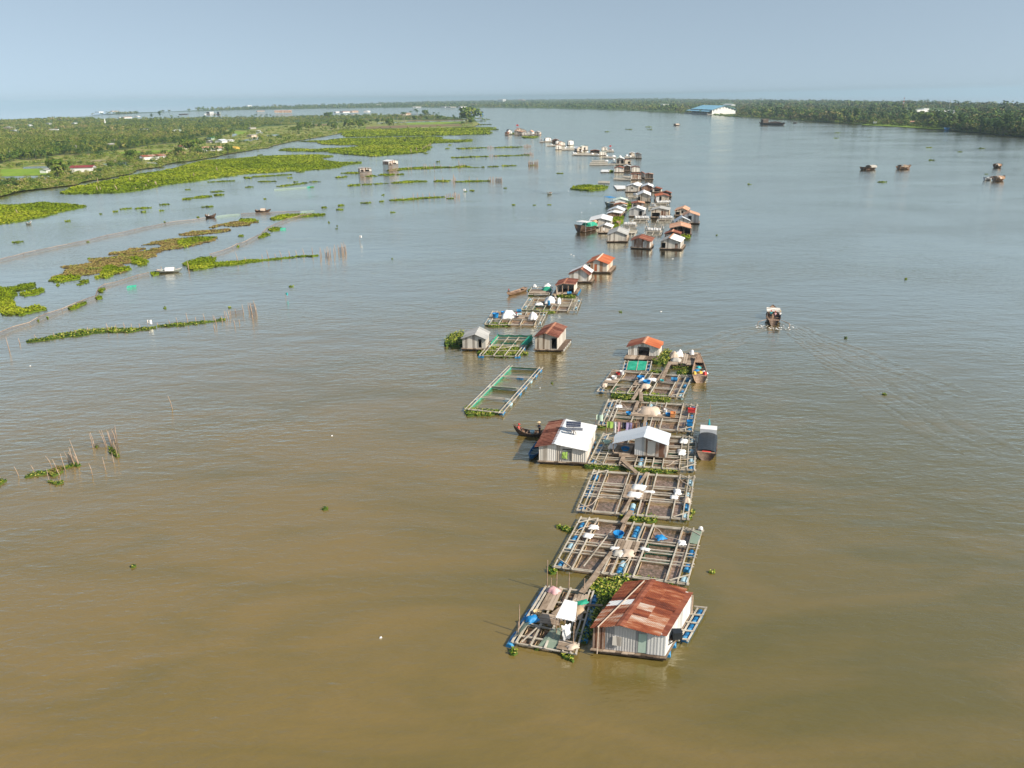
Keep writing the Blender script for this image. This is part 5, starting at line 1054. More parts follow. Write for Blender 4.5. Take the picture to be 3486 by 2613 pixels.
cloth('dark blue dip net lying on the right beams of the nearest raft', on(rA, .70, .73), .9, .9, .3, 'blue', .2, 'dip net', name='dip_net')
tub('blue ring tub at the left of the hut porch', on(rD, .305, .42), .5, .3, 'blue'); tub('green oval basin at the left of the hut raft', on(rD, .09, .62), .45, .25, 'mint', 'basin', None, 'basin')
crate('red crate at the right edge of the canvas raft', on(rE, .955, .66), (.95, .6, .5), rE['ang'], 'red'); crate('orange cool box on the canvas raft deck', on(rE, .765, .45), (.6, .85, .55), rE['ang'], 'orange'); crate('deep blue tank at the right front of the canvas raft', on(rE, .96, .18), (.65, .6, .6), rE['ang'], 'blue')
tub('small blue tub left of the beige canvas', on(rE, .285, .42), .35, .3, 'blue'); tub('dark blue tub between canvas and cool box', on(rE, .715, .47), .38, .3, 'blue'); tub('white bucket on the canvas raft deck', on(rE, .675, .60), .22, .4, 'white', 'bucket', None, 'bucket')
loose_drum('long blue float lying on the cluttered raft beams', on(rG, .82, .66, .35), rG['ang']); tub('large blue tub, upper of two on the cluttered raft', on(rG, .42, .60), .55, .5, 'blue'); tub('blue tub, lower of two on the cluttered raft', on(rG, .52, .42), .55, .5, 'blue'); tub('teal washing bowl right of the sack pile', on(rG, .68, .6), .3, .2, 'teal', 'bowl', None, 'bowl')
tub('red washing bowl on the left plank deck of the cluttered raft', on(rG, .11, .76), .3, .3, 'red', 'bowl', None, 'bowl'); tub('white tub at the upper left of the cluttered raft', on(rG, .155, .78), .35, .55, 'white'); tub('white tub in front of the red bowl', on(rG, .10, .55), .4, .4, 'white')
tub('blue tub at the left end of the two-tent raft', on(rT, .13, .45), .6, .8, 'blue'); loose_drum('blue barrel at the back of the two-tent raft', on(rT, .49, .95, .3), rT['ang']); tub('pale blue ball-like tub at the back left', on(rT, .23, .75), .5, .4, 'blue'); loose_drum('blue barrel standing before the white cloth heap', on(rU, .455, .38, .5), .2, 'drum', True)
person('person in white shirt squatting beside the larger cloth tent', on(rT, .53, .45, .12), -2.4, 'crouch', 'white', 'navy', 'red')
person('person in a cone hat bending over the big cloth heap', on(rU, .53, .80, .12), -2.0, 'crouch', 'white', 'navy', 'straw', .28)
for k, (r_, u0, v0, u1, v1) in enumerate(((rA, .15, .95, .02, .6), (rA, .62, .9, .84, .7), (rB, .02, .02, .2, .3), (rB, .86, .96, .99, .6), (rD, .72, .05, .93, .3), (rE, .1, .9, .3, .6), (rG, .2, .1, .42, .3), (rA, .4, .1, .55, .3))):
    p, q = r_['P'](u0, v0, r_['zb']+.12), r_['P'](u1, v1, r_['zb']+.12); b = MB(); pr = None; nn = np.array([-(q-p)[1], (q-p)[0], 0]); nn /= np.linalg.norm(nn)+1e-9
    for i in range(9):
        t = i/8; w = p+(q-p)*t+nn*.25*math.sin(t*7+k); 
        if pr is not None: b.beam(pr, w, .045, .04)
        pr = w
    b.build('mooring_rope', 'canvas', r_['o'])
# laundry on the hut raft
lo = thing('laundry_line', 'line of laundry with lime and lilac clothes by the white house', 'laundry', rD['W'](.03, .95, 0), rD['ang'])
for x in (0, 4.0): b = MB(); b.cyl((x, 0, .3), (x, 0, 2.3), .05, .04, 5); b.build('post', 'stake', lo)
b = MB(); b.beam((0, 0, 2.2), (4., 0, 2.2), .04, .04); b.build('line', 'stake', lo)
for k, (x, m_, w_, l_) in enumerate(((.5, 'lime', .8, .9), (1.1, 'white', .4, 1.5), (1.6, 'pink', .4, 1.3), (2.2, 'navy', .5, .9), (2.8, 'lilac', .8, 1.1), (3.5, 'wallrust', .6, .8))):
    b = MB(); V_ = []
    for i in range(5):
        for j in range(4): V_.append((x+(i/4-.5)*w_, .06*math.sin(i*2.1+k)*(j+.5)/2, 2.2-l_*j/3))
    b.add(V_, [(i*4+j, (i+1)*4+j, (i+1)*4+j+1, i*4+j+1) for i in range(4) for j in range(3)]); b.build('garment', m_, lo)
# pole with a faded green rag
def rag_pole(label, view, base, top, mat='mint', grp=None, rag=.8):
    P = G(*view(*base)); t = min(h_at(P, view(*top)[1]), 6); o = thing('flag_pole', label, 'flag pole', P, 0, grp); b = MB(); b.cyl((0, 0, -.5), (.05, 0, t), .05, .03, 5); b.build('pole', 'stake', o)
    b = MB(); w = rag; V_ = [(.05+w*i/4, .12*math.sin(i*1.9), t-.02-.7*rag*j/2-.08*i*(j > 0)) for i in range(5) for j in range(3)]; b.add(V_, [(i*3+j, (i+1)*3+j, (i+1)*3+j+1, i*3+j+1) for i in range(4) for j in range(2)]); b.build('flag', mat, o)
rag_pole('pole with faded green rag behind the white house roof', Z4, (125,1545), (118,1340), 'mint', None, .9)
rag_pole('pole with a small teal rag standing alone midstream', Z14, (1161,825), (1160,775), 'teal', None, .5)
rag_pole('pole with a white sack tied on beside the near stake line', Z13, (1237,1055), (1237,1003), 'white', None, .8)
rag_pole('pole with a white bag beyond the long stake line', Z14, (1782,350), (1782,297), 'white', None, .6)
rag_pole('white-flagged pole at the end of the middle stake line', Z27, (1668,592), (1668,540), 'white', None, 1.)
rag_pole('pole with a red flag over the white far house', Z22, (995,300), (995,235), 'red', None, 1.6)
rag_pole('pole with a pink flag behind the farthest houses', Z21, (455,100), (455,25), 'red', None, 3.)
# footbridges between the rafts
def bridge(label, view, a, b_, w=.42, z=.62):
    A, B = G(*view(*a), z), G(*view(*b_), z); c = (A+B)/2; q = MB(); q.beam(A-c, B-c, w, .05); d = (B-A)/np.linalg.norm(B-A); nn = np.array([-d[1], d[0], 0])*w*.62; q.beam(A-c+nn, B-c+nn, .09, .1); o = q.build('footbridge', 'plank'); o.location = c; tag(o, label, 'footbridge')
bridge('plank footbridge from the working raft to the nearest cage raft', Z1, (890,215), (1060,0)); bridge('plank footbridge between the nearest and second cage rafts', Z2, (1000,845), (1115,690)); bridge('slanting plank between the second raft and the hut raft', Z2, (1175,215), (1000,60))
bridge('plank across the plants behind the canvas raft', Z4, (845,1130), (845,985)); bridge('long plank from the cluttered raft to the dark sack raft', Z4, (1170,790), (1300,510), .45)
# ================================================================ BOATS
GB = 'boats working on the river'
bt = boat('narrow brown sampan behind the white house with two people aboard', (800,440), (100,385), 1.3, .45, 'hull', Z28, group=GB, thw=5, sheer=.9)
person('person in a red hat at the prow of the brown sampan', bt['W'](.93, 0, .5), bt['ang']+math.pi, 'sit', 'red', 'navy', 'red'); person('person in dark clothes and cone hat standing in the brown sampan', bt['W'](.20, 0, .2), bt['ang'], 'stand', 'navy', 'navy', 'straw', .26)
tub('pale blue bucket amidships in the brown sampan', bt['W'](.45, 0, .2), .3, .45, 'drumpale', 'bucket', None, 'bucket')
boat('blue skiff tied at the left wall of the white house', (640,700), (430,1000), 1.15, .4, 'hullblue', Z28, group=GB, thw=3, inner='hullgrey', sheer=.5)
b4 = boat('big brown wooden boat moored beside the dark sack raft', (1757,845), (1738,520), 2.15, .75, 'hulltan', Z4, group=GB, thw=3, sheer=.7, stern=.8, inner='hulltan', deckf=.26)
for lb, t, y, m_, s_ in (('blue bundle in the big brown boat', .42, .4, 'blue', 1.1), ('yellow sack in the big brown boat', .36, -.1, 'yellow', .9), ('teal jacket in the big brown boat', .60, .1, 'teal', .8), ('white sack in the big brown boat', .38, -.7, 'white', .9), ('red can at the stern of the big brown boat', .13, -.7, 'red', .5), ('yellow can at the stern of the big brown boat', .13, .8, 'yellow', .5)):
    cloth(lb, b4['W'](t, -y if False else y, .25 if t > .2 else .95), s_, s_, .5, m_, .45, 'bundle', None, 'cargo_bundle')
b5 = boat('long boat under a black tarpaulin beside the hut raft', (1943,600), (1968,345), 2.3, .7, 'hull', Z3, group=GB, thw=1, inner='hulltan', canopy=(.06, .70, 1.2, 'blackcloth', True), stern=.7, sheer=.6, deckf=.2)
b = MB(); b.box((b5['L']*.27, 0, 1.15), (b5['L']*.16, 2.0, .9)); b.build('cabin', 'paint', b5['o'])
b = MB(); b.cyl((b5['L']*.40, 0, .8), (b5['L']*.40, 0, 4.2), .05, .03, 5); b.build('mast', 'stake', b5['o']); b = MB(); b.cyl((b5['L']*.40, 0, 1.1), (b5['L']*.40, 0, 2.3), .22, .05, 7); b.build('furled_flag', 'teal', b5['o'])
b = MB(); b.prism([(-b5['L']*.46, -.5, .95), (-b5['L']*.46, .5, .95), (-b5['L']*.5, .3, .6), (-b5['L']*.5, -.3, .6)], (.25, 0, .05)); b.build('bow_paint', 'red', b5['o'])
b6 = boat('motor boat under way leaving a wake, right of the rafts', (2633,1108), (2629,1060), 2.6, .7, 'hull', ZS, group=GB, thw=2, canopy=(.42, .72, 1.5, 'wallpale', False), sheer=.6, deckf=.2)
for lb, t, y, m_ in (('person in a blue shirt at the stern of the moving boat', .30, .5, 'teal'), ('person in a pink shirt in the middle of the moving boat', .26, -.25, 'pink'), ('person in a pale pink shirt at the right of the moving boat', .30, -1.1, 'white')): person(lb, b6['W'](t, y, .3), b6['ang'], 'stand', m_, 'navy', 'straw' if m_ == 'white' else 'red')
for s_ in (-1, 1):
    b = MB(); L_ = b6['L']; b.beam((-L_*.42, s_*1.3, .9), (-L_*.5, s_*2.7, .6), .08, .08); b.beam((-L_*.5, s_*2.7, .6), (-L_*.52, s_*2.8, .05), .08, .08); b.build('outrigger', 'stake', b6['o'])
# wake: low standing ridges of the water behind the boat and broken foam at its stern
st = G(2631, 1106); b = MB()
def wake(arms, c, nm='boat_wake', amp=.075):
    b = MB()
    for A, B, tw, n in arms:
        A = G(*A)-c; B = G(*B)-c; d = B-A; ln = np.linalg.norm(d); d /= ln
        for k in range(n):
            t = (k+R.random()*.5)/n; c0 = A+d*ln*t; a_ = tw*(.5+.6*R.random()); dd = np.array([d[0]*math.cos(a_)-d[1]*math.sin(a_), d[0]*math.sin(a_)+d[1]*math.cos(a_), 0]); nn = np.array([-dd[1], dd[0], 0])
            for m in (-1, 0, 1):
                o_ = c0+nn*m*(1.1+2.2*t)*R.uniform(.8, 1.2)+dd*R.uniform(-1, 1); hw = .3+.35*t; Lk = (4+9*t)*R.uniform(.7, 1.2); h_ = amp*(1-.45*t)*R.uniform(.6, 1); rows = []
                for i in range(9):
                    q = i/8; e = math.sin(math.pi*q); p = o_+dd*Lk*(q-.5)+nn*.5*math.sin(q*3+k); rows.append([p-nn*hw*(.2+e)+(0, 0, .004), p+(0, 0, .006+h_*e), p+nn*hw*(.2+e)+(0, 0, .004)])
                V_ = [p for r_ in rows for p in r_]; b.add(V_, [(i*3+j, (i+1)*3+j, (i+1)*3+j+1, i*3+j+1) for i in range(8) for j in range(2)])
    o = b.build(nm, 'water', None, True); o.location = (c[0], c[1], 0); o['kind'] = 'structure'
wake([((2675,1110), (3300,1500), .12, 24), ((2690,1118), (3100,1400), .10, 9), ((2600,1106), (2330,1200), -.12, 9), ((2700,1108), (3200,1330), .1, 14)], st)
C_ = np.array([[R.uniform(-3.6, 3.8), R.uniform(-3.2, .2), .03] for _ in range(110)]); C_ = C_[[abs(c[0]) > 1.0 or c[1] < -.8 for c in C_]]
o = quads_mesh('wake_foam', leaf_quads(C_, .28, .15), 'white'); o.location = (st[0], st[1], 0); tag(o, kind='stuff')
b7 = boat('small motor boat with a wake near the green island', Z8(745,918), Z8(700,925), 1.8, .6, 'hullgrey', ZS, group=GB, thw=2); person('person in dark clothes driving the small motor boat', b7['W'](.4, 0, .3), b7['ang'], 'sit', 'navy', 'navy', None)
wake([(Z8(740,912), Z8(960,870), .05, 12), (Z8(690,905), Z8(330,830), -.05, 14)], G(*Z8(720,915)), amp=.11)
b8 = boat('slender tan sampan left of the porch house rafts', (745,745), (475,828), 1.5, .45, 'hulltan', Z6, group=GB, thw=8, sheer=.5); person('person in a red hat at the end of the slender tan sampan', b8['W'](.95, 0, .45), b8['ang']+3.14, 'sit', 'hull', 'navy', 'red')
boat('covered boat with white hood moored in the near plant line', Z13(1315,612), Z13(1520,600), 2.2, .6, 'hullgrey', ZS, group=GB, thw=1, canopy=(.35, .72, 1.25, 'white', True), sheer=.4)
b9 = boat('dark sampan with two people by the far net fence', Z13(1725,148), Z13(1805,145), 2.0, .6, 'hull', ZS, group=GB, thw=2, sheer=1.); person('person crouching at the left of the dark sampan', b9['W'](.25, 0, .3), 0, 'sit', 'paint', 'navy', 'straw'); person('person in black at the right of the dark sampan', b9['W'](.85, 0, .5), 3.14, 'sit', 'navy', 'navy', None)
boat('dark long boat with a white cover along the net fence', Z14(912,103), Z14(1035,100), 2.2, .6, 'hull', ZS, group=GB, thw=1, canopy=(.35, .68, 1.4, 'canvas', True), sheer=.6)
b10 = boat('tiny pale rowing boat by the left plant mat', Z13(222,205), Z13(262,200), 1.6, .5, 'hullgrey', ZS, group=GB, thw=2); person('person in a teal shirt in the tiny rowing boat', b10['W'](.5, 0, .3), 0, 'sit', 'teal', 'navy', None)
b11 = boat('dark cargo boat with white and green tarpaulins beside the cluster', (100,500), (410,440), 4.2, 1.5, 'hull', Z26, group=GB, thw=1, sheer=1.4, deckf=.2, canopy=(.12, .45, 3.0, 'paint', False))
cloth('green tarpaulin over the bow load of the dark cargo boat', b11['W'](.62, 0, 1.4), 5., 3.4, b11['ang'], 'greennet', 1.3, 'tarpaulin', None, 'tarpaulin'); cloth('reddish crates on the bow of the dark cargo boat', b11['W'](.85, 0, 2.), 2.4, 1.6, b11['ang'], 'roofclay', .9, 'crates', None, 'crate_heap')
boat('grey barge with a bright blue roof left of the pale green house', Z7(795,425), Z7(690,432), 4.5, 1.2, 'hullgrey', ZS, group=GB, thw=1, canopy=(.05, .92, 3.4, 'blue', False))
boat('tan boat moored under the brown hut', Z26(760,370), Z26(810,372), 3, .9, 'hulltan', ZS, group=GB, thw=2)
# far boats on the right
boat('cluttered fishing boat, leftmost on the right side of the river', Z25(200,212), Z25(375,203), 5.2, 1.2, 'hull', ZS, group=GB, thw=1, canopy=(.45, .85, 2.4, 'concrete', True), sheer=.7, cargo=(.12, .45, .8, 'wallrust'))
boat('tan fishing boat, second on the right side of the river', Z25(655,205), Z25(800,195), 5.0, 1.2, 'hulltan', ZS, group=GB, thw=1, canopy=(.2, .55, 2.3, 'plank', True), sheer=.9, cargo=(.5, .85, 1., 'wallrust'))
boat('small fishing boat highest up near the right edge', Z25(1865,185), Z25(1945,182), 4.0, 1.1, 'hull', ZS, group=GB, thw=1, canopy=(.1, .6, 2.2, 'walltan', True), sheer=.9)
boat('orange-brown fishing boat nearest the right edge', Z25(1858,352), Z25(1972,345), 4.6, 1.2, 'hulltan', ZS, group=GB, thw=1, canopy=(.15, .7, 2.3, 'walltan', True), sheer=1.2)
boat('slim white skiff beside the orange-brown fishing boat', Z25(1738,343), Z25(1825,338), 2.4, .9, 'paint', ZS, group=GB, thw=2, sheer=1.)
boat('large dark sand barge with a wheelhouse at its left', Z23(1295,498), Z23(1640,512), 13, 2.2, 'hull', ZS, group=GB, thw=0, deckf=.1, sheer=1.5, cab=(.08, .18, 7, 'darkwood', 'roofclay'), cargo=(.25, .95, 4.2, 'sand'))
boat('low dark boat trailing the sand barge', Z23(1775,483), Z23(1825,483), 4, 1.2, 'hull', ZS, group=GB, thw=1)
boat('dark blue barge against the right bank', Z24(1358,428), Z24(1435,422), 8, 2.5, 'hullblue', ZS, group=GB, thw=0, cab=(.55, .95, 7.5, 'paint', 'roofclay'))
boat('flat brown boat in midstream before the factory', Z23(-20,518), Z23(65,515), 5, 1.2, 'hull', ZS, group=GB, thw=0, canopy=(.1, .7, 2.6, 'canvas', True))
boat('blue and white ferry off the wooded point', Z20(1922,335), Z20(1962,333), 7, 2.2, 'paint', ZS, group=GB, thw=0, cab=(.15, .8, 7, 'hullblue', 'paint'))
boat('cargo barge on the far branch, left of the others', Z18(1160,222), Z18(1340,218), 14, 2.5, 'hull', ZS, group=GB, thw=0, cargo=(.1, .9, 3, 'sand')); boat('pale barge on the far branch, right of the cargo barge', Z18(1665,225), Z18(1860,215), 14, 3, 'paint', ZS, group=GB, thw=0, cab=(.2, .6, 9, 'paint', 'roofblue')); boat('dredger boat with a dark frame on the far branch', Z18(1880,230), Z18(1940,228), 12, 3, 'hull', ZS, group=GB, thw=0, cab=(.3, .8, 10, 'hullgrey', 'roofgrey'))
# ================================================================ PLANTS, FENCES, BANK
GM = 'green mats of floating plants'
def mat(label, view, pts, **k): return plants(k.pop('name', 'plant_mat'), label, px(view, pts), 'plant mat', k.pop('group', GM), **k)
mat('long green mat below the left bank channel', ZS, [(204,659), (235,640), (300,628), (440,598), (560,580), (620,565), (700,545), (800,540), (900,531), (1010,527), (1085,526), (1135,531), (1092,540), (1120,548), (1160,552), (1232,551), (1232,556), (1182,561), (1160,568), (1120,574), (1040,580), (930,587), (830,592), (700,612), (560,630), (480,647), (400,657), (300,660)], h=.35, name='big_plant_mat')
mat('green mat at the left edge of the photo', ZS, [(-140,705), (-40,700), (60,697), (140,688), (200,692), (290,700), (292,703), (230,716), (150,738), (80,752), (0,762), (-140,780)], h=.35, name='big_plant_mat')
mat('middle green mat with a rounded right end', Z12, [(362,448), (420,432), (500,432), (640,438), (800,430), (950,425), (1050,412), (1000,400), (880,402), (720,395), (700,378), (540,372), (620,368), (760,365), (900,345), (1100,342), (1300,338), (1600,332), (1730,335), (1720,355), (1840,360), (1990,357), (1985,370), (1880,378), (1660,385), (1640,400), (1625,430), (1600,455), (1500,470), (1300,485), (1150,497), (1060,490), (900,478), (810,468), (790,456), (620,456), (480,455)], h=.4, name='big_plant_mat')
mat('uppermost green mat before the wooded point', Z12, [(860,290), (900,275), (1060,272), (1300,272), (1500,262), (1700,262), (1900,258), (2120,254), (2190,258), (2090,264), (2210,272), (2100,282), (2160,300), (2130,310), (1950,316), (1700,322), (1400,326), (1100,332), (930,336), (910,322), (900,305)], h=.4, name='big_plant_mat')
mat('oval green island of plants below the upper house cluster', Z7, [(172,178), (215,150), (330,135), (450,128), (560,135), (680,145), (718,165), (690,188), (600,200), (450,208), (330,203), (220,190)], h=.6, name='plant_island')
mat('small long green island below the farthest houses', Z21, [(612,372), (690,352), (850,355), (1000,352), (1060,368), (980,388), (800,392), (640,390)], h=.6, name='plant_island')
mat('leafy dome of plants left of the grey plank house', Z5, [(142,545), (180,460), (245,405), (340,390), (440,378), (425,470), (405,560), (330,572), (250,575), (170,572)], h=.9, name='plant_island')
# plants between the rafts
for lb, v_, p, h_ in (('dense dark green plants behind the rusty-roofed house', Z1, [(930,160), (1050,95), (1200,85), (1350,40), (1420,50), (1390,110), (1330,180), (1270,260), (1160,300), (1060,440), (1010,580), (990,700), (930,770), (880,755), (900,640), (960,520), (1030,380), (1080,260), (1000,235)], .5),
    ('plants at the front left corner of the working raft', Z1, [(108,850), (130,820), (180,825), (200,870), (160,895), (115,885)], .3), ('straggling plants at the front edge of the working raft', Z1, [(680,850), (740,860), (790,900), (808,950), (790,970), (740,940), (690,925)], .3),
    ('small tuft under the front beam of the working raft', Z1, [(375,800), (425,805), (425,840), (380,835)], .25), ('plants caught at the back right of the rusty roof', Z1, [(1420,50), (1560,62), (1700,78), (1870,130), (1880,155), (1780,120), (1600,95), (1430,75)], .35),
    ('plant clump between the nearest and second cage rafts', Z2, [(945,765), (1080,770), (1200,758), (1340,760), (1425,790), (1400,845), (1300,850), (1180,835), (1080,825), (980,790)], .35), ('plant tuft left of the nearest cage raft', Z2, [(205,900), (300,905), (385,930), (375,975), (300,965), (230,945)], .3), ('tiny tuft farther left of the nearest cage raft', Z2, [(155,885), (215,880), (215,915), (165,915)], .25),
    ('plants at the front left corner of the nearest cage raft', Z2, [(40,1450), (90,1390), (150,1400), (190,1440), (150,1490), (90,1500)], .3), ('long plant strip between the second raft and hut raft', Z2, [(475,100), (640,120), (820,150), (900,130), (1080,150), (1180,165), (1330,170), (1500,180), (1640,200), (1690,230), (1500,222), (1320,210), (1180,205), (1050,190), (870,185), (760,180), (600,170), (500,140)], .35),
    ('plant clump off the right side of the second raft', Z2, [(1840,690), (1900,690), (1910,720), (1860,735)], .25), ('tuft at the front right corner of the second raft', Z2, [(1750,775), (1870,770), (1850,800), (1770,830)], .25),
    ('thick plant belt between canvas and cluttered rafts, left part', Z4, [(355,1010), (480,990), (650,1000), (830,1015), (835,1120), (650,1110), (480,1095), (360,1075)], .35), ('thick plant belt between canvas and cluttered rafts, right part', Z4, [(865,1015), (1050,1025), (1270,1045), (1280,1100), (1250,1140), (1050,1135), (870,1125)], .35),
    ('plants at the front left of the canvas raft', Z4, [(160,1505), (300,1505), (330,1540), (240,1555), (160,1550)], .3), ('bright clump right of the orange-red roofed house', Z4, [(1080,470), (1120,400), (1200,355), (1290,360), (1300,420), (1290,500), (1240,550), (1150,555), (1040,550), (1010,520)], .6),
    ('plant strip under the dark sack raft', Z4, [(1320,570), (1500,575), (1640,580), (1650,620), (1500,615), (1340,610)], .3), ('plants between cluttered raft and the big brown boat', Z4, [(1390,680), (1480,650), (1640,640), (1640,700), (1560,710), (1400,705)], .3), ('plants behind the back beam of the cluttered raft', Z4, [(960,665), (1060,660), (1150,665), (1160,690), (980,680)], .3),
    ('plants inside the front pens of the green-net raft', Z5, [(620,660), (720,620), (830,580), (950,575), (1080,575), (1250,560), (1300,610), (1390,660), (1370,690), (1240,700), (1100,725), (900,725), (720,705), (630,680)], .3), ('yellow-green plants at the front of the long pen raft', Z5, [(445,1485), (540,1470), (620,1500), (800,1520), (1000,1540), (960,1575), (820,1600), (640,1600), (480,1600)], .35),
    ('plant strip along the front of the two-tent raft', Z5, [(735,240), (850,225), (1000,225), (1140,240), (1130,262), (960,268), (800,272)], .3), ('plants under the front of the white-heap raft', Z6, [(690,1045), (900,1035), (1180,1050), (1200,1075), (1090,1090), (900,1065), (720,1060)], .3), ('plants before the open porch house', Z6, [(1225,815), (1380,820), (1505,830), (1500,855), (1350,850), (1230,850)], .35), ('plants at the left of the net bundle raft', Z6, [(780,750), (830,725), (850,760), (850,830), (790,830)], .35),
    ('planted clutter between the white roofs and brown hut', Z26, [(660,240), (860,235), (860,330), (760,360), (660,340)], .7), ('plants in front of the hooped hut raft', Z26, [(640,400), (800,375), (790,410), (650,440)], .5), ('bushy plants beside the low rusty lean-to', Z7, [(985,420), (1050,405), (1055,460), (990,475)], 1.5), ('plants before the faded orange open house', Z26, [(1860,560), (2010,545), (2020,590), (1880,595)], .4),
    ('plants at the left of the pale rust-roofed house', Z22, [(980,855), (1050,840), (1100,850), (1090,875), (1000,880)], .6), ('plants along the base of the farthest knot', Z21, [(230,290), (330,260), (420,280), (560,300), (400,305), (260,300)], .8)):
    mat(lb, v_, p, h=h_, name='water_hyacinth', group='plants caught among the rafts')
# weedy brown-green drifts on the left
GW = 'weed drifts on the left shallows'
for lb, v_, p, m_ in (('long brown weed drift, its middle part', Z13, [(405,680), (430,645), (530,615), (560,580), (630,545), (780,535), (850,545), (740,505), (760,490), (900,480), (1000,460), (1110,465), (1150,445), (1220,435), (1300,405), (1420,385), (1300,370), (1180,380), (1300,345), (1480,320), (1640,308), (1820,312), (1800,340), (1700,360), (1620,385), (1520,405), (1330,425), (1310,470), (1240,490), (1100,530), (960,545), (1100,580), (960,620), (840,660), (850,610), (700,630), (620,665), (500,680)], 'weed'),
    ('brown weed patch at the upper end of the drift', Z13, [(1745,230), (1830,205), (1960,180), (2060,165), (2165,180), (2080,215), (1960,222), (1850,215), (1780,238)], 'weed'), ('flat brown weed patch above the main drift', Z13, [(1495,285), (1600,262), (1760,250), (1920,240), (1900,265), (1780,280), (1620,300), (1520,300)], 'weed'), ('thin brown weed streak left of the drift', Z13, [(1000,445), (1080,405), (1200,402), (1180,420), (1060,440)], 'weed')):
    mat(lb, v_, p, h=.08, name='weed_drift', group=GW, mat=m_, base='weedbase')
for lb, v_, p in (('green hyacinth fringe on the weed drift, lower end', Z13, [(800,660), (850,600), (870,560), (940,545), (1000,570), (1090,555), (1105,580), (960,620), (880,655)]), ('green hyacinth clump on the weed drift, centre', Z13, [(1095,485), (1150,475), (1250,515), (1220,545), (1150,550), (1100,520)]), ('green hyacinth clump on the weed drift, upper centre', Z13, [(1480,345), (1640,310), (1820,312), (1760,340), (1640,360), (1540,405), (1490,380)]), ('green hyacinth clump at the weed drift tip', Z13, [(2010,160), (2080,158), (2165,178), (2080,192), (2020,185)]),
    ('curved green mat at the lower left edge', Z13, [(-60,735), (60,735), (180,710), (300,700), (300,722), (200,750), (130,760), (145,790), (110,820), (130,870), (155,895), (90,905), (200,912), (330,885), (390,908), (330,930), (200,962), (40,962), (-60,940)]), ('small green oval beside the curved mat', Z13, [(160,795), (240,760), (350,742), (370,765), (290,795), (200,805)]),
    ('green edge on the left of the weed drift', Z13, [(400,680), (470,645), (600,630), (680,640), (640,665), (500,690)]), ('small green patch below the weed drift', Z13, [(660,685), (700,672), (740,672), (720,692)]), ('green clump where the two net fences meet', Z14, [(1028,155), (1100,130), (1250,120), (1400,118), (1495,118), (1480,132), (1300,145), (1150,162), (1050,168)]),
    ('green tuft on the upper bend of the net fence', Z14, [(1012,250), (1060,232), (1130,235), (1110,255), (1040,262)]), ('green tuft at the lower bend of the net fence', Z14, [(928,315), (965,285), (1012,280), (1000,300), (950,318)]), ('green tuft on the near net fence', Z13, [(565,912), (620,880), (700,852), (720,865), (640,905), (590,918)]), ('green tuft at the kink of the near net fence', Z13, [(828,770), (840,745), (885,742), (860,775)]), ('small tuft below the kink of the net fence', Z13, [(810,815), (850,805), (850,825), (815,832)]),
    ('plants at the stern of the white-hooded boat', Z13, [(1258,620), (1310,600), (1330,625), (1280,638)])):
    mat(lb, v_, p, h=.35, name='water_hyacinth', group=GW)
for k in range(16):
    t = (k+R.random())/16; x = 560+t*1150; y = 600-t*290+R.uniform(-38, 38)
    P = px(Z13, [(x, y)])[0]; w = R.uniform(1.2, 3.2); n = 8; pts = [P+np.array([math.cos(i*.785)*w*R.uniform(.8, 2.2), math.sin(i*.785)*w*R.uniform(.5, 1.3)]) for i in range(n)]
    plants('weed_clump', 'small ragged clump of brown and green weed beside the drift', pts, 'weed clump', 'ragged clumps around the weed drift', h=.12, mat=R.choice(['weed', 'hyacinth', 'weed']), base='weedbase')
# plant lines with stakes
GL = 'plant strips along the stake fences'
def line(label, view, pts, w): return plants('plant_strip', label, strip_poly(px(view, pts), w), 'plant strip', GL, h=.25)
line('near plant strip along the stake line', Z13, [(220,1190), (330,1172), (450,1150), (600,1128), (740,1102), (860,1088), (980,1100), (1120,1092), (1240,1075), (1300,1068)], [.5, .9, 1.3, 1.9, 2.6, 3., 1.4, 1.2, 1., .5])
line('thinner right half of the near plant strip', Z13, [(1310,1060), (1430,1048), (1560,1040), (1650,1030), (1760,1018), (1860,1005), (1885,1000)], [.6, .9, .8, 1.1, .7, .6, .3])
mat('broad green head of the middle plant strip', Z13, [(1525,545), (1580,515), (1700,482), (1790,485), (1800,510), (1830,530), (1790,560), (1700,580), (1620,588), (1580,585), (1590,560)], h=.4, name='water_hyacinth', group=GL)
line('middle plant strip leading to the stake cluster', Z14, [(560,545), (680,535), (800,520), (920,505), (1050,498), (1180,485), (1300,472), (1440,465)], [3.5, 2.6, 2.2, 1.8, 1., 1.2, .9, .5])
line('plant strip beside the near left stakes', Z15, [(300,1015), (400,985), (520,960), (640,940), (740,930)], [.2, .6, 1.1, 1.2, 1.])
mat('plants at the right end of the near left strip', Z15, [(620,985), (660,905), (740,880), (815,890), (800,940), (740,980), (660,1005)], h=.3, name='water_hyacinth', group=GL, mat='weed')
line('short plant strip right of the near left stakes', Z15, [(820,900), (880,865), (940,850), (990,870)], [.3, .6, .7, .3]); line('low plant strip on the water below the near left stakes', Z15, [(620,1065), (680,1090), (740,1090), (795,1075)], [.3, .5, .6, .3]); line('tiny plants under the far left stakes', Z15, [(1370,640), (1420,680), (1480,755)], [.3, .5, .2]); line('tiny plant tuft at the middle stakes', Z15, [(1190,630), (1240,625)], [.3, .3]); line('plants at the very left edge of the water', Z15, [(-60,1080), (0,1075), (45,1070)], [.8, .9, .4])
line('second stake line plants, left part', Z27, [(570,717), (700,708), (820,704), (960,692), (1100,682)], [2., 2.6, 1.6, 2.5, 1.6]); line('second stake line plants, right part', Z27, [(1100,683), (1200,672), (1300,668), (1385,664)], [1.8, 3.6, 2.4, .8]); line('short plants beyond the second stake line', Z27, [(1420,690), (1525,685)], [.8, .8])
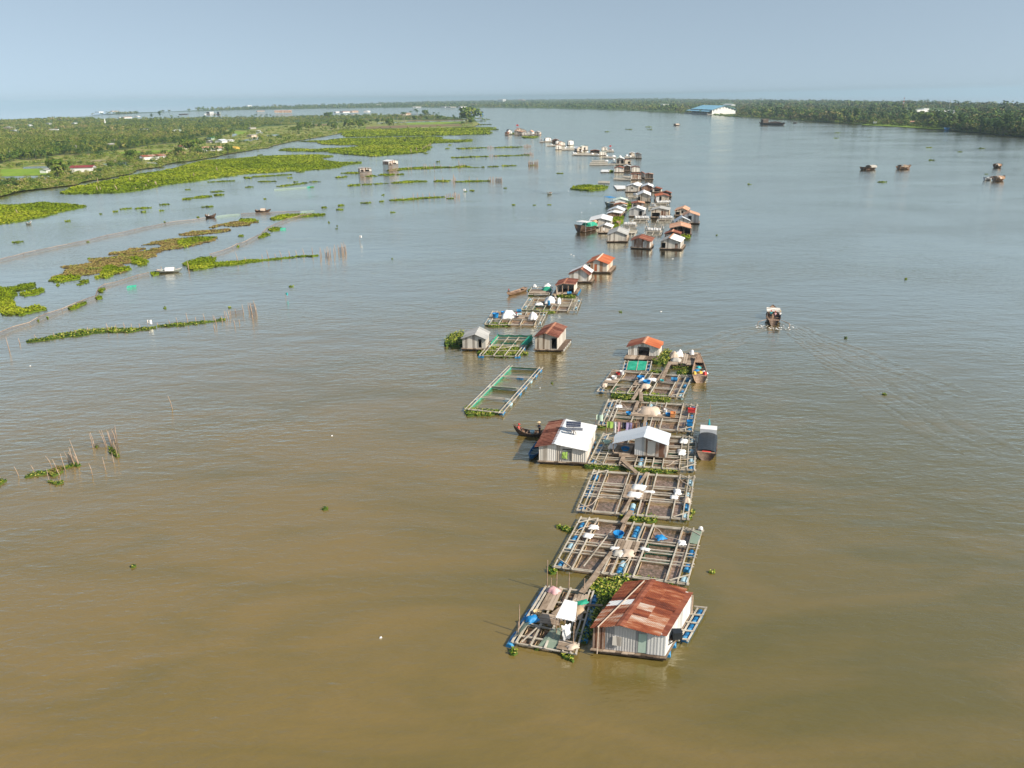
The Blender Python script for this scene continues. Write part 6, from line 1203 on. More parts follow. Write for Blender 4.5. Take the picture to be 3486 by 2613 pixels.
line('third stake line plants, left part', Z27, [(150,482), (290,475)], [1.5, 1.2]); line('third stake line plants, middle part', Z27, [(315,470), (440,463), (550,458)], [2, 1.6, 1]); line('third stake line plants, bulging part', Z27, [(590,456), (720,448), (820,436), (900,432), (1000,425), (1120,428)], [1.4, 1.6, 4.2, 5, 4.5, 1.2]); line('third stake line plants, stubby right part', Z27, [(1240,424), (1340,425), (1460,425)], [2., 4., 3.]); line('third stake line plants, far right part', Z27, [(1560,438), (1700,434), (1850,424), (1950,425), (2080,424)], [1, 1.6, 3.2, 2.4, 1.2])
line('fourth line of plants from the tall stilt hut', Z27, [(560,270), (680,262), (760,245), (900,235), (1050,228), (1200,216), (1300,220), (1420,216), (1560,218)], [3, 6, 6, 5, 6.5, 7.5, 5, 3, 2]); line('dark bushy plants on the fourth line', Z27, [(1570,215), (1640,205), (1710,212)], [4, 8, 4]); line('thin tail of the fourth line', Z27, [(1720,218), (1800,220), (1920,216)], [.8, 1.6, .8]); line('right tail of the fourth line', Z27, [(1930,215), (1985,215)], [2, 1.5]); line('rightmost tail of the fourth line', Z27, [(2060,210), (2200,202)], [1.8, 1.8])
line('fifth line of plants, left part', Z27, [(1515,75), (1700,65), (1860,58), (2040,55)], [4, 3.5, 3.5, 3]); line('fifth line of plants, right part', Z8, [(15,422), (120,422), (250,418), (380,412), (440,408)], [3.5, 5, 4, 4, 3]); line('sixth line of plants, left part', Z20, [(1600,822), (1760,815), (1900,812), (2030,808)], [6, 5, 4, 3]); line('sixth line of plants, right part', Z8, [(0,316), (120,312), (250,308), (380,304)], [5, 5, 5, 3])
line('seventh line of plants below the pale fence', Z8, [(108,552), (200,548), (290,545)], [2.8, 2.4, 1.2]); line('plants under the pale stake cluster', Z8, [(455,545), (550,540)], [1.2, 1.6])
line('plant strip in front of the open stilt hut', Z27, [(-100,300), (0,305), (105,302)], [4, 5, 5]); line('plants at the foot of the open stilt hut', Z27, [(235,355), (300,345), (375,352)], [2, 4, 1]); line('green clump right of the open stilt hut', Z27, [(435,340), (520,330), (615,335)], [3, 5, 3]); line('small green clump farther right of the stilt huts', Z27, [(695,325), (770,325)], [3, 2])
for k, (a, b_) in enumerate((((1850,365), (1960,365)), ((1950,380), (2070,380)), ((1860,408), (1990,405)), ((1870,460), (2090,456)))): line(('topmost', 'second', 'third', 'lowest')[k]+' thin plant streak off the wooded point', Z20, [a, b_], [6, 4])
# scattered patches in the left shallows
sc = [(Z12, [((70,675), (130,672), 5), ((145,668), (475,648), 6), ((190,708), (345,705), 7), ((355,748), (480,735), 7), ((480,735), (615,716), 5), ((615,710), (720,708), 5), ((845,675), (930,665), 7), ((510,628), (585,626), 5), ((945,740), (1045,738), 5), ((1065,733), (1145,730), 3), ((860,908), (915,908), 4), ((725,924), (770,924), 3), ((848,942), (905,942), 4), ((1050,888), (1140,884), 3), ((1205,875), (1245,873), 2.5), ((1300,965), (1330,965), 3), ((1965,785), (1998,783), 5), ((1225,820), (1250,820), 3), ((185,487), (230,485), 6), ((1760,432), (1795,432), 8), ((1785,402), (1810,402), 5), ((1685,541), (1718,541), 4), ((85,755), (160,750), 3), ((435,677), (485,675), 3), ((490,710), (525,710), 3), ((610,755), (665,752), 3), ((1580,473), (1620,473), 4), ((1370,648), (1412,648), 3), ((240,853), (262,853), 2.5)]),
    (Z11, [((1530,860), (1600,845), 5), ((1600,845), (1770,828), 6), ((1795,820), (1875,820), 6), ((1735,712), (1965,700), 4), ((1125,935), (1275,925), 6), ((1000,940), (1110,930), 3.5), ((1335,902), (1425,896), 3), ((1680,922), (1790,914), 4), ((1330,952), (1375,950), 3.5), ((1180,963), (1225,961), 2.5), ((945,960), (990,956), 2.5), ((830,978), (855,976), 2), ((2040,680), (2110,675), 7), ((1755,795), (1880,790), 4), ((1545,775), (1595,773), 3), ((1600,553), (1640,552), 5), ((2155,487), (2195,487), 5), ((555,1038), (580,1040), 2.5)]),
    (Z13, [((95,358), (195,348), 3.5), ((720,353), (750,351), 1.5), ((1990,303), (2045,299), 2), ((1365,905), (1392,905), .9), ((1910,903), (1935,903), .8), ((305,1012), (330,1010), .7), ((390,985), (405,990), .6), ((465,715), (505,712), 1.6), ((640,710), (700,702), 1.6), ((1370,187), (1385,185), 1.5), ((730,492), (760,488), 1.4), ((1980,395), (2000,385), 1.2), ((1645,148), (1670,146), 2)])]
GC = 'small drifting clumps of water hyacinth'
for v_, L_ in sc:
    for a, b_, w in L_:
        pw = px(v_, [a, b_]); n = 3; pts = [pw[0]+(pw[1]-pw[0])*i/n for i in range(n+1)]
        plants('hyacinth_clump', 'small drifting clump of water hyacinth in the left shallows', strip_poly(pts, [w*.15, w*.5, w*.45, w*.15]), 'plant clump', GC, h=.3)
GD = 'tiny clumps adrift on the open river'
for v_, L_ in ((ZS, [(1107,1733,.55), (453,1928,.42), (505,2030,.12), (1296,2170,.2), (1135,1483,.15), (1880,1304,.3), (3012,1343,.5), (2424,1948,.45), (2740,2305,.2), (2112,1062,.5), (3083,950,.5), (2551,627,1.6), (3005,619,3.4), (3357,592,1.2), (2550,1243,.15), (97,1244,.15), (1453,1240,.2), (1563,1160,.2), (1705,1340,.15), (1820,698,1.), (1870,697,1.2), (1748,697,1.1), (1585,651,1.), (1720,640,1.4), (1905,590,3.), (2066,448,6), (2140,440,6), (2210,432,8), (2208,440,5), (2850,452,4), (2848,470,3), (3340,505,3), (3160,502,3), (1335,880,.4), (990,975,.7), (3170,545,3), (3268,517,3), (2440,800,.4), (2880,1150,.4), (2300,770,.5), (1340,722,1.2), (1146,778,.6), (1148,768,.6), (1120,757,.6)]),):
    for x, y, w in L_:
        if w < .25: continue
        w *= .62
        P = G(x, y)[:2]; n = 7; pts = [P+np.array([math.cos(i*6.28/n)*w*R.uniform(.7, 1.5), math.sin(i*6.28/n)*w*R.uniform(.5, 1.)]) for i in range(n)]
        plants('hyacinth_clump', 'tiny clump of hyacinth adrift on the open river', pts, 'plant clump', GD, h=.25, dens=.9)
GX = 'white scraps floating on the water'
for x, y in ((1296,2170), (1130,1483), (1838,1320), (1953,870), (2130,838), (2290,880), (2050,750), (1944,865), (1980,722), (103,1245), (1935,650), (2010,690), (2250,1060)):
    P = G(x, y, .02); cloth('white plastic scrap floating on the open water', P, *((.2, .16) if y > 1100 else (.4, .3)), R.uniform(0, 3), 'white', .08, 'litter', GX, 'plastic_scrap')
# stake fences
stake_line('near stake line with leaning bamboo poles', Z13, [(80,1265,78,1155), (168,1200,163,1158), (302,1165,297,1128), (455,1145,452,1112), (635,1120,632,1088), (737,1100,735,1065), (912,1095,898,1038), (980,1095,975,1045), (1050,1085,1040,1030), (1104,1075,1102,1035), (1172,1065,1168,1035), (1322,1055,1320,1028), (1418,1040,1415,1005), (1484,1035,1480,985), (1570,1020,1566,950), (1640,1012,1638,980), (1714,1008,1706,955), (1790,1010,1788,965)])
stake_line('stake trap at the end of the near line', Z13, [(1812,1045,1803,980), (1860,1015,1855,975), (1888,1000,1886,930), (1905,1000,1897,935), (1925,992,1915,925), (1930,960,1928,925), (1975,950,1970,912), (2038,945,2033,880), (2085,935,2083,865), (2105,950,2100,880), (2115,1000,2110,870), (2140,935,2130,845), (2150,960,2142,880), (1965,1055,1962,1003), (2005,1030,2003,998), (1795,1080,1790,1045)], group='stake traps at the ends of the lines', cat='stake trap', name='stake_trap', net=[(8, 11, 1.2), (5, 7, .7), (10, 12, 1.0)], poles=[(8, 11, 1.6), (9, 12, 1.9)])
stake_line('middle stake line with upright poles', Z14, [(762,520,752,445), (828,515,822,478), (968,500,965,460), (1020,490,1010,425), (1077,485,1073,452), (1128,482,1115,430), (1196,470,1190,428), (1253,465,1248,425), (1318,460,1305,410), (1390,460,1386,402), (350,590,348,520), (130,600,122,560)])
stake_line('stake trap at the end of the middle line', Z14, [(1462,470,1453,405), (1452,488,1450,430), (1500,470,1490,412), (1515,480,1508,400), (1528,475,1520,395), (1535,465,1540,402), (1575,435,1572,378), (1568,475,1565,410), (1605,445,1603,380), (1635,445,1632,362), (1645,450,1640,375), (1662,440,1652,358), (1668,440,1664,380)], group='stake traps at the ends of the lines', cat='stake trap', name='stake_trap', net=[(8, 11, 1.6), (2, 4, 1.)])
stake_line('near left stake trap in brown water', Z15, [(240,990,213,880), (435,950,408,865), (655,885,612,750), (735,968,702,800), (825,918,797,735), (868,830,835,695), (912,820,882,705), (938,850,918,670), (940,860,910,655), (990,860,948,565), (995,845,962,700), (975,815,940,745), (1167,640,1158,470), (1183,610,1163,455), (1335,625,1290,435), (1342,610,1312,435), (1395,600,1375,430), (1408,600,1385,445), (1455,560,1425,420), (1465,520,1470,375), (1485,590,1455,530), (1435,680,1440,570), (1480,755,1465,580), (1430,830,1432,700), (1325,915,1313,775), (1158,985,1145,845), (620,1065,620,920), (760,1050,755,925), (5,1030,-5,950)], group='stake traps at the ends of the lines', cat='stake trap', name='stake_trap', r=.035, net=[(5, 8, 1.2), (16, 19, 1.6), (12, 14, .5), (20, 22, 1.4)])
stake_line('lone bent pole in the open brown water', Z15, [(2165,150,2138,0)], name='mooring_pole', cat='pole', group=None)
stake_line('second stake line poles', Z27, [(640,712,640,660), (760,706,758,655), (918,695,915,615), (985,690,980,602), (1063,682,1060,615), (1160,675,1158,605), (1230,670,1228,605), (1320,665,1318,650)])
stake_line('stake trap at the end of the second line', Z27, [(1390,665,1395,640), (1415,680,1420,620), (1440,660,1450,615), (1470,640,1475,600), (1500,640,1505,630), (1530,660,1528,600), (1550,665,1548,610), (1545,650,1560,598), (1580,670,1575,610), (1600,670,1605,610), (1610,660,1608,620)], group='stake traps at the ends of the lines', cat='stake trap', name='stake_trap', net=[(5, 7, 2.)])
stake_line('third stake line poles with a white-topped trap', Z27, [(1240,430,1238,360), (1365,430,1362,365), (1500,430,1495,390), (1520,430,1525,325), (1535,435,1532,350), (1550,425,1548,370), (1760,430,1758,360), (1880,425,1878,375)], group='stake traps at the ends of the lines', cat='stake trap', name='stake_trap')
stake_line('dense stake trap at the far end of the third line', Z10, [(1040,528,1042,505), (1052,530,1050,500), (1062,530,1064,502), (1072,532,1070,500), (1082,530,1084,503), (1092,530,1090,501), (1102,530,1104,504), (1112,530,1110,502), (1121,532,1120,503)], group='stake traps at the ends of the lines', cat='stake trap', name='stake_trap', net=[(4, 8, 1.6)])
stake_line('fourth line poles rising from plants', Z27, [(840,250,838,205), (885,245,883,200), (1078,235,1077,170), (1110,232,1107,170), (1165,228,1163,180), (1233,225,1232,160), (1333,222,1330,180), (1465,220,1462,190), (1605,210,1603,115), (1625,210,1622,170), (1650,205,1648,160), (1690,205,1686,170)])
stake_line('pale stake trap on the fourth line end', Z8, [(455,545,455,490), (470,548,465,470), (490,545,488,485), (510,545,512,490), (530,545,528,480), (545,548,548,480), (560,548,565,470), (575,545,578,475)], group='stake traps at the ends of the lines', cat='stake trap', name='stake_trap', net=[(0, 3, 2.2), (4, 7, 2.2)])
stake_line('grey stake trap on the fifth line', Z8, [(405,405,400,380), (425,408,422,372), (440,408,445,385), (455,408,452,380), (470,405,472,370), (482,400,484,365), (495,410,495,380), (512,412,512,375)], group='stake traps at the ends of the lines', cat='stake trap', name='stake_trap')
stake_line('dark stake trap on the sixth line', Z8, [(395,305,398,280), (410,308,408,275), (425,310,428,268), (438,308,440,268), (450,308,452,270), (465,305,468,278), (482,305,484,278)], group='stake traps at the ends of the lines', cat='stake trap', name='stake_trap')
stake_line('small grey stake trap midway on the sixth line', Z20, [(2035,812,2038,785), (2055,812,2052,780), (2075,812,2080,775), (2095,812,2092,780), (2115,812,2118,785)], group='stake traps at the ends of the lines', cat='stake trap', name='stake_trap')
stake_line('small grey stake trap midway on the fifth line', Z20, [(2060,938,2062,915), (2085,938,2082,905), (2108,940,2112,905), (2145,940,2148,918), (2170,940,2172,920)], group='stake traps at the ends of the lines', cat='stake trap', name='stake_trap')
GK = 'thin poles standing in the big plant mats'
for x0, y0, x1, y1 in ((985,780,965,735), (845,780,840,750), (820,785,815,745), (1305,735,1300,705), (1625,665,1622,635), (1140,775,1135,755), (1225,750,1222,730), (1818,620,1815,585), (1245,715,1240,690), (820,725,822,675), (150,975,140,940), (1310,740,1308,705), (1090,700,1088,670)):
    stake_line('thin leaning pole standing in a green plant mat', Z11, [(x0, y0, x1, y1)], name='mooring_pole', cat='pole', group=GK)
for x0, y0, x1, y1 in ((1055,840,1060,810), (1075,825,1078,790), (1095,812,1100,780), (1120,800,1122,770), (1145,790,1150,755), (1165,775,1172,735), (965,860,968,800), (885,890,880,825)):
    stake_line('short pale pole along the right end of the middle mat', Z20, [(x0, y0, x1, y1)], name='mooring_pole', cat='pole', group='pale poles at the end of the middle mat')
# net fences
net_fence('nearest long grey net fence curving from the left edge', Z13, [(-80,1165), (0,1135), (110,1085), (250,1045), (395,975), (520,930), (640,885), (730,850), (805,825), (815,790), (828,755), (880,725), (960,705), (1060,675), (1150,645), (1250,622)], .65)
net_fence('second grey net fence beyond the hooded boat', Z14, [(530,472), (640,440), (760,390), (870,345), (960,300), (1010,250), (1100,205), (1200,165), (1290,145), (1380,128)], .9)
net_fence('far brown net fence ending at the dark sampan', Z13, [(-60,530), (60,500), (200,465), (400,420), (560,385), (730,352), (900,310), (1060,280), (1200,245), (1350,215), (1480,190), (1620,175), (1720,160)], .7)
net_fence('farthest pale net fence beside the white-covered boat', Z14, [(790,128), (900,122), (1050,115), (1170,108), (1280,104)], .7)
for v_, p, lb in ((Z14, [(582,145), (680,132), (780,125)], 'green net stretched from the dark sampan'), (Z14, [(1290,104), (1340,100), (1402,98)], 'green net at the far end of the pale fence'), (Z14, [(1118,248), (1165,245)], 'small green net by the fence tuft'), (Z12, [(330,778), (460,768), (600,757)], 'low pale net in the upper shallows'), (Z12, [(605,757), (662,752)], 'teal net patch in the upper shallows'), (Z13, [(1065,738), (1100,732), (1145,728)], 'green net trap below the near net fence')):
    W_ = [G(*v_(*q)) for q in p]; c_ = W_[0]; b = MB(); hh_ = .5
    for i in range(len(W_)-1): a_, e_ = W_[i]-c_, W_[i+1]-c_; b.add([a_+(0, -.4, .05), e_+(0, -.4, .05), e_+(0, 0, hh_), a_+(0, 0, hh_)], [(0, 1, 2, 3)])
    o = b.build('fishing_net', 'palenet' if 'pale' in lb or 'from the dark' in lb else 'greennet'); o.location = c_; tag(o, lb, 'fishing net')
# ================================================================ THE LEFT BANK
GLB = 'buildings on the left bank'
shed('long white shed with a dark red roof on the left bank', Z17, (1335,1300), (1745,1288), 1218, 1172, 9, roof='roofred', group=GLB)
shed('small white lean-to at the right end of the red-roofed shed', Z17, (1748,1285), (1820,1280), 1215, 1195, 6, roof='roofgrey', group=GLB, name='lean_to', wins=1)
shed('small white block hut left of the round bush', Z17, (878,1318), (960,1305), 1255, 1248, 4, roof='roofgrey', group=GLB, name='hut')
shed('long white shed with rust-striped roof, second from left', Z18, (495,1075), (925,1050), 1012, 970, 9, roof='roofrust', group=GLB)
shed('grey end annex of the rust-striped shed', Z18, (440,1078), (495,1076), 1030, 1010, 7, roof='roofgrey', wall='concrete', group=GLB, name='annex')
shed('long white shed with pink-brown roof, third from left', Z18, (1598,905), (1985,895), 850, 818, 9, roof='roofclay', group=GLB)
shed('small pale porch before the pink-brown roofed shed', Z18, (1770,945), (1835,942), 900, 890, 4, roof='concrete', wall='concrete', group=GLB, name='porch')
shed('brick house with brown roof and red gate', Z18, (1180,868), (1310,862), 815, 795, 7, wall='walltan', roof='roofdarkrust', group=GLB, name='house', wins=2)
shed('teal-roofed cabin among the trees', Z18, (1770,690), (1850,685), 655, 630, 8, wall='mint', roof='greennet', group=GLB, name='cabin')
shed('white house with blue pyramid roof', Z18, (1970,750), (2070,740), 710, 680, 8, wall='paint', roof='roofblue', group=GLB, name='house')
shed('low white house with blue windows beside the pyramid roof', Z18, (2105,725), (2200,718), 700, 690, 7, wall='paint', roof='paint', wins=3, group=GLB, name='house')
shed('grey shed left of the palms', Z18, (1745,750), (1800,745), 720, 700, 5, wall='concrete', roof='roofgrey', group=GLB, name='small_shed')
shed('bright yellow canopy by the bush', Z18, (2090,870), (2230,875), 835, 815, 4, wall='yellow', roof='yellow', group=GLB, name='canopy')
shed('ruined pale wall in the orchard', Z17, (2065,815), (2175,800), 775, 770, 4, wall='concrete', roof='concrete', group=GLB, name='ruin')
shed('pinkish house on the pond edge', Z19, (310,698), (420,690), 660, 650, 7, wall='walltan', roof='roofgrey', group=GLB, name='house')
shed('flat pale shelter near the utility pole', Z19, (295,545), (400,538), 522, 518, 6, wall='concrete', roof='concrete', group=GLB, name='shelter')
shed('small white hut near the flat shelter', Z19, (445,600), (485,597), 580, 572, 5, wall='paint', roof='paint', group=GLB, name='hut'); shed('blue-grey hut right of the white hut', Z19, (470,628), (520,622), 608, 600, 5, wall='roofblue', roof='roofgrey', group=GLB, name='hut')
for k, (v_, a, b_, e_, r_, w, rf, lb) in enumerate(((Z19, (1900,245), (1980,243), 222, 212, 'wallwhite', 'paint', 'white warehouse on the far edge of the point'), (Z19, (2035,245), (2160,240), 215, 205, 'wallwhite', 'roofred', 'larger white warehouse beside it on the point'), (Z20, (0,280), (90,275), 255, 248, 'walltan', 'roofclay', 'pink house row at the far edge'), (Z20, (228,275), (270,272), 252, 245, 'wallwhite', 'paint', 'white house with dark tree behind'), (Z20, (803,318), (885,312), 292, 282, 'walltan', 'roofclay', 'cream house among the point trees'),
    (Z19, (745,245), (1065,240), 212, 195, 'walltan', 'roofclay', 'long pink brick kiln shed by the far branch'), (Z19, (420,225), (560,222), 208, 200, 'concrete', 'roofclay', 'pale long roof left of the kiln shed'), (Z18, (130,290), (280,285), 268, 258, 'wallwhite', 'roofclay', 'cream hall at the far left branch'), (Z18, (380,262), (430,260), 248, 240, 'wallwhite', 'paint', 'white block by the left branch'), (Z18, (0,285), (40,285), 268, 262, 'wallwhite', 'paint', 'white block left of the cream hall'),
    (Z17, (555,432), (620,430), 415, 405, 'wallwhite', 'paint', 'white house in the blue woods, left'), (Z17, (930,400), (980,398), 380, 372, 'wallwhite', 'roofgrey', 'white house in the blue woods, middle'), (Z17, (1400,388), (1460,386), 376, 370, 'wallwhite', 'paint', 'low white house in the blue woods, right'), (Z17, (290,530), (370,526), 518, 512, 'wallwhite', 'roofzinc', 'flat white roof among the orchard trees'), (Z17, (1085,508), (1115,505), 488, 480, 'wallwhite', 'darkwood', 'tiny white house in the mid orchard'), (Z18, (1155,530), (1215,528), 518, 512, 'roofgreen', 'roofgreen', 'pale green roof in the orchard'), (Z18, (1038,530), (1065,530), 510, 500, 'wallwhite', 'paint', 'white gable left of the pale green roof'), (Z18, (562,502), (585,500), 485, 475, 'wallwhite', 'darkwood', 'white hut with dark roof in the orchard'), (Z17, (200,475), (250,472), 455, 445, 'walltan', 'paint', 'pinkish house at the left orchard edge'))):
    shed(lb, v_, a, b_, e_, r_, 12, wall=w, roof=rf, group='far houses on the left bank', name='house', z0=3.)
# stupa-like white marker
P = G(*Z17(1978,378), 3); o = thing('white_spire', 'thin white spire rising from the orchard', 'spire', P); b = MB(); b.cyl((0, 0, -3), (0, 0, 1), 2, 1.6, 8); b.build('base', 'wallwhite', o); b = MB(); b.cyl((0, 0, 1), (0, 0, 9), 1.5, .2, 8); b.build('spire_cone', 'wallwhite', o)
# utility poles
GU = 'concrete utility poles on the left bank'
for v_, x0, y0, x1, y1 in ((Z17, 680,1020,662,865), (Z17, 210,1025,200,960), (Z17, 1452,905,1438,785), (Z17, 2172,770,2165,705), (Z19, 295,550,293,455), (Z19, 1460,525,1456,405), (Z19, 1937,515,1933,400), (Z18, 1375,600,1372,545), (Z11, 130,275,130,235)):
    P = G(*v_(x0, y0), .4); t = min(max(h_at(P, v_(x1, y1)[1])-.4, 5), 12); o = thing('utility_pole', 'slim pale concrete utility pole on the left bank', 'utility pole', P, 0, GU); b = MB(); b.cyl((0, 0, 0), (-.2, 0, t), .28, .18, 6); b.build('pole', 'concrete', o); b = MB(); b.beam((-1.2, 0, t-.6), (.9, 0, t-.6), .14, .14); b.build('crossarm', 'concrete', o)
# trees one can tell apart
def tr(label, view, base, kind, sc, **k): return tree(label, view(*base), kind, sc, group=k.pop('group', None), **k)
tr('large round dark bush left of the red-roofed shed', Z17, (1090,1375), 3, 1.55, name='bush', cat='bush'); tr('wide dark bush just right of it by the shed', Z17, (1230,1350), 1, 1.5, name='bush', cat='bush'); tr('round bush right of the red-roofed shed', Z17, (2110,1245), 1, .95, name='bush', cat='bush')
tr('big round tree left of the rust-striped shed', Z18, (270,1115), 3, 1.35); tr('broad umbrella tree left of the pink-brown shed', Z18, (1370,935), 3, 1.75); tr('tall green tree behind the umbrella tree', Z18, (1540,850), 1, 1.6); tr('young tree with open crown by the gate', Z18, (1095,830), 2, 1.2); tr('low spreading tree under the umbrella tree', Z18, (1180,1030), 3, 1.25); tr('dark round bush at the water right of the shed', Z18, (2080,955), 1, 1.35, name='bush', cat='bush'); tr('round dark tree above the blue-roofed house', Z18, (2130,660), 1, 1.8); tr('dark tree left of the teal cabin', Z18, (1740,700), 1, 1.2); tr('bushy tree in front of the teal cabin', Z18, (1900,745), 3, 1.2); tr('small bush hiding the shed corner', Z18, (1700,935), 1, .8, name='bush', cat='bush')
tr('dark bush on the pond edge', Z19, (1190,605), 3, 1.3, name='bush', cat='bush'); tr('dark purple tree by the right utility pole', Z19, (1870,555), 1, 1.5); tr('big dark tree clump before the point', Z19, (2150,555), 3, 2.2); tr('dark low bush above the point meadow', Z20, (570,515), 3, 2., name='bush', cat='bush'); tr('dark bush at the left of the point meadow', Z20, (100,530), 3, 2.2, name='bush', cat='bush')
tr('largest dark tree at the tip of the wooded point', Z20, (1770,440), 3, 4.2); tr('second big tree leaning beside the point tip', Z20, (1715,430), 1, 3.3); tr('lower tree at the water of the point tip', Z20, (1800,470), 1, 2.); tr('dark tree on the far shore edge', Z19, (1755,355), 3, 2.3); tr('domed tree standing high over the point', Z20, (1100,340), 3, 2.4); tr('tall thin tree above the far orchard', Z18, (815,300), 4, 1.9); tr('tall tree left of the thin one', Z18, (645,300), 2, 1.8)
GP = 'tall palms on the wooded point'
for x, y, s_ in ((565,440,1.7), (628,458,2.), (685,445,1.8), (762,420,2.2), (785,425,2.2), (803,400,2.), (885,390,2.2), (960,385,2.6), (983,385,2.3), (1230,385,1.8), (1130,380,1.8), (1300,370,1.6)):
    tree('tall slender palm on the wooded point', Z20(x, y), -1, s_*.82, cat='palm', name='palm_tree', group=GP)
GQ = 'trees lining the front of the orchard'
fl = [(0,556), (54,543), (127,541), (199,528), (271,527), (326,522), (380,513), (445,507), (527,493), (608,486), (690,468), (762,460)]
for i in range(58):
    x = 4+i*13.4+R.uniform(-4, 4); y = float(np.interp(x, [p[0] for p in fl], [p[1] for p in fl]))+R.uniform(-3, 3); tree('leafy tree in the front row of the left bank orchard', (x, y), R.choice([0, 1, 2, 3, 0, 2]), R.uniform(.75, 1.2), group=GQ)
for v_, pts in ((Z17, [(290,1590), (330,1600), (1900,1320), (345,990), (480,1040), (900,1080)]), (Z18, [(640,1140), (60,870), (200,880), (1510,960)])):
    for p in pts: tree('banana clump on the left river bank', v_(*p), 0, R.uniform(.4, .6), cat='banana plant', name='banana_plant', group='banana plants along the left bank')
GO = 'trees on the front of the wooded point'
for i in range(26):
    x = 1000+i*24+R.uniform(-8, 8); y = float(np.interp(x, [1000, 1200, 1400, 1620], [446, 428, 410, 410]))+R.uniform(-4, 4); tree('round tree along the front of the wooded point', (x, y), R.choice([1, 3, 0]), R.uniform(1.1, 1.9), group=GO)
for x, y in ((700,300), (830,298), (930,310), (1070,312), (790,325)): tr('shrub growing on the middle green mat', lambda a, b_: (a, b_), Z12(x*1., y*1.+55), 0, .45, group='shrubs on the middle green mat', name='shrub', cat='shrub') if False else None
for x, y in ((690,700), (830,688), (940,690), (1070,690), (795,725)): tree('shrub growing on the middle green mat', Z20(x, y), 1, .6, z0=.3, group='shrubs on the middle green mat', name='shrub', cat='shrub')
# ================================================================ THE RIGHT AND FAR BANK
GRR = 'houses among the trees of the right bank'
# factory with the blue roof
o_ = G(*Z23(240,330), .4); fac = thing('riverside_factory', 'large white factory with a pale blue roof on the right bank', 'factory', (o_[0], o_[1], .4), 0.)
A = G(*Z23(545,350), .4)-o_; B_ = G(*Z23(905,338), .4); B_ = B_-o_; C0 = G(*Z23(240,330), .4)-o_
A[2] = B_[2] = 0; ud = A/np.linalg.norm(A); W_ = np.linalg.norm(A); nd = np.array([-ud[1], ud[0], 0]); 
dd = B_-A; Dp = min(float(np.linalg.norm(dd)), 260.); dv = dd/np.linalg.norm(dd)
he = h_at(A+o_, Z23(0,275)[1])-.4; hr = h_at(A+o_, Z23(0,222)[1])-.4
def FP(u, v, z): p = ud*W_*u+dv*Dp*v; return (p[0], p[1], z)
b = MB(); b.prism([FP(1, 0, 0), FP(1, 1, 0), FP(1, 1, he*.95), FP(1, .5, hr), FP(1, 0, he)], tuple(-ud*.5)); b.prism([FP(.0, 0, 0), FP(.0, 1, 0), FP(.0, 1, he*.95), FP(.0, .5, hr), FP(.0, 0, he)], tuple(ud*.5)); b.prism([FP(0, 1, 0), FP(1, 1, 0), FP(1, 1, he*.95), FP(0, 1, he*.95)], tuple(-dv*.5)); b.build('wall', 'wallwhite', fac)
for nm, q in (('roof_panel', [(-.02, -.02, he*.97), (1.02, -.02, he*.97), (1.02, .5, hr+.4), (-.02, .5, hr+.4)]), ('roof_panel', [(-.02, .5, hr+.4), (1.02, .5, hr+.4), (1.02, 1.02, he*.92), (-.02, 1.02, he*.92)])):
    b = MB(); b.prism([FP(*p) for p in q], (0, 0, -.3)); b.build(nm, 'bluepaint', fac)
b = MB(); b.prism([FP(-.12, -.16, he*.62), (FP(1.0, -.16, he*.62)), FP(1.0, 0, he*.82), FP(-.12, 0, he*.82)], (0, 0, -.25)); b.build('canopy', 'bluepaint', fac)
b = MB(); b.prism([FP(.0, .02, 0), FP(.97, .02, 0), FP(.97, .02, he*.8), FP(.0, .02, he*.8)], tuple(dv*.3)); b.build('dark_bay', 'navy', fac)
for i in range(9): b = MB(); p = FP(-.1+1.08*i/8, -.15, 0); b.cyl(p, (p[0], p[1], he*.62), .35, .3, 6); b.build('column', 'concrete', fac)
for i in range(8):
    v = .06+.88*i/7; hz_ = he*.98+(hr-he)*(1-abs(v-.5)*2); b = MB(); b.prism([FP(1.001, v, hz_-4.2), FP(1.001, v+.022, hz_-4.2), FP(1.001, v+.022, hz_-1.2), FP(1.001, v, hz_-1.2)], tuple(ud*.4)); b.build('window', 'navy', fac)
b = MB(); b.prism([FP(-.15, -.2, .2), FP(1.02, -.2, .2), FP(1.02, 0, .2), FP(-.15, 0, .2)], (0, 0, 1.)); b.build('quay', 'concrete', fac)
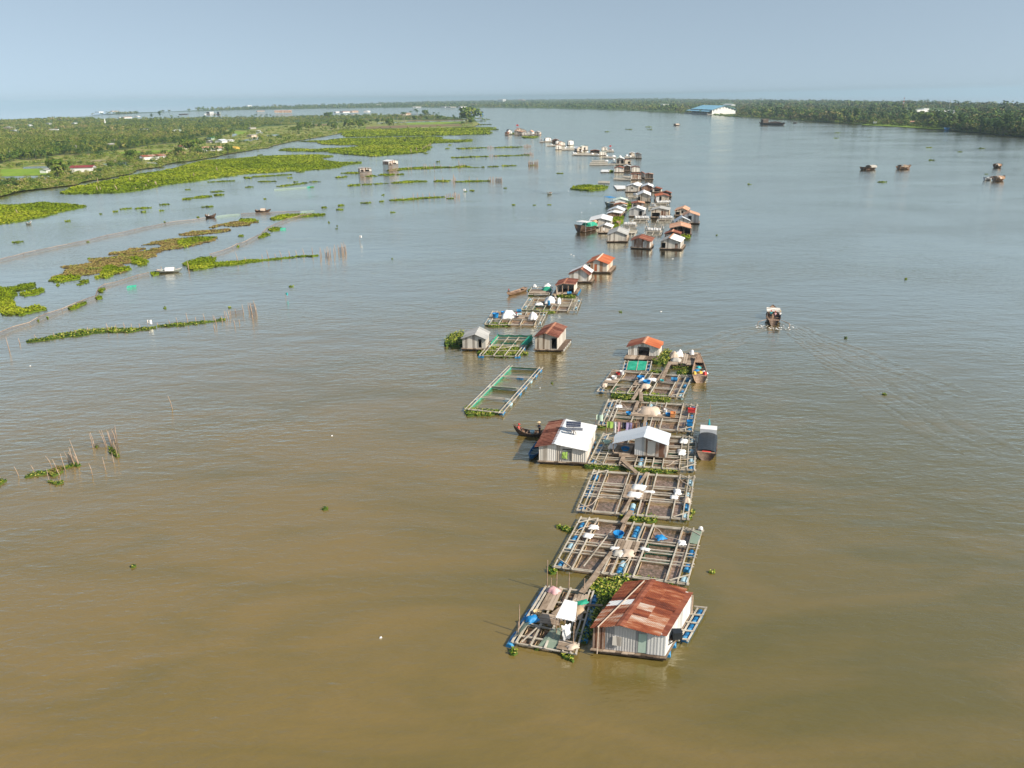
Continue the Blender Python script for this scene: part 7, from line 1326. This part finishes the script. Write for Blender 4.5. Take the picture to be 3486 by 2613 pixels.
for lb, v_, a, b_, e_, r_, w, rf, ax in (('long white building beyond the factory', Z23, (715,215), (840,218), 200, 188, 'wallwhite', 'paint', 'x'), ('low white block with a raised tower on the right bank', Z24, (1025,238), (1165,228), 208, None, 'wallwhite', 'paint', 'x'), ('white tower of the low block', Z24, (1110,225), (1165,223), 190, None, 'wallwhite', 'paint', 'x'), ('pale green hall right of the white block', Z24, (1205,232), (1275,232), 212, None, 'mint', 'roofgreen', 'x'), ('white arched hall right of the pale green hall', Z24, (1270,238), (1342,238), 220, 208, 'wallwhite', 'paint', 'y'), ('pale blue-grey house with small windows', Z24, (1370,240), (1435,240), 212, None, 'roofblue', 'paint', 'x'),
    ('white zigzag gable house on the right bank', Z24, (1450,300), (1500,300), 288, 272, 'wallwhite', 'paint', 'y'), ('small white gable up the right bank', Z24, (1560,270), (1588,270), 262, 252, 'wallwhite', 'paint', 'y'), ('tiny white cube house at the right', Z24, (1640,242), (1658,242), 228, None, 'wallwhite', 'paint', 'x'), ('white house row left of the red and white mast', Z24, (897,207), (948,207), 195, None, 'wallwhite', 'paint', 'x'), ('pale hut at the waterline of the right bank', Z24, (557,352), (592,352), 340, 335, 'paint', 'roofgrey', 'x'), ('red-brown roof house near the right waterline', Z24, (965,345), (1005,345), 335, 325, 'walltan', 'roofclay', 'x'), ('tiny white shed at the left of the right bank', Z24, (38,205), (75,205), 196, None, 'wallwhite', 'paint', 'x'), ('white roof glimpsed behind the factory trees', Z23, (1575,265), (1615,265), 250, None, 'wallwhite', 'paint', 'x'), ('white gable near the sand barge shore', Z23, (1825,318), (1855,318), 300, 280, 'wallwhite', 'paint', 'y'), ('pinkish gable at the far right end', Z24, (2062,250), (2085,250), 240, 235, 'walltan', 'roofclay', 'x'), ('brown hut at the upper left of the right bank', Z24, (310,210), (350,210), 200, 192, 'walltan', 'roofclay', 'x')):
    P = G(*v_(*a), .4); shed(lb, v_, a, b_, e_, r_ if r_ else e_-3, 14, wall=w, roof=rf, axis=ax, group=GRR, name='house', z0=2.5)
GFB = 'pale buildings on the far bank'
for lb, v_, a, b_, e_, w in (('white box building highest on the far bank', Z10, (1097,30), (1127,30), 14, 'wallwhite'), ('pink roofed block right of the white box', Z10, (1220,24), (1250,24), 16, 'walltan'), ('white hut low on the far bank centre', Z10, (2112,55), (2135,55), 45, 'wallwhite'), ('pale house at the far waterline, left', Z20, (895,200), (915,200), 188, 'wallwhite'), ('pale shed at the far waterline, second', Z20, (925,201), (950,201), 190, 'paint'), ('pale shed row at the far waterline, third', Z20, (1320,200), (1390,200), 190, 'paint'), ('pale shed row at the far waterline, fourth', Z20, (1410,201), (1475,201), 190, 'concrete'), ('white silo house at the far waterline', Z20, (1590,205), (1635,205), 186, 'wallwhite'), ('small white house in the far woods', Z20, (352,168), (366,168), 155, 'wallwhite'), ('brownish house in the far woods', Z20, (1770,165), (1800,165), 145, 'walltan'), ('pale terrace on the far left horizon', Z17, (1865,182), (1950,180), 160, 'wallwhite'), ('faint pink block on the far left horizon', Z17, (2065,165), (2110,165), 150, 'walltan'), ('faint white block on the horizon', Z19, (185,120), (235,120), 98, 'wallwhite')):
    shed(lb, v_, a, b_, e_, e_-2, 30, wall=w, roof='paint' if w != 'walltan' else 'roofclay', group=GFB, name='building', z0=4.)
# radio masts
def mastt(label, view, base, top, bands):
    P = G(*view(*base), .4); t = min(h_at(P, view(*top)[1]), 58.); o = thing('radio_mast', label, 'radio mast', P); w = t*.045; n = 7
    for k in range(n):
        b = MB(); z0, z1 = t*k/n, t*(k+1)/n; w0, w1 = w*(1-k/n*.8), w*(1-(k+1)/n*.8)
        for sx in (-1, 1):
            for sy in (-1, 1): b.cyl((sx*w0, sy*w0, z0), (sx*w1, sy*w1, z1), .35, .3, 4)
            b.beam((sx*w0, -w0, z0), (sx*w1, w1, z1), .25, .25); b.beam((-w0, sx*w0, z0), (w1, sx*w1, z1), .25, .25)
        b.build('mast_section', bands[k % 2], o)
mastt('red and white lattice radio mast above the right bank', Z24, (882,185), (887,70), ('red', 'paint')); mastt('grey lattice mast on the right horizon', Z24, (1388,190), (1386,95), ('concrete', 'concrete')); mastt('pale lattice mast right of the factory', Z23, (1862,190), (1862,110), ('concrete', 'paint')); mastt('tall faint mast at the left of the right woods', Z24, (293,150), (293,85), ('concrete', 'concrete'))
# trees along the right shore that show one by one
GY = 'trees lining the right shore'
for i in range(62):
    x = 2560+i*15.2+R.uniform(-6, 6); y = float(np.interp(x, [p[0] for p in farshore], [p[1] for p in farshore]))-R.uniform(1, 5)
    if 2960 < x < 3240: y -= 6
    tree('leafy tree in the front row of the right shore', (x, y), R.choice([0, 1, 2, 3, 4]), R.uniform(1.1, 1.9), group=GY)
for lb, x, y, k, s_ in (('very dark round bush at the right shore', 1130,380,3,2.6), ('dark dense tree group rising above the right shore left part', 370,345,4,2.), ('tall tree of the right shore seen against blue woods', 545,300,4,2.)): tree(lb, Z24(x, y), k, s_)
sheet('reed_strip', roughen(px(Z24, [(420,368), (560,352), (800,366), (1150,388), (1360,400), (1370,420), (1150,408), (800,386), (560,374)], .5), 6, .5), .5, 'meadow', 'structure')
# ---------------------------------------------------------------- haze: an even body of air round everything
hm = bpy.data.materials.new('haze'); hm.use_nodes = True; ht = hm.node_tree; ht.nodes.clear()
ho = ht.nodes.new('ShaderNodeOutputMaterial'); hv = ht.nodes.new('ShaderNodeVolumePrincipled')
hv.inputs['Color'].default_value = (.42, .57, .67, 1); hv.inputs['Density'].default_value = .00013; hv.inputs['Anisotropy'].default_value = .0
ht.links.new(hv.outputs[0], ho.inputs['Volume']); MATS['haze'] = hm
b = MB(); b.box((0, 12700, 29.5), (9000, 26000, 62)); hz = b.build('haze', 'haze'); hz['kind'] = 'stuff'
